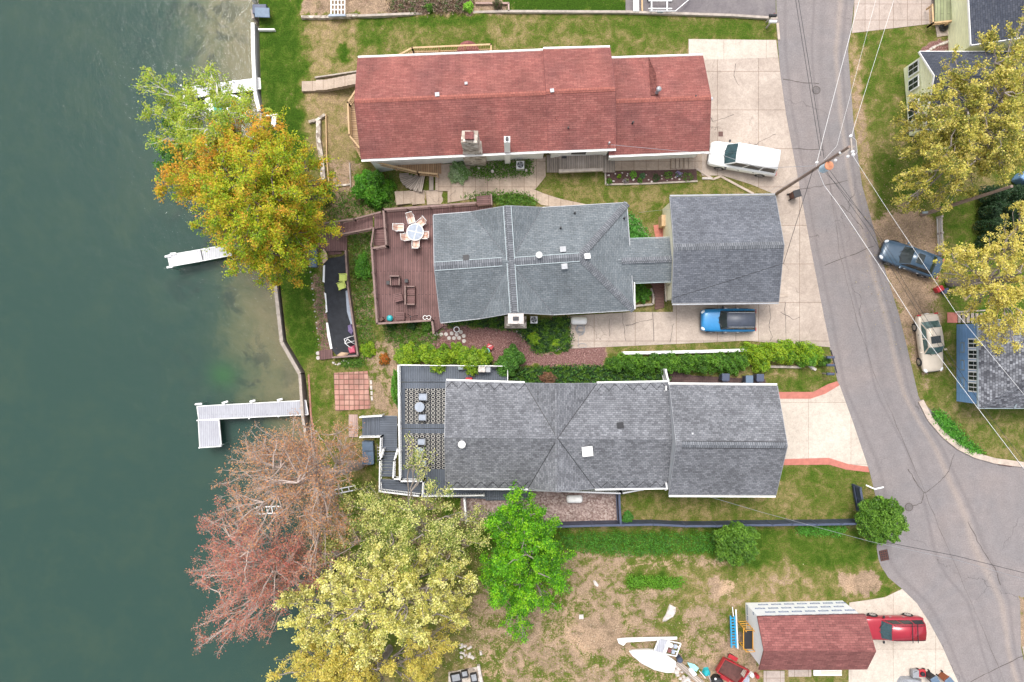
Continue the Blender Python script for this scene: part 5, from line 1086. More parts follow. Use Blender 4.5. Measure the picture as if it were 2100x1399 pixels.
def armchair(px, py, w, label, horizontal=True, name='armchair'):
    c = P(px, py, F); D, H2 = .75, .35; t = thing(name, label, 'sofa' if w > 1 else 'armchair', c)
    L = (lambda a, b, z: c+Vector((a, b, z))) if horizontal else (lambda a, b, z: c+Vector((-b, a, z)))
    sz = (lambda a, b, z: (a, b, z)) if horizontal else (lambda a, b, z: (b, a, z)); sgn = 1
    n = 2 if w > 1 else 1
    for i in range(n): mb = MB(); mb.box(L(-w/2+w*(i+.5)/n, -.05, .36), sz((w-.16)/n-.01, D-.15, .12), M['dbrown'], 0, (0, 1, 0) if horizontal else (1, 0, 0)); mb.build('cushion', t, bevel=.02)
    mb = MB(); mb.box(L(0, D/2-.05, .5), sz(w, .10, .75), M['brail']); mb.build('backrest', t, bevel=.015)
    for s in (1, -1): mb = MB(); mb.box(L(s*(w/2-.04), -.04, .34), sz(.09, D-.1, .58), M['brail']); mb.build('armrest', t, bevel=.015)
    mb = MB(); mb.box(L(0, -.04, .17), sz(w-.18, D-.12, .26), M['brownb']); mb.build('base', t)
armchair(812.5, 577, .74, 'red brown timber armchair between two small black side tables')
armchair(843, 607, 1.45, 'red brown two seat timber sofa beside the square coffee table', False, 'sofa')
def table4(name, label, cat, px, py, z, w, d, h, mat, rz=0, leg='brail', ud='y', group=None):
    c = P(px, py, z+h); c.z = z; t = thing(name, label, cat, c, group=group); mb = MB(); mb.box(c+Vector((0, 0, h)), (w, d, .05), M[mat], rz, ud); mb.build('table_top', t, bevel=.01)
    for sx in (1, -1):
        for sy in (1, -1): x, y = rot2(sx*(w/2-.05), sy*(d/2-.05), rz); mb = MB(); mb.box(c+Vector((x, y, h/2-.02)), (.05, .05, h-.04), M[leg], rz); mb.build('leg', t)
    return t
table4('coffee_table', 'square brown slatted coffee table turned at an angle beside the sofa', 'table', 816.5, 610, F, .66, .66, .42, 'dbrown', R(14), ud='x')
table4('low_table', 'square brown slatted table against the lower deck rail', 'table', 820.5, 648.5, F, .68, .66, .45, 'dbrown', 0, ud='x')
for x, y, lb in ((795.5, 580, 'small black side table on the lake side of the timber armchair'), (833, 576, 'small black side table on the house side of the timber armchair')):
    table4('side_table', lb, 'side table', x, y, F, .26, .28, .4, 'black', 0, 'black', group='small black side tables')
mb = MB(); mb.lathe(P(800.5, 653, F), [(.20, 0), (.24, .12), (.24, .3), (.16, .42), (.02, .46)], M['teal'], 18); one('cooler', mb, 'round teal cooler in the corner of the brown deck', 'cooler')
for x, lb in ((872.5, 'white rimmed round planter of dark soil, farther from the steps'), (880.5, 'white rimmed round planter of dark soil, nearest the deck steps')):
    t = thing('planter', lb, 'planter', P(x, 651.5, F), group='white rimmed planters'); mb = MB(); c = P(x, 651.5, F); mb.lathe(c, [(.11, 0), (.14, .28), (.17, .30), (.17, .33), (.13, .33), (.13, .27), (.01, .27)], M['whitem'], 16); mb.build('pot', t); mb = MB(); mb.lathe(c+Vector((0, 0, .28)), [(.13, 0), (.01, .02)], M['dirtm'], 12); mb.build('soil', t)
mb = MB(); c = P(845, 650, F)
for a in (.3, 2.4, 4.4): mb.tube([c+Vector((0, 0, .7)), c+Vector((math.cos(a)*.45, math.sin(a)*.35, 0))], .018, M['black'], 5)
mb.tube([c+Vector((0, 0, .6)), c+Vector((0, 0, .8))], .05, M['black'], 8); one('plant_stand', mb, 'spindly black tripod stand by the lower deck rail', 'stand')
mb = MB(); mb.box(P(783, 655, F+.25), (.32, .26, .5), M['brownb'], .6); one('planter_box', mb, 'small dark wooden planter in the lake side corner of the deck', 'planter', bevel=.02)
# ---------------------------------------------------------------- black fabric patio
ZT = -2.25
def g2(x, y, dz=0.0): return G(x, y, dz)
mb = MB(); pts = [(664, 542), (674, 530), (701, 526), (712, 518), (716, 595), (735, 728), (690, 728), (680, 716), (671, 643), (665, 582)]
mb.prism([P(x, y, ZT) for x, y in pts], .10, M['tarp'], bottom=False); one('ground_sheet', mb, 'long black fabric sheet covering the narrow lower patio', 'tarp')
wt_ = thing('retaining_wall', 'brown timber wall edging the black fabric patio on three sides', 'retaining wall', P(712, 600, ZT))
mb = MB()
for a, b in (((711, 514), (716, 590)), ((716, 590), (736, 729)), ((736, 729), (684, 733))): mb.bar(P(*a, ZT+.2), P(*b, ZT+.2), .14, .9, M['brail'])
mb.build('wall', wt_)
for i, q in enumerate([[(663, 545), (667, 544), (666, 580), (662, 578)], [(665, 600), (669, 602), (672, 640), (668, 642), (668, 620)], [(669, 662), (673, 662), (682, 715), (678, 716), (672, 690)]]):
    mb = MB(); mb.prism([P(x, y, ZT+.06) for x, y in q], .06, M['whitem']); one('edging_strip', mb, ('white edging strip at the upper end of the black fabric', 'white edging strip along the middle of the black fabric', 'white edging strip at the lower end of the black fabric')[i], 'edging', 'white edging strips beside the black fabric')
mb = MB(); mb.prism([P(x, y, ZT+.12) for x, y in [(709, 597), (716, 594), (727, 662), (720, 666), (712, 640)]], .05, M['cloth']); one('grey_mat', mb, 'long pale grey mat folded along the brown patio wall', 'mat')
for x, y, a, lb in ((703, 569, R(180), 'lime green chair standing upright on the black fabric'), (700, 586, R(200), 'lime green chair turned askew below the other lime chair')):
    sling_chair(x, y, a, lb, 'lime green chairs', ZT+.1, 'lime', 'lime')
def heap(pts, z, h, mat, name, label, cat, seed=1):
    rnd = random.Random(seed); c = sum((P(x, y, z) for x, y in pts), Vector((0, 0, 0)))/len(pts); mb = MB(); q = [P(x, y, z) for x, y in pts]; n = len(q)
    m1 = [p+(c-p)*.25+Vector((rnd.uniform(-.05, .05), rnd.uniform(-.05, .05), h*rnd.uniform(.5, 1))) for p in q]; tp = c+Vector((0, 0, h*.9))
    for i in range(n): j = (i+1) % n; mb.poly([q[i], q[j], m1[j], m1[i]], M[mat]); mb.poly([m1[i], m1[j], tp], M[mat])
    return one(name, mb, label, cat)
heap([(713, 668), (722, 664), (727, 680), (722, 688), (714, 680)], ZT+.1, .3, 'purple', 'cushion', 'crumpled purple cover lying at the patio wall', 'cover', 2)
heap([(708, 695), (716, 692), (727, 706), (718, 710), (708, 704)], ZT+.1, .25, 'black', 'cushion', 'dark grey cover slumped between white chair frames', 'cover', 3)
heap([(714, 712), (728, 708), (731, 724), (718, 726)], ZT+.1, .4, 'pink', 'chair_cover', 'rose red folded chair cover in the patio corner', 'cover', 4)
heap([(690, 729), (700, 722), (716, 724), (712, 728), (697, 733)], ZT+.1, .12, 'tanc', 'canvas', 'rolled tan canvas at the lower end of the patio', 'canvas', 5)
for x, y, a, lb in ((717, 697, .3, 'tipped white chair frame above the dark cover'), (718, 705, -.6, 'tipped white chair frame beside the rose red cover')):
    mb = MB(); c = P(x, y, ZT+.3); 
    for s in (-.2, .2): u = Vector((math.cos(a), math.sin(a), 0)); v = Vector((-u.y, u.x, 0)); mb.tube([c-u*.4+v*s, c+u*.15+v*s+Vector((0, 0, .3)), c+u*.4+v*s], .025, M['whitem'], 6)
    mb.tube([c-u*.4-v*.2, c-u*.4+v*.2], .025, M['whitem'], 6); one('tipped_chair', mb, lb, 'chair', 'white chair frames')
pb_ = MB(); pb_.prism([P(x, y, -2.0) for x, y in [(664, 510), (668, 515), (673, 525), (672, 533), (664, 541), (658, 533), (658, 520)]], .08, M['tanc']); pt = tag(pb_.build('paddle_board', bevel=.02), 'tan leaf shaped board propped beside the brown steps', 'board')
mb = MB(); mb.bar(P(664, 509, -1.9), P(672, 520, -1.9), .03, .03, M['black']); mb.bar(P(672, 520, -1.9), P(672, 530, -1.9), .03, .03, M['black']); one('paddle', mb, 'thin black paddle lying on the tan board', 'paddle')
sb = thing('storage_box', 'pair lidded grey storage bench under the orange tree edge', 'storage box', P(645, 530, -2.4))
for y0 in (511, 531): mb = MB(); mb.prism([P(637, y0, -2.4), P(653, y0, -2.4), P(653, y0+18, -2.4), P(637, y0+18, -2.4)], .5, M['binblue']); mb.build('lid', sb, bevel=.03)
mb = MB(); mb.lathe(P(648.5, 530, -1.9), [(.09, 0), (.09, .1), (.01, .1)], M['tanc'], 12); one('pot', mb, 'small tan pot standing on the grey storage bench', 'pot')
lt = thing('low_steps', 'small brown timber platform with two round stones at the lawn edge', 'steps', P(669, 727, -2.4))
mb = MB(); mb.prism([P(655, 719, -2.3), P(682, 716, -2.3), P(684, 735, -2.3), P(657, 738, -2.3)], .15, M['dbrown'], ud=(0, 1, 0)); mb.build('platform', lt)
def disc(px, py, r, mat, label, cat='stepping stone', group=None, name='stepping_stone', h=.06, z=None):
    b = G(px, py) if z is None else P(px, py, z); mb = MB(); mb.lathe(b-Vector((0, 0, .02)), [(r, 0), (r, h), (r*.93, h+.02), (.01, h+.02)], M[mat], 16); return one(name, mb, label, cat, group)
disc(652, 724.5, .16, 'rock', 'round pale stone beside the small brown platform, nearer the deck', group='round stones by the platform'); disc(652.5, 734, .16, 'rock', 'round pale stone beside the small brown platform, nearer the lake', group='round stones by the platform')
for lb, x, y in [('first round stone in the line of three under the deck steps', 895, 686), ('middle round stone in the line of three under the deck steps', 905, 686), ('third round stone in the line of three under the deck steps', 915, 685.5), ('round stone in the upper row, left of the white pot', 926.5, 684), ('round stone touching the lower edge of the white soil pot', 936.5, 686.5), ('round stone right of the white soil pot', 945, 681), ('leftmost round stone of the lower stepping stone row', 921, 693.5), ('second round stone of the lower stepping stone row', 931, 693.5), ('third round stone of the lower stepping stone row', 941.5, 693), ('rightmost round stone of the cluster, level with the upper row', 951, 689), ('lowest round stone of the stepping stone cluster', 951.5, 699.5)]:
    disc(x, y, .155, 'rock', lb, group='round stepping stones by the deck steps')
t = thing('planter', 'round white pot of soil standing among the stepping stones', 'planter', P(937, 676, 0)); mb = MB(); c = P(937, 676, 0); mb.lathe(c, [(.15, 0), (.2, .3), (.235, .32), (.235, .36), (.18, .36), (.18, .3), (.01, .3)], M['whitem'], 18); mb.build('pot', t); mb = MB(); mb.lathe(c+Vector((0, 0, .31)), [(.18, 0), (.01, .03)], M['dirtm'], 12); mb.build('soil', t)
mb = MB(); mb.box(P(1005, 711, .2), (.5, .34, .4), M['red'], -.5); mb.box(P(1004.5, 710, .42), (.3, .05, .04), M['whitem'], .3); one('cooler', mb, 'red cooler with white handle lying on the mulch', 'cooler', bevel=.03)
mb = MB(); mb.lathe(P(998.5, 719.5, 0), [(.16, 0), (.21, .3), (.22, .32), (.19, .32), (.16, .1), (.01, .08)], M['turq'], 18); one('bucket', mb, 'round turquoise tub beside the red cooler', 'bucket')
def ac(px, py, label, w=.62):
    c = P(px, py, .75); c.z = 0; t = thing('air_conditioner', label, 'air conditioner', c); mb = MB(); mb.box(c+Vector((0, 0, .38)), (w, w, .76), M['alu']); mb.build('cabinet', t, bevel=.03)
    mb = MB(); mb.lathe(c+Vector((0, 0, .765)), [(w*.40, 0), (w*.40, .01), (.01, .01)], M['black'], 20); 
    mb.build('fan_opening', t); mb = MB()
    for k in range(4): a = k*1.571+.4; mb.bar(c+Vector((0, 0, .78)), c+Vector((math.cos(a)*w*.37, math.sin(a)*w*.37, .78)), .10, .01, M['galv'])
    for r in (.15, .22): 
        for k in range(16): a = k*math.pi/8; b = a+math.pi/8; mb.bar(c+Vector((math.cos(a)*r, math.sin(a)*r, .80)), c+Vector((math.cos(b)*r, math.sin(b)*r, .80)), .012, .012, M['galv'])
    mb.build('fan', t)
ac(1067, 338, 'square grey air conditioner beside the white chimney of the red roofed house'); ac(1095, 656, 'square grey air conditioner beside the stone chimney of the slate roofed house', .56)
def ptank(px, py, label, L=1.25, group='white propane tanks'):
    c = P(px, py, .9); c.z = 0; t = thing('propane_tank', label, 'propane tank', c, group=group); mb = MB(); rings = [(-.5, .0), (-.48, .6), (-.42, .9), (-.33, 1), (.33, 1), (.42, .9), (.48, .6), (.5, 0)]; r = .30; n = 16; R_ = []
    for x, f in rings: R_.append([c+Vector((x*L, math.cos(a)*r*f, .5+math.sin(a)*r*f)) for a in [k*2*math.pi/n for k in range(n)]])
    for i in range(len(R_)-1):
        for k in range(n): l = (k+1) % n; mb.poly([R_[i][k], R_[i+1][k], R_[i+1][l], R_[i][l]], M['white'], None, True)
    mb.build('tank', t); mb = MB(); mb.lathe(c+Vector((0, 0, .78)), [(.1, 0), (.1, .1), (.01, .11)], M['white'], 10); mb.build('valve_cover', t)
    for s in (-.3, .3): mb = MB(); mb.box(c+Vector((s*L, 0, .12)), (.08, .4, .24), M['galv']); mb.build('foot', t)
ptank(1188.5, 657.5, 'white propane tank on the driveway end beside the coiled hose'); ptank(1179, 1026, 'white propane tank standing on pink gravel below the grey roof')
mb = MB(); pts = []; c = P(1190, 676, .05)
for k in range(90): a = k*.42; r = .30+.12*math.sin(k*.31); pts.append(c+Vector((math.cos(a)*r+.18*math.sin(k*.11), math.sin(a)*r*.9+.12*math.cos(k*.17), .02*math.sin(k)+.03)))
pts += [P(1186, 690, .05), P(1186, 708, .05)]; c2 = P(1194, 709, .05)
for k in range(30): a = k*.45+2; pts.append(c2+Vector((math.cos(a)*.33, math.sin(a)*.17, .03)))
mb.tube(pts, .018, M['galv'], 5); one('garden_hose', mb, 'dark garden hose coiled on the concrete below the white tank', 'hose')
# garden bed with stones
slab('garden_bed', [(1241, 352), (1428, 347), (1430, 372), (1243, 379)], 'dirtm', .05)
strip('bed_edging', [(1241, 352), (1242, 379), (1330, 377), (1430, 372)], .12, 'oldt', .12, label='low timber edging round the dark flower bed', cat='edging', kind=None)
strip('kerb', [(1428, 346), (1462, 368), (1478, 362), (1545, 398)], .16, 'curb', .08)
rocks([(1248, 360), (1262, 357), (1276, 355), (1286, 361), (1258, 372), (1277, 372), (1310, 367), (1325, 359), (1330, 369), (1357, 361), (1357, 367), (1368, 371), (1385, 364), (1393, 368), (1287, 357), (1299, 369), (1336, 373), (1378, 367)], 'white stone from the left among flowers in the dark soil bed', 'rock', 'garden_stone', .12, 'white stones in the flower bed', ordn='x')
mb = MB(); mb.box(P(1450, 366, .08), (.75, .16, .14), M['rock']); one('paving_block', mb, 'short pale block at the end of the flower bed', 'block')
# bins
def bin_(px, py, ang, label, body='brownb', lid='black', group=None, cat='rubbish bin', z=0.0, sc=1.0):
    c = P(px, py, z+.5); c.z = z; t = thing('wheelie_bin', label, cat, c, ang, group, local=True); mb = MB(); b = [(-.26, -.26), (.26, -.26), (.26, .26), (-.26, .26)]
    lo = [Vector((x*.82*sc, y*.82*sc, .05)) for x, y in b]; hi = [Vector((x*sc, y*sc, 1.0*sc)) for x, y in b]
    for i in range(4): j = (i+1) % 4; mb.poly([lo[i], lo[j], hi[j], hi[i]], M[body])
    mb.poly(lo[::-1], M[body]); mb.build('bin_body', t); mb = MB(); mb.prism([Vector((x*1.1*sc, y*1.1*sc, 1.0*sc)) for x, y in b], .07, M[lid]); mb.build('lid', t, bevel=.03)
    for s in (1, -1): mb = MB(); mb.tube([(-.26*sc, s*.2*sc, .12), (-.26*sc, s*.27*sc, .12)], .11*sc, M['tire'], 12); mb.build('wheel', t)
    mb = MB(); mb.tube([(-.33*sc, -.2, .98*sc), (-.33*sc, .2, .98*sc)], .02, M[body], 6); mb.build('handle', t)
bin_(1629, 400, R(16), 'brown rubbish bin with black lid at the road edge below the utility pole')
for x, y, lb, l in ((1484, 773, 'navy rubbish bin tucked against the hedge, farthest from the road', 'navyp'), (1532, 777, 'slate blue rubbish bin in the middle behind the tall garage', 'binblue'), (1554, 774, 'dark navy rubbish bin at the hedge end nearest the road', 'navyp')): bin_(x, y, R(90), lb, 'navyp', l, 'blue bins between hedge and garage')
mb = MB(); mb.box(P(1534, 788, .3), (.5, .3, .6), M['whitem']); one('storage_tub', mb, 'small pale tub between the bins and the garage roof', 'tub', bevel=.03)
def mailbox(px, py, label, ang=0, body='navyp', group=None):
    c = P(px, py, 1.1); c.z = 0; t = thing('mailbox', label, 'mailbox', c, ang, group, local=True); mb = MB(); mb.box((-.1, 0, .5), (.09, .09, 1.0), M['oldt']); mb.build('post', t)
    mb = MB(); n = 8; pr = [(-.1, 0)]+[(-math.cos(k*math.pi/n)*.1, .12+math.sin(k*math.pi/n)*.1) for k in range(n+1)]+[(.1, 0)]
    A = [Vector((-.28, y, 1.0+z)) for y, z in pr]; B = [Vector((.28, y, 1.0+z)) for y, z in pr]
    for i in range(len(pr)): j = (i+1) % len(pr); mb.poly([A[i], B[i], B[j], A[j]], M[body])
    mb.poly(A, M[body]); mb.poly(B[::-1], M[body]); mb.build('box', t); mb = MB(); mb.box((.1, .115, 1.15), (.12, .015, .05), M['red']); mb.build('flag', t)
for y, lb in ((733, 'dark blue mailbox by the road, nearest the driveway'), (749, 'dark blue mailbox by the road, middle of the three'), (767, 'dark blue mailbox by the road, nearest the red edged drive')): mailbox(1703, y, lb, 0, group='three mailboxes by the road')
mb = MB(); mb.bar(P(1704, 718, .05), P(1716, 765, .05), .06, .06, M['black']); one('edging_strip', mb, 'thin black edging curving past the three mailboxes', 'edging')
mailbox(1585, 32, 'black mailbox on a post at the corner of the old parking lot', R(0), 'black'); mailbox(1585, 44, 'long white mailbox beside the black one at the lawn corner', 0, 'whitem')
sp_ = thing('sign_post', 'white forked post standing at the road edge by the dark fence', 'post', P(1785, 999, 0)); mb = MB(); mb.bar(P(1785, 1000, 0), P(1794, 1003, 1.5), .09, .09, M['whitem']); mb.build('post', sp_); mb = MB(); mb.bar(P(1776, 995, 1.2), P(1794, 1003, 1.55), .09, .09, M['whitem']); mb.build('arm', sp_); mb = MB(); mb.bar(P(1794, 1003, 1.55), P(1812, 999, 1.6), .09, .09, M['whitem']); mb.build('arm', sp_)
# ---------------------------------------------------------------- poles and wires
def pole(b, t, h, label, r=.16):
    a = P(*b, 0); c = P(*t, h); o = thing('utility_pole', label, 'utility pole', a); mb = MB(); mb.tube([a, a*.5+c*.5, c], [r, r*.85, r*.65], M['wood'], 10); mb.build('pole', o); return o, a, c
po, pa, pt_ = pole((1592, 398), (1742, 301), 12.2, 'leaning timber utility pole with transformer rising over the road', .125)
def onp(f): return pa+(pt_-pa)*f
zc = lambda px, py, h: P(px, py, h)
tc = zc(1700, 340, 9.2)
mb = MB(); mb.lathe(tc-Vector((0, 0, .9)), [(.24, 0), (.27, .05), (.27, .85), (.29, .9)], M['lightblue'] if 'lightblue' in M else M['flash'], 16); tf = mb.build('transformer', po); mb = MB(); mb.lathe(tc, [(.29, 0), (.28, .07), (.02, .12)], M['copper'], 16); mb.build('transformer_lid', tf)
mb = MB(); mb.bar(onp(.74), tc-Vector((0, 0, .4)), .08, .12, M['galv']); mb.build('bracket', po)
for a, b in (((1718, 322, 10.5), (1752, 300, 11.0)), ((1744, 278, 12.0), (1747, 316, 12.0))): mb = MB(); mb.bar(P(*a), P(*b), .09, .1, M['oldt']); mb.build('crossarm', po)
for x, y, h in ((1743, 280, 12), (1747, 312, 12), (1748, 318, 12), (1737, 322, 11), (1722, 314, 11), (1712, 330, 9.4), (1674, 334, 8)): mb = MB(); c = P(x, y, h); mb.lathe(c, [(.06, 0), (.09, .05), (.05, .12), (.08, .17), (.01, .24)], M['whitem'], 8); mb.build('insulator', po)
mb = MB(); mb.tube([P(1743, 277, 12), P(1756, 288, 11.6), P(1758, 312, 11.2), P(1750, 322, 11)], .012, M['whitem'], 4); mb.build('jumper_wire', po)
p2, pa2, pt2 = pole((1890, 441), (2075, 382), 9.5, 'dark timber utility pole rising under the golden tree', .15)
mb = MB(); c = P(1897, 436, 1.5); mb.box(c, (.42, .16, .10), M['flash'], .1); mb.build('street_lamp', p2)
def wire(pts, label, r=.018, mat='galv', sag=.0, group='overhead wires', n=14):
    mb = MB(); q = []
    W = [P(*p) for p in pts]
    for a, b in zip(W[:-1], W[1:]):
        for i in range(n): t = i/n; q.append(a+(b-a)*t-Vector((0, 0, sag*4*t*(1-t))))
    q.append(W[-1]); mb.tube(q, r, M[mat], 4); return one('power_line', mb, label, 'wire', group)
wire([(1779, -60, 8.3), (1674, 338, 7.6)], 'thick white cable running up the road from the pole', .012, 'whitem', .1)
wire([(1674, 340, 7.6), (1690, 380, 7.5), (1720, 420, 7.45), (1800, 540, 7.2), (1895, 690, 7.1), (2000, 830, 7.2), (2160, 1040, 7.6)], 'thick white cable curving down the road past the cream sedan', .014, 'whitem')
wire([(1622, -60, 6.5), (1683, 320, 7.4)], 'black wire over the road, nearest the white vehicle', .02, 'black'); wire([(1628, -60, 6.5), (1690, 325, 7.4)], 'black wire over the road, just right of its twin', .02, 'black')
wire([(1690, 345, 7.0), (1780, 470, 6.3), (1870, 620, 6.0), (2000, 830, 6.5), (2150, 1030, 7)], 'lower black wire of the pair crossing above the cream sedan', .016, 'black'); wire([(1697, 343, 7.0), (1790, 470, 6.3), (1880, 622, 6.0), (2012, 830, 6.5), (2165, 1030, 7)], 'upper black wire of the pair crossing above the cream sedan', .016, 'black')
wire([(1690, 352, 7.0), (1710, 372, 7), (1800, 478, 6.2), (1840, 540, 6)], 'thin black wire splitting away below the transformer', .014, 'black')
wire([(1852, -60, 12.5), (1750, 265, 12.0), (1747, 278, 12)], 'thin pale wire reaching the highest insulator from above', .009, 'whitem'); wire([(1748, 318, 12), (1830, 445, 11.2), (1960, 640, 11), (2200, 930, 11.5)], 'thin pale wire passing over the slate blue sedan', .010, 'whitem')
wire([(1812, -60, 8.5), (1716, 300, 8.6), (1690, 328, 8)], 'hair thin pale wire between the white cable and golden tree', .007, 'whitem'); wire([(1674, 340, 7.6), (1560, 345, 5.5), (1480, 318, 4.6), (1253, 297, 3.9)], 'service cable sagging to the mast on the red roof', .016, 'galv')
wire([(1668, 346, 7.2), (1607, 540, 4.9), (1490, 578, 4.9), (1378, 612, 3.2)], 'dark cable lying across the grey garage roof', .018, 'black') 
wire([(1672, 342, 7.4), (1560, 402, 4.6), (1420, 424, 3.6), (1310, 436, 3.1)], 'faint white cable to the slate roofed house', .007, 'galv')
wire([(1425, 1010, 3.4), (1560, 1050, 4), (1790, 1112, 4.6), (1960, 1148, 5), (2160, 1205, 5.6)], 'long pale service line crossing the lower lawn and road', .012, 'galv'); wire([(1815, 1112, 4.5), (1960, 1140, 5), (2160, 1190, 5.6)], 'black service line over the road junction', .016, 'black')
wire([(1662, 347, 7.2), (1590, 395, 5), (1470, 375, 1.5), (1545, 362, 1.2)][:2]+[(1592, 396, .3)], 'short guy wire close to the pole foot', .012, 'galv')
# manholes and grate
def manhole(px, py, r, label, z=.012):
    c = P(px, py, z); t = thing('manhole_cover', label, 'manhole cover', c); mb = MB(); mb.lathe(c, [(r, 0), (r, .012), (.01, .012)], M['mh'], 24); mb.build('cover', t); mb = MB()
    for k in range(24): a = k*math.pi/12; b = a+math.pi/12; mb.bar(c+Vector((math.cos(a)*r, math.sin(a)*r, .012)), c+Vector((math.cos(b)*r, math.sin(b)*r, .012)), .05, .016, M['mh2'])
    mb.build('ring', t)
M['mh'] = paint('cast iron in asphalt', (.13, .115, .115), .8, var=.3, scale=14); M['mh2'] = paint('cast iron rim', (.09, .075, .07), .8)
manhole(1674, 185, .30, 'round iron manhole cover in the road near the top'); manhole(1864, 1040, .30, 'round iron manhole cover beside the crack by the round tree')
gt = thing('storm_drain', 'rusty iron storm drain grate at the kerbless road corner', 'drain', P(1813, 1139, .012)); mb = MB(); a = R(12); mb.box(P(1813, 1139, .015), (.68, .82, .02), M['black'], a); mb.build('pit', gt)
mb = MB(); 
for i in range(4): x, y = rot2(-.26+i*.173, 0, a); mb.box(P(1813, 1139, .035)+Vector((x, y, 0)), (.06, .82, .03), M['brownb'], a)
for i in range(5): x, y = rot2(0, -.36+i*.18, a); mb.box(P(1813, 1139, .04)+Vector((x, y, 0)), (.6, .06, .03), M['brownb'], a)
mb.build('grate', gt); mb = MB(); mb.box(P(1478, 275, .04), (.36, .38, .01), M['brownb']); one('drain_cover', mb, 'small rusty square drain cover in the concrete driveway', 'drain')
mb = MB(); mb.box(P(2062, 950, .10), (1.0, .4, .06), M['brownb'], -.15); one('storm_drain', mb, 'rusty kerb drain at the side road corner', 'drain')
# ---------------------------------------------------------------- blue grey deck
ZB = .55
gd = thing('deck', 'blue grey composite deck with white rails round the lower house', 'deck', P(850, 880, ZB))
fl = [(818, 750), (1042, 752), (1042, 792), (920, 792), (918, 1000), (1080, 1004), (1080, 1022), (1030, 1026), (866, 1016), (866, 985), (820, 987)]
mb = MB(); mb.prism([P(x, y, ZB-.1) for x, y in [(818, 750), (1042, 752), (1042, 783), (818, 783)]], .1, M['dgray'], M['navyp'], ud=(0, 1, 0)); 
for y0, y1 in ((784, 786), (786, 878), (879, 881), (881, 990)): mb.prism([P(x, y, ZB-.1) for x, y in [(818, y0), (925, y0), (925, y1), (820, y1)]], .1, M['dgray'], M['navyp'], ud=(1, 0, 0) if y1-y0 < 3 else (0, 1, 0))
mb.prism([P(x, y, ZB-.1) for x, y in [(866, 990.4), (925, 990.4), (1090, 1002), (1086, 1022), (1030, 1024), (866, 1017)]], .1, M['dgray'], M['navyp'], ud=(0, 1, 0)); mb.build('deck_floor', gd)
WR = dict(h=.95, w=.13, step=.13, cap=.11, bal=.04, post=2.4)
rail(gd, [(817, 750), (820, 987), (868, 987), (866, 1017)], ZB, 'whitem', **WR); rail(gd, [(817, 749), (1041, 751), (1041, 783)], ZB, 'whitem', h=.95, w=.08, step=.5, cap=.05, bal=.015)
rail(gd, [(779, 1008), (862, 1018), (992, 1016)], ZB-.3, 'whitem', **WR); rail(gd, [(1075, 1005), (1275, 1012), (1318, 1004)], ZB-.3, 'whitem', **WR)
mb = MB(); mb.prism([P(x, y, ZB-.3) for x, y in [(996, 1008), (1048, 1008), (1048, 1025), (996, 1026)]], .1, M['dgray'], M['flash'], ud=(0, 1, 0)); mb.build('landing', gd)
for x, y in ((818, 760), (819, 870), (819, 980), (866, 1012), (930, 1012), (990, 1014)):
    mb = MB(); a = P(x, y, 0); mb.tube([Vector((a.x, a.y, -2.5)), Vector((a.x, a.y, ZB-.1))], .08, M['whitem'], 6); mb.build('post', gd)
ld = thing('deck_stairs', 'blue grey stairs with white rails stepping down beside the patterned rugs', 'stairs', P(780, 900, -1))
mb = MB(); mb.prism([P(779, 852, -.75), P(815, 853, -.75), P(815, 925, -.75), P(781, 925, -.75)], .1, M['dgray'], M['whitem'], ud=(1, 0, 0)); mb.build('landing', ld)
for i in range(4): mb = MB(); x = 770-i*9; z = -.9-.28*i; mb.prism([P(x, 853, z), P(x+10, 853, z), P(x+10, 894, z), P(x, 896, z)], .06, M['dgray'], M['navyp'], ud=(0, 1, 0)); mb.build('tread', ld)
rail(ld, [(782, 853), (738, 856)], 0, 'whitem', zs=[-.65, -1.75], h=.9, step=.16, cap=.09, w=.1); rail(ld, [(738, 897), (781, 896), (779, 934)], 0, 'whitem', zs=[-1.75, -.65, -.65], h=.9, step=.16, cap=.09, w=.1)
for i in range(8): mb = MB(); y = 927+i*6.4; z = -.7-.0*i+.12*i*.5; mb.prism([P(783, y, -.85+.14*i), P(812, y, -.85+.14*i), P(811, y+5.6, -.85+.14*i), P(782, y+5.6, -.85+.14*i)], .05, M['dgray'], M['whitem'], ud=(1, 0, 0)); mb.build('tread', ld)
rail(ld, [(786, 922), (779, 944), (778, 1008)], 0, 'whitem', zs=[-.75, -.4, .2], h=.9, step=.3, cap=.09, w=.1); rail(ld, [(815, 922), (808, 945), (806, 982), (820, 983)], 0, 'whitem', zs=[-.75, -.4, .2, .4], h=.9, step=.3, cap=.09, w=.1)
mb = MB(); mb.prism([P(780, 982, .1), P(866, 986, .1), P(866, 1015, .1), P(780, 1006, .1)], .1, M['dgray'], M['whitem'], ud=(1, 0, 0)); mb.build('landing', ld)
mb = MB(); mb.prism([P(716, 850, -2.3), P(734, 850, -2.3), P(735, 896, -2.3), P(716, 896, -2.3)], .15, M['pinkwood'] if 'pinkwood' in M else M['oldwood'], ud=(0, 1, 0)); one('timber_landing', mb, 'pinkish timber landing at the foot of the white railed stairs', 'landing')
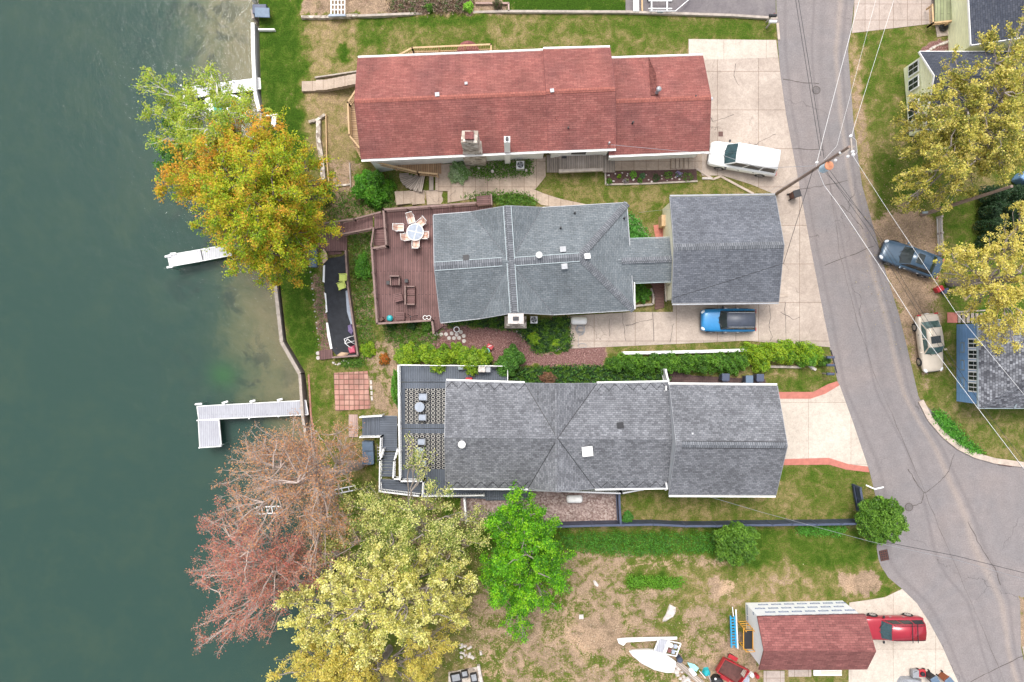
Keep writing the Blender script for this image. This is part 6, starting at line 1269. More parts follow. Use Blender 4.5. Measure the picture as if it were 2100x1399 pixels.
# patterned rugs
def mk_rug():
    m, nt, b = new_mat('black and white lattice rug'); u = uv(nt); sx = nd(nt, 'SeparateXYZ', {0: u}); s = 2*math.pi/.42
    def rings(ox, oy):
        fx = mth(nt, 'SUBTRACT', mth(nt, 'FRACT', mth(nt, 'ADD', mth(nt, 'MULTIPLY', sx.outputs[0], 1/.42), ox)), .5); fy = mth(nt, 'SUBTRACT', mth(nt, 'FRACT', mth(nt, 'ADD', mth(nt, 'MULTIPLY', sx.outputs[1], 1/.30), oy)), .5)
        d = mth(nt, 'SQRT', mth(nt, 'ADD', mth(nt, 'MULTIPLY', fx, fx), mth(nt, 'MULTIPLY', fy, fy))); return mth(nt, 'LESS_THAN', mth(nt, 'ABSOLUTE', mth(nt, 'SUBTRACT', d, .32)), .055), mth(nt, 'LESS_THAN', mth(nt, 'ABSOLUTE', fy), .04)
    a, l = rings(0, 0); c, l2 = rings(.5, .5); f = mth(nt, 'MAXIMUM', a, mth(nt, 'MULTIPLY', l2, .55))
    nt.links.new(mixc(nt, f, (.018, .02, .026), (.48, .46, .42)), b.inputs['Base Color']); b.inputs['Roughness'].default_value = .95; return m
M['rug'] = mk_rug()
for y0, y1, lb in ((797, 869, 'black and white lattice rug on the deck, nearer the green hedge'), (889, 962, 'black and white lattice rug on the deck, partly under pale leaves')):
    mb = MB(); mb.prism([P(831, y0, ZB), P(922, y0, ZB), P(920, y1, ZB), P(831, y1, ZB)], .02, M['rug']); one('outdoor_rug', mb, lb, 'rug', 'patterned outdoor rugs')
def seat_sq(px, py, label, group, s=.62):
    c = P(px, py, ZB+.4); c.z = ZB+.02; t = thing('lounge_chair', label, 'chair', c, group=group); mb = MB(); mb.box(c+Vector((0, 0, .3)), (s, s*.9, .14), M['cloth']); mb.build('cushion', t, bevel=.04)
    mb = MB(); mb.box(c+Vector((0, 0, .14)), (s+.08, s*.95, .24), M['black']); mb.build('frame', t); mb = MB(); mb.box(c+Vector((s/2+.02, 0, .38)), (.07, s*.95, .34), M['galv']); mb.build('backrest', t, bevel=.02)
    for k in (1, -1): mb = MB(); mb.box(c+Vector((0, k*(s*.47), .33)), (s, .05, .24), M['black']); mb.build('armrest', t)
seat_sq(867, 814, 'grey cushioned chair above the round grey table', 'grey lounge chairs on the rugs'); seat_sq(866, 856, 'grey cushioned chair below the round grey table', 'grey lounge chairs on the rugs', .56); seat_sq(864, 906, 'grey cushioned chair at the top of the leaf covered rug', 'grey lounge chairs on the rugs', .56); seat_sq(866, 950, 'grey cushioned chair at the bottom of the leaf covered rug', 'grey lounge chairs on the rugs', .56)
for y, lb in ((835, 'round pale grey table between two cushioned chairs'), (928, 'round pale grey table half hidden by pale leaves')):
    c = P(860.5, y, ZB+.5); t = thing('round_table', lb, 'table', (c.x, c.y, ZB), group='round grey deck tables'); mb = MB(); mb.lathe(c, [(.36, -.03), (.38, 0), (.36, .02), (.01, .02)], M['cloth'], 24); mb.build('table_top', t); mb = MB(); mb.tube([c-Vector((0, 0, .45)), c-Vector((0, 0, .03))], .05, M['galv'], 8); mb.lathe(c-Vector((0, 0, .5)), [(.24, 0), (.2, .04), (.05, .06)], M['galv'], 16); mb.build('pedestal', t)
gr = thing('grill', 'steel and black barbecue grill by the deck rail', 'grill', P(996, 757, ZB)); c = P(993, 757, ZB); mb = MB(); mb.box(c+Vector((-.15, 0, .85)), (.55, .42, .25), M['rock']); mb.build('hood', gr, bevel=.06); mb = MB(); mb.box(c+Vector((.32, 0, .75)), (.36, .42, .05), M['galv']); mb.build('side_shelf', gr); mb = MB(); mb.box(c+Vector((0, 0, .36)), (.8, .4, .7), M['black']); mb.build('cabinet', gr)
mb = MB(); mb.box(P(1014, 753, ZB+.25), (.4, .24, .5), M['black']); one('storage_box', mb, 'small black box beside the grill', 'box', bevel=.03)
mb = MB(); mb.box(P(945, 755, ZB+.25), (.42, .24, .45), M['flash']); one('storage_box', mb, 'pale grey box against the top deck rail', 'box', bevel=.03)
mb = MB(); mb.box(P(962, 778, ZB+.4), (.5, .3, .8), M['red']); one('folding_chair', mb, 'red chair back peeking from under the grey eave', 'chair', bevel=.05)
hb_ = thing('storage_cabinet', 'tall slate grey cabinet below the white railed stairs', 'cabinet', P(760, 925, -2.2)); 
mb = MB(); mb.prism([P(748, 902, -2.3), P(770, 902, -2.3), P(772, 948, -2.3), P(748, 950, -2.3)], 1.0, M['binblue']); mb.build('cabinet_body', hb_, bevel=.04); mb = MB(); mb.bar(P(748, 925, -1.27), P(771, 925, -1.27), .03, .03, M['black']); mb.build('seam', hb_)
lad = thing('ladder', 'grey ladder leaning beside the slate cabinet', 'ladder', P(776, 925, -2))
for s in (773.5, 779): mb = MB(); mb.bar(P(s, 902, -1.9), P(s+1, 948, -1.5), .05, .05, M['black']); mb.build('side_rail', lad)
for i in range(7): mb = MB(); mb.bar(P(773.5, 905+i*6.3, -1.85+.05*i), P(779.5, 905+i*6.3, -1.85+.05*i), .05, .03, M['alu']); mb.build('rung', lad)
# paved brick square
bp = slab('brick_patio', [(684, 765), (754, 761), (760, 838), (688, 843)], 'pavers', .05, .2, follow=True)
disc(750, 835, .15, 'whitem', 'white round lid on the corner of the brick patio', 'lid', None, 'lid_disc')  # a flat white lid
for i, y in enumerate((784, 795, 806, 817)): mb = MB(); mb.box(G(761+i*.6, y, .05), (.16, .32, .12), M['rock'], .1); one('paving_block', mb, ('top', 'second', 'third', 'bottom')[i]+' pale block of the short row beside the brick patio', 'block', 'pale blocks beside the brick patio')
# fences
def fence(label, pts, h=1.25, mat='navy', post='navyp', lean=0, step=None, z=0.0, name='fence', w=.10):
    t = thing(name, label, 'fence', P(*pts[0], z)); Q = [P(x, y, z) for x, y in pts]
    mb = MB()
    for a, b in zip(Q[:-1], Q[1:]):
        d = b-a; n = Vector((-d.y, d.x, 0)).normalized(); mb.prism([a-n*w/2, b-n*w/2, b+n*w/2, a+n*w/2], h, M[mat], ud=(0, 0, 1))
        mb.bar(a+Vector((0, 0, h+.02)), b+Vector((0, 0, h+.02)), w+.06, .04, M[post]); mb.bar(a+Vector((0, 0, .45))+n*-.12, b+Vector((0, 0, .45))+n*-.12, .05, .1, M[post])
    mb.build('panel', t)
    for p in Q: mb = MB(); mb.box(p+Vector((0, 0, h/2+.06)), (.14, .14, h+.12), M[post]); mb.build('post', t)
    return t
fence('long dark blue board fence dividing the lawn from the rough lot', [(1000, 1068), (1062, 1070), (1146, 1071), (1212, 1069), (1272, 1068), (1335, 1067), (1398, 1070), (1460, 1070), (1520, 1068), (1572, 1068), (1612, 1067), (1662, 1067), (1710, 1066), (1758, 1065)], 1.25)
fence('short dark blue board fence between pink gravel and lawn', [(1265, 1008), (1266, 1036), (1268, 1066)], 1.2); fence('short dark blue fence panel beside the round tree at the road', [(1748, 994), (1752, 1018), (1757, 1045)], 1.2)
fence('thin white fence panel standing across the paved side yard', [(1356, 757), (1361, 778), (1363, 786)], 1.5, 'white', 'whitem', w=.07); fence('thin white fence dividing the pink gravel from the pale tree', [(955, 1018), (958, 1062)], 1.3, 'white', 'whitem', w=.08)
fence('low white slatted fence along the hedge beside the driveway', [(1276, 723), (1340, 722), (1430, 720), (1530, 717)], .5, 'white', 'whitem', w=.10)
fence('low wire fence running down beside the slate blue sedan', [(1921, 447), (1922, 480), (1925, 525)], .6, 'white', 'oldt', w=.03)
mb = MB(); mb.bar(P(1578, 752, .1), P(1642, 753, .1), .18, .2, M['oldt']); one('log', mb, 'grey timber log lying below the bright hedge', 'log'); heap([(1656, 750), (1662, 747), (1674, 756), (1672, 761), (1664, 758)], 0, .25, 'rock', 'rock', 'flat pale rock at the end of the timber log', 'rock', 9)
# dock sections stored in the trees
for (x0, y0, x1, y1, w_, lb) in ((658, 1010, 728, 996, 9, 'white dock ladder section lying under the bare bronze branches'), (526, 1040, 577, 1038, 14, 'white dock frame section floating below the bronze tree')):
    t = thing('dock_section', lb, 'dock section', P(x0, y0, -2.4)); mb = MB()
    for s in (0, w_): mb.bar(P(x0, y0+s, -2.3), P(x1, y1+s, -2.3), .08, .1, M['whitem'])
    mb.build('frame', t)
    for i in range(6): f = i/5; mb = MB(); mb.bar(P(x0+(x1-x0)*f, y0+(y1-y0)*f, -2.28), P(x0+(x1-x0)*f+3, y0+(y1-y0)*f+w_, -2.28), .06, .06, M['whitem']); mb.build('rung', t)
# ---------------------------------------------------------------- bottom lot
bo_ = thing('boat', 'white sailboat hull lying on dry grass beside a stacked dock frame', 'boat', P(1335, 1355, .2))
pts = [(1290, 1333), (1303, 1331), (1330, 1330), (1352, 1332), (1372, 1345), (1384, 1354), (1379, 1375), (1365, 1376), (1340, 1370), (1315, 1357), (1297, 1342)]
mb = MB(); q0 = [P(x, y, .06) for x, y in pts]; cc = sum(q0, Vector((0, 0, 0)))/len(q0); q1 = [p+(cc-p)*-.02+Vector((0, 0, .3)) for p in q0]; q2 = [p+(cc-p)*.25+Vector((0, 0, .42)) for p in q0]; n = len(q0)
for A, B in ((q0, q1), (q1, q2)):
    for i in range(n): j = (i+1) % n; mb.poly([A[i], B[i], B[j], A[j]], M['white'], None, True)
mb.poly(q2[::-1], M['white']); mb.build('hull', bo_)
mb = MB(); mb.bar(P(1292, 1333, .2), P(1378, 1376, .2), .04, .05, M['galv']); mb.build('keel_strip', bo_) if 0 else None
mb = MB(); mb.prism([P(x, y, .3) for x, y in [(1265, 1309), (1284, 1307), (1388, 1305), (1388, 1310), (1284, 1316), (1278, 1323), (1268, 1318)]], .16, M['white']); one('dock_section', mb, 'long white beam with a hooked end above the sailboat hull', 'beam', bevel=.03)
df = thing('dock_section', 'white slatted dock frame with two seats leaning on the sailboat', 'dock frame', P(1368, 1326, .5)); A = P(1351, 1309, .7); ux = (P(1396, 1319, .7)-A); uy = (P(1341, 1335, .7)-A); pt3 = lambda u, v, z=0: A+ux*u+uy*v+Vector((0, 0, z))
mb = MB(); mb.poly(ccw([pt3(0, 0), pt3(.42, 0), pt3(.42, 1), pt3(0, 1)]), M['dock'], (0, 1, 0)); mb.build('dock_deck', df)
for u in (0, .42, .5, 1): mb = MB(); mb.bar(pt3(u, 0, .05), pt3(u, 1.02, .05), .08, .1, M['whitem']); mb.build('beam', df)
for v in (0, .3, .65, 1): mb = MB(); mb.bar(pt3(.42, v, .06), pt3(1, v, .06), .06, .08, M['whitem']); mb.build('beam', df)
for u, v, m_ in ((.6, .28, 'whitem'), (.8, .28, 'cloth'), (.62, .68, 'redroof2'), (.8, .70, 'cloth')): mb = MB(); mb.box(pt3(u, v, .12), (.26, .3, .16), M[m_], -.25); mb.build('bin', df, bevel=.03)
heap([(1373, 1239), (1386, 1246), (1386, 1257), (1381, 1264), (1366, 1274), (1359, 1275), (1359, 1270), (1366, 1258)], 0, .15, 'rock', 'concrete_slab', 'large pale irregular slab lying on the grass tracks', 'slab', 11)
tl = thing('trailer', 'small red utility trailer with a rusty bed beside rubbish', 'trailer', P(1498, 1368, 0)); A, B, C_, D_ = P(1483, 1346, .5), P(1533, 1371, .5), P(1511, 1401, .5), P(1467, 1373, .5)
mb = MB(); mb.prism([A, B, C_, D_], .06, M['darkbed'], M['red']); mb.build('bed', tl)
for a, b in ((A, B), (B, C_), (C_, D_), (D_, A)): mb = MB(); mb.bar(a+Vector((0, 0, .28)), b+Vector((0, 0, .28)), .05, .4, M['red']); mb.build('side_board', tl)
for x, y in ((1503, 1349), (1487, 1391)): mb = MB(); c = P(x, y, .55); mb.box(c, (.75, .3, .06), M['red'], -.47); mb.build('fender', tl); mb = MB(); mb.tube([c+Vector((-.04, -.08, -.25)), c+Vector((.04, .08, -.25))], .27, M['tire'], 14); mb.build('wheel', tl)
mb = MB(); mb.bar(P(1533, 1371, .5), P(1523, 1387, .9), .5, .05, M['oldwood']); mb.build('tailgate', tl)
hp = [(1512, 1395, .5, 'rock', 'crumpled white rubbish bag beside the red trailer'), (1528, 1390, .45, 'cloth', 'grey scrap heap between trailer and small garage'), (1540, 1382, .3, 'whitem', 'small white rubbish bag under the small garage eave')]
for i, (x, y, r, m_, lb) in enumerate(hp): heap([(x+math.cos(k)*r*26*.8, y+math.sin(k)*r*22*.8) for k in np.arange(0, 6.2, .8)], 0, .4, m_, 'rubbish_bag', lb, 'rubbish', 20+i)
mb = MB(); mb.lathe(P(1549, 1382, 0), [(.14, 0), (.16, .5), (.1, .6), (.01, .62)], M['red'], 12); one('gas_can', mb, 'red can standing in the rubbish by the small garage', 'can')
tq = thing('plastic_chair', 'tipped turquoise plastic chair among the rubbish', 'chair', P(1422, 1368, 0)); mb = MB(); mb.prism([P(x, y, .25) for x, y in [(1409, 1358), (1424, 1362), (1433, 1370), (1428, 1377), (1416, 1371)]], .06, M['turq']); mb.build('seat', tq, bevel=.02); mb = MB(); mb.prism([P(x, y, .1) for x, y in [(1410, 1370), (1417, 1368), (1428, 1380), (1420, 1384)]], .3, M['whitem']); mb.build('backrest', tq, bevel=.03)
heap([(1443, 1369), (1452, 1368), (1457, 1378), (1455, 1385), (1443, 1384), (1439, 1378)], 0, .5, 'teal', 'tarp_bundle', 'crumpled bright blue tarp bundle left of the trailer', 'tarp', 31)
mb = MB(); mb.lathe(P(1467, 1392, 0), [(.40, 0), (.44, .4), (.44, .75), (.35, .85), (.12, .9), (.01, .9)], M['black'], 20); mb.lathe(P(1467, 1392, .9), [(.08, 0), (.08, .06), (.01, .06)], M['whitem'], 10); one('barrel', mb, 'black barrel with a pale cap at the bottom edge', 'barrel')
mb = MB(); mb.lathe(P(1391, 1347, 0), [(.2, 0), (.22, .6), (.1, .75), (.01, .75)], M['navyp'], 14); one('barrel', mb, 'dark navy drum tucked behind the sailboat stern', 'barrel')
mb = MB(); mb.bar(P(1434, 1376, .3), P(1447, 1391, .3), .04, .04, M['whitem']); one('pole', mb, 'thin white rod lying by the turquoise chair', 'rod'); mb = MB(); mb.bar(P(1453, 1385, .4), P(1460, 1402, .3), .05, .05, M['alu']); one('pole', mb, 'grey rod beside the black barrel', 'rod')
mb = MB(); mb.bar(P(1388, 1358, .25), P(1440, 1402, .25), .42, .12, M['oldwood']); one('dock_plank', mb, 'long weathered timber walkway plank pointing at the bottom edge', 'plank'); 
rocks([(1386, 1364), (1392, 1370), (1387, 1377), (1398, 1378), (1402, 1388), (1395, 1392), (1410, 1392), (1404, 1396), (1414, 1398), (1390, 1384)], 'pale rubble stone from the top, piled beside the weathered plank', 'rock', 'rubble_stone', .24, 'rubble stones beside the plank', ordn='y')
rocks([(958+random.uniform(-14, 14), 1337+random.uniform(-16, 14)) for _ in range(26)], 'small grey white stone in the loose pile by the fire pit', 'rock', 'rubble_stone', .15, 'stone pile by the fire pit')
heap([(983, 1334), (988, 1334), (989, 1342), (984, 1343)], 0, .2, 'rock', 'rock', 'single pale rock right of the loose stone pile', 'rock', 33)
rocks([(700+i*4.4+random.uniform(-1, 1), 746+random.uniform(-3, 3)) for i in range(0)], '', '')
rocks([(684+i*4.2, 744+4*math.sin(i*.9)) for i in range(8)], 'grey white stone from the lake side in the row above the brick patio', 'rock', 'edging_stone', .13, 'stones above the brick patio', ordn=True)
rocks([(637+i*1.3, 558+i*11.5) for i in range(14)], 'white edging stone from the top, between lawn and planting bed', 'rock', 'edging_stone', .09, 'white edging stones along the lawn', ordn=True)
rocks([(1898+i*5+random.uniform(-1, 1), 115-math.sqrt(i)*9.5) for i in range(11)], 'pale edging stone from the lower end of the curved row by the yellow house', 'rock', 'edging_stone', .16, 'edging stones at the yellow house', ordn=True)
rocks([(1063, 682), (1067, 686), (1071, 689), (1075, 692), (1060, 680)], 'pale edging stone from the left, between mulch and the green bed', 'rock', 'edging_stone', .09, 'edging stones in the mulch', ordn='x')
rocks([(1140+i*4, 719-i*1.9) for i in range(6)], 'pale flat stone from the left, edging the rounded garden bed', 'rock', 'edging_stone', .10, 'edging stones of the rounded bed', ordn=True)
rocks([(1085, 400), (1092, 397), (1097, 401), (1101, 406)], 'white stone from the left at the end of the planted strip by the walk', 'rock', 'edging_stone', .10, 'white stones by the walk', ordn='x')
mb = MB(); mb.box(P(1192, 1265, .05), (.34, .34, .08), M['rock']); one('utility_cover', mb, 'small square concrete cover in the bare dirt', 'cover'); heap([(1216, 1191), (1220, 1190), (1228, 1200), (1226, 1204), (1219, 1200)], 0, .15, 'rock', 'rock', 'small oblong pale rock on the bare dirt', 'rock', 34)
# fire pit corner
fp = thing('fire_pit', 'dark metal fire pit trays on stone paving at the bottom edge', 'fire pit', P(945, 1388, 0))
mb = MB(); mb.prism([P(920, 1378, 0), P(983, 1366, 0), P(992, 1410, 0), P(920, 1420, 0)], .12, M['stone']); mb.build('paving', fp)
for x, y, w_, d_ in ((935, 1390, .8, .7), (953, 1382, .5, .5), (972, 1390, .5, .7)): mb = MB(); mb.box(P(x, y, .3), (w_, d_, .35), M['black'], .2); mb.box(P(x, y, .49), (w_*.75, d_*.7, .03), M['galv'], .2); mb.build('tray', fp)
mb = MB(); mb.bar(P(981, 1364, .2), P(990, 1410, .2), .22, .3, M['rock']); one('stone_kerb', mb, 'pale stone kerb beside the fire pit paving', 'kerb')
# ladders by the small garage
bl = thing('ladder', 'bright blue fibreglass extension ladder beside the yellow scaffold', 'ladder', P(1503, 1290, 0))
for s in (0, 8): mb = MB(); mb.bar(P(1498+s, 1263, .6), P(1500+s*1.2, 1328, .6), .09, .12, M['blueld']); mb.build('side_rail', bl)
for i in range(10): mb = MB(); mb.bar(P(1498, 1268+i*6, .6), P(1509, 1268+i*6, .6), .08, .06, M['blueld']); mb.build('rung', bl)
mb = MB(); mb.bar(P(1509, 1250, .7), P(1513, 1330, .7), .08, .08, M['whitem']); one('downpipe', mb, 'long white pipe lying along the blue ladder', 'pipe'); mb = MB(); mb.bar(P(1502, 1245, .7), P(1504, 1264, .7), .05, .06, M['whitem']); one('downpipe', mb, 'short white rod above the blue ladder end', 'rod')
sc_ = thing('scaffold', 'yellow steel scaffold with a black platform against the wrapped wall', 'scaffold', P(1530, 1300, 0))
mb = MB(); mb.prism([P(1526, 1291, 1.5), P(1543, 1291, 1.5), P(1543, 1330, 1.5), P(1526, 1330, 1.5)], .06, M['black']); mb.build('platform', sc_)
for x, y in ((1526, 1290), (1543, 1290), (1526, 1330), (1543, 1330)): a = P(x, y, 1.5); mb = MB(); mb.tube([Vector((a.x, a.y, 0)), Vector((a.x, a.y, 2.0))], .035, M['orange'], 6); mb.build('leg', sc_)
for y in (1288, 1332):
    for i in range(5): a, b = P(1526, y, 1.5), P(1543, y, 1.5); z = .3+i*.4; mb = MB(); mb.tube([Vector((a.x, a.y, z)), Vector((b.x, b.y, z))], .025, M['orange'], 5); mb.build('rung', sc_)
for x in (1525, 1544): mb = MB(); mb.tube([P(x, 1288, 1.6), P(x, 1332, 1.6)], .035, M['orange'], 6); mb.build('side_rail', sc_)
slab('pad', [(1566, 1376), (1609, 1376), (1609, 1420), (1566, 1420)], 'conc_pad', .04); slab('pad', [(1617, 1374), (1664, 1374), (1664, 1388), (1617, 1388)], 'conc_pad', .03)
mb = MB(); mb.box(P(1697, 1380, .15), (2.2, .42, .1), M['whitem']); mb.box(P(1705, 1380, .22), (1.6, .26, .06), M['peach']); one('board_stack', mb, 'white and orange boards stacked below the small garage', 'boards', bevel=.02)
# bottom right corner
lm = thing('lawn_mower', 'red and grey walk behind mower near two bins at the bottom edge', 'mower', P(1882, 1380, 0)); c = P(1880, 1379, .2); mb = MB(); mb.box(c+Vector((-.25, 0, .15)), (.5, .6, .4), M['galv']); mb.build('bag', lm, bevel=.06); mb = MB(); mb.box(c+Vector((.3, 0, .1)), (.6, .55, .25), M['red']); mb.build('mower_deck', lm, bevel=.06); mb = MB(); mb.lathe(c+Vector((.3, 0, .22)), [(.17, 0), (.15, .14), (.01, .16)], M['black'], 12); mb.build('engine', lm)
for dx in (.05, .55): mb = MB(); mb.tube([c+Vector((dx, -.3, -.02)), c+Vector((dx, .3, -.02))], .11, M['tire'], 10); mb.build('wheel', lm)
mb = MB(); mb.tube([c+Vector((-.5, .25, .5)), c+Vector((.1, .25, .2))], .02, M['black'], 5); mb.build('handle', lm)
bin_(1909, 1389, R(-60), 'black rubbish bin with slate lid at the bottom edge', 'black', 'binblue'); bin_(1938, 1391, R(-50), 'rusty orange bin with slate lid nearest the road', 'rustb', 'binblue')
heap([(1838, 1396), (1845, 1386), (1868, 1385), (1890, 1392), (1890, 1405), (1838, 1410)], 0, .5, 'galv', 'tarp_bundle', 'grey tarp bundle beside the mower at the bottom edge', 'tarp', 41)
# top edge
tl2 = thing('boat_trailer', 'empty galvanised boat trailer parked on the old blacktop', 'trailer', P(1355, 12, 0))
for a, b in (((1336, -20), (1336, 22)), ((1368, -20), (1368, 22))): mb = MB(); mb.bar(P(*a, .5), P(*b, .5), .08, .1, M['alu']); mb.build('side_rail', tl2)
for y in (2, 18, -12): mb = MB(); mb.bar(P(1330, y, .52), P(1378, y, .52), .06, .08, M['alu']); mb.build('crossbar', tl2)
mb = MB(); mb.tube([P(1332, 23, .5), P(1385, 23, .5), P(1412, 0, .5), P(1420, -20, .5)], .035, M['alu'], 6); mb.build('tongue', tl2)
for x in (1331, 1376): mb = MB(); c = P(x, -8, .3); mb.tube([c-Vector((.1, 0, 0)), c+Vector((.1, 0, 0))], .3, M['tire'], 14); mb.build('wheel', tl2)
mb = MB(); mb.box(P(1354, 24, .3), (.5, .14, .1), M['flash']); one('float', mb, 'small pale float at the trailer end', 'float', bevel=.04)
mb = MB(); mb.prism([P(1298, -30, .2), P(1309, -30, .2), P(1310, 25, .2), P(1298, 25, .2)], .15, M['white']); one('board', mb, 'long white board standing beside the boat trailer', 'board', bevel=.02); mb = MB(); mb.bar(P(1316, -20, .15), P(1317, 24, .15), .12, .1, M['tanr']); one('plank', mb, 'narrow tan plank beside the white board', 'plank')
ltc = thing('lattice_gate', 'white lattice panel lying between the mulched top beds', 'lattice', P(693, 15, -1.5)); mb = MB()
for x in (679, 686, 693, 700, 707): mb.bar(P(x, -20, -1.7), P(x, 31, -1.7), .07, .06, M['whitem'])
for y in (-10, 0, 10, 20, 31): mb.bar(P(678, y, -1.66), P(708, y, -1.66), .07, .05, M['whitem'])
mb.build('lattice', ltc); mb = MB(); mb.prism([P(676, 31, -1.8), P(709, 31, -1.8), P(710, 35, -1.8), P(674, 36, -1.8)], .2, M['cloth']); mb.build('step', ltc)
tp = thing('raised_bed', 'long raised planter bed of bare stems at the top edge', 'planter', P(1000, 12, 0)); mb = MB()
for a, b in (((975, 8), (1044, 8)), ((1043, 8), (1043, 24))): mb.bar(P(*a, .1), P(*b, .1), .12, .3, M['pinkwood'] if 'pinkwood' in M else M['oldt'])
mb.build('edging', tp)
mb = MB(); c = P(1934, 57, .12); mb.lathe(c, [(.20, 0), (.32, .05), (.33, .16), (.22, .2), (.16, .1), (.01, .06)], M['tire'], 18); one('hose_reel', mb, 'coiled black hose ring on the pad by the yellow house', 'hose')
slab('pad', [(1918, 50), (1946, 48), (1950, 72), (1922, 76)], 'conc_pad', .05)
mb = MB(); mb.box(P(1925, 593, .3), (.55, .42, .5), M['red'], .5); one('cooler', mb, 'dark red cooler box under the golden tree edge', 'cooler', bevel=.05); mb = MB(); mb.box(P(1938, 597, .25), (.45, .4, .45), M['navyp'], .4); one('storage_box', mb, 'navy box beside the dark red cooler', 'box', bevel=.05)
bk = thing('tent', 'bright blue tarp shelter glimpsed behind the golden tree', 'tarp', P(2090, 370, 0)); mb = MB(); mb.prism([P(x, y, 0) for x, y in [(2070, 372), (2080, 358), (2102, 352), (2130, 360), (2120, 380), (2090, 385)]], 1.2, M['blueld'] if 0 else M['blues']); mb.build('cover', bk, bevel=.15)
pot = [(1010, 352, .12), (982, 346, .1), (1079, 350, .1)]
for i, (x, y, r) in enumerate(pot): disc(x, y, r, 'rock', ('round pale lid in the greens between the chimneys', 'small round pale lid beside the stone chimney', 'small round pale lid beside the air conditioner')[i], 'lid', None, 'lid_disc', .15, .1)  # low pale discs serving as lids
# ---------------------------------------------------------------- trees
def bypos(fx):
    def f(C, tw, n):
        k = S*(HC-C[:, 2])/HC; return fx(C[:, 0]/k+1050, 699.5-C[:, 1]/k, tw, n)
    return f
ORG = [(.66, .32, .03), (.60, .42, .03), (.52, .49, .018), (.42, .48, .015), (.30, .43, .012), (.15, .29, .01)]
def org(px, py, tw, n):
    v = np.clip(((px-430)*.0035+(py-400)*.0062)+1.08+np.where(px > 620, .25, 0)+np.where(py > 500, .25, 0), 0, 1)*3.2+(tw-.5)*4.2+RNG.normal(0, .7, n); return np.clip(v, 0, 5.4).astype(int)
tree('tree', 'large orange and yellow green maple leaning over the lake', (596, 432),
     [(345, 372, 4, 1.1), (375, 365, 4, 1.5), (395, 345, 5, 2.0), (415, 375, 6, 2.0), (450, 345, 8, 2.2), (540, 330, 8, 2.2), (590, 350, 7, 2.0), (520, 410, 10, 2.4), (590, 490, 5, 2.0), (530, 490, 8, 2.2), (440, 300, 5, 2.0), (480, 270, 5, 1.6), (530, 290, 6, 2.1), (585, 300, 5, 1.8), (630, 345, 4, 1.7), (655, 375, 2.5, 1.2), (620, 400, 5, 2.0), (430, 400, 7, 2.4), (500, 370, 9, 2.6), (560, 400, 9, 2.5), (480, 440, 8, 2.3), (545, 460, 8, 2.4), (610, 450, 6, 1.9), (650, 480, 3, 1.5), (625, 500, 3, 1.4), (500, 510, 6, 2.0), (560, 520, 6, 2.2), (520, 555, 3.5, 1.4), (590, 555, 3.5, 1.4), (445, 465, 4, 1.3), (415, 470, 2, .8), (440, 490, 2.5, 1.0), (600, 520, 3, 1.5), (665, 405, 1.5, .9)],
     ORG, 88000, .155, 'barkb', 2.8, .30, .14, 13, 9, colfn=bypos(org))
BIR = [(.44, .52, .05), (.34, .46, .04), (.50, .55, .08), (.22, .36, .03)]
tree('tree', 'white barked birch with sparse lime leaves reaching over the lake', (548, 338),
     [(330, 180, 6, 1.2), (320, 235, 5, 1.3), (350, 205, 5, 1.3), (380, 185, 5, 1.1), (430, 160, 4, 1.3), (445, 180, 5, 1.3), (405, 220, 6, 1.6), (365, 260, 5, 1.5), (460, 215, 6, 1.6), (500, 195, 4, 1.1), (525, 225, 3, 1.0), (425, 265, 7, 1.8), (480, 255, 7, 1.5), (340, 290, 4, 1.1), (410, 300, 6, 1.6)],
     BIR, 15000, .16, 'birch', 3.0, .17, .15, 8, 8, colfn=None, twigr=.018)
tree('tree', 'fresh green leafy crown low behind the birch at the water', (500, 345), [(350, 315, 1.5, 1.5), (385, 290, 2, 1.6), (345, 345, 1, 1.1), (400, 325, 2.5, 1.6), (375, 330, 2, 1.3)], [(.10, .27, .03), (.14, .32, .04), (.07, .20, .03)], 9000, .17, 'birch', 2.0, .12, .14, 8, 8)
BRZ = [(.60, .28, .12), (.52, .25, .13), (.64, .35, .15), (.46, .28, .16)]
RED = [(.56, .16, .12), (.50, .17, .13), (.60, .24, .16), (.44, .18, .14), (.54, .27, .15)]
tree('tree', 'half bare bronze leaved maple with pale branches over the lake edge', (740, 952),
     [(510, 930, 7, 1.6), (545, 900, 7, 1.4), (500, 975, 8, 1.7), (560, 960, 9, 2.2), (600, 900, 6, 1.6), (630, 930, 7, 1.8), (610, 990, 10, 2.6), (540, 1030, 10, 2.4), (490, 1040, 8, 1.7), (650, 1000, 9, 2.2), (690, 940, 4, 1.3), (650, 885, 4, 1.1), (670, 1060, 8, 1.8), (610, 1060, 9, 2.0), (720, 905, 1, 1.1), (690, 890, 3, 1.6), (730, 930, 2, 1.2), (640, 950, 9, 2.4), (580, 930, 8, 2.2), (650, 1110, 8, 2.0), (690, 1080, 7, 1.8), (700, 1020, 5, 1.3)],
     BRZ, 17000, .12, 'barkp', 4.0, .34, .13, 17, 22, twigr=.010, wob=.02)
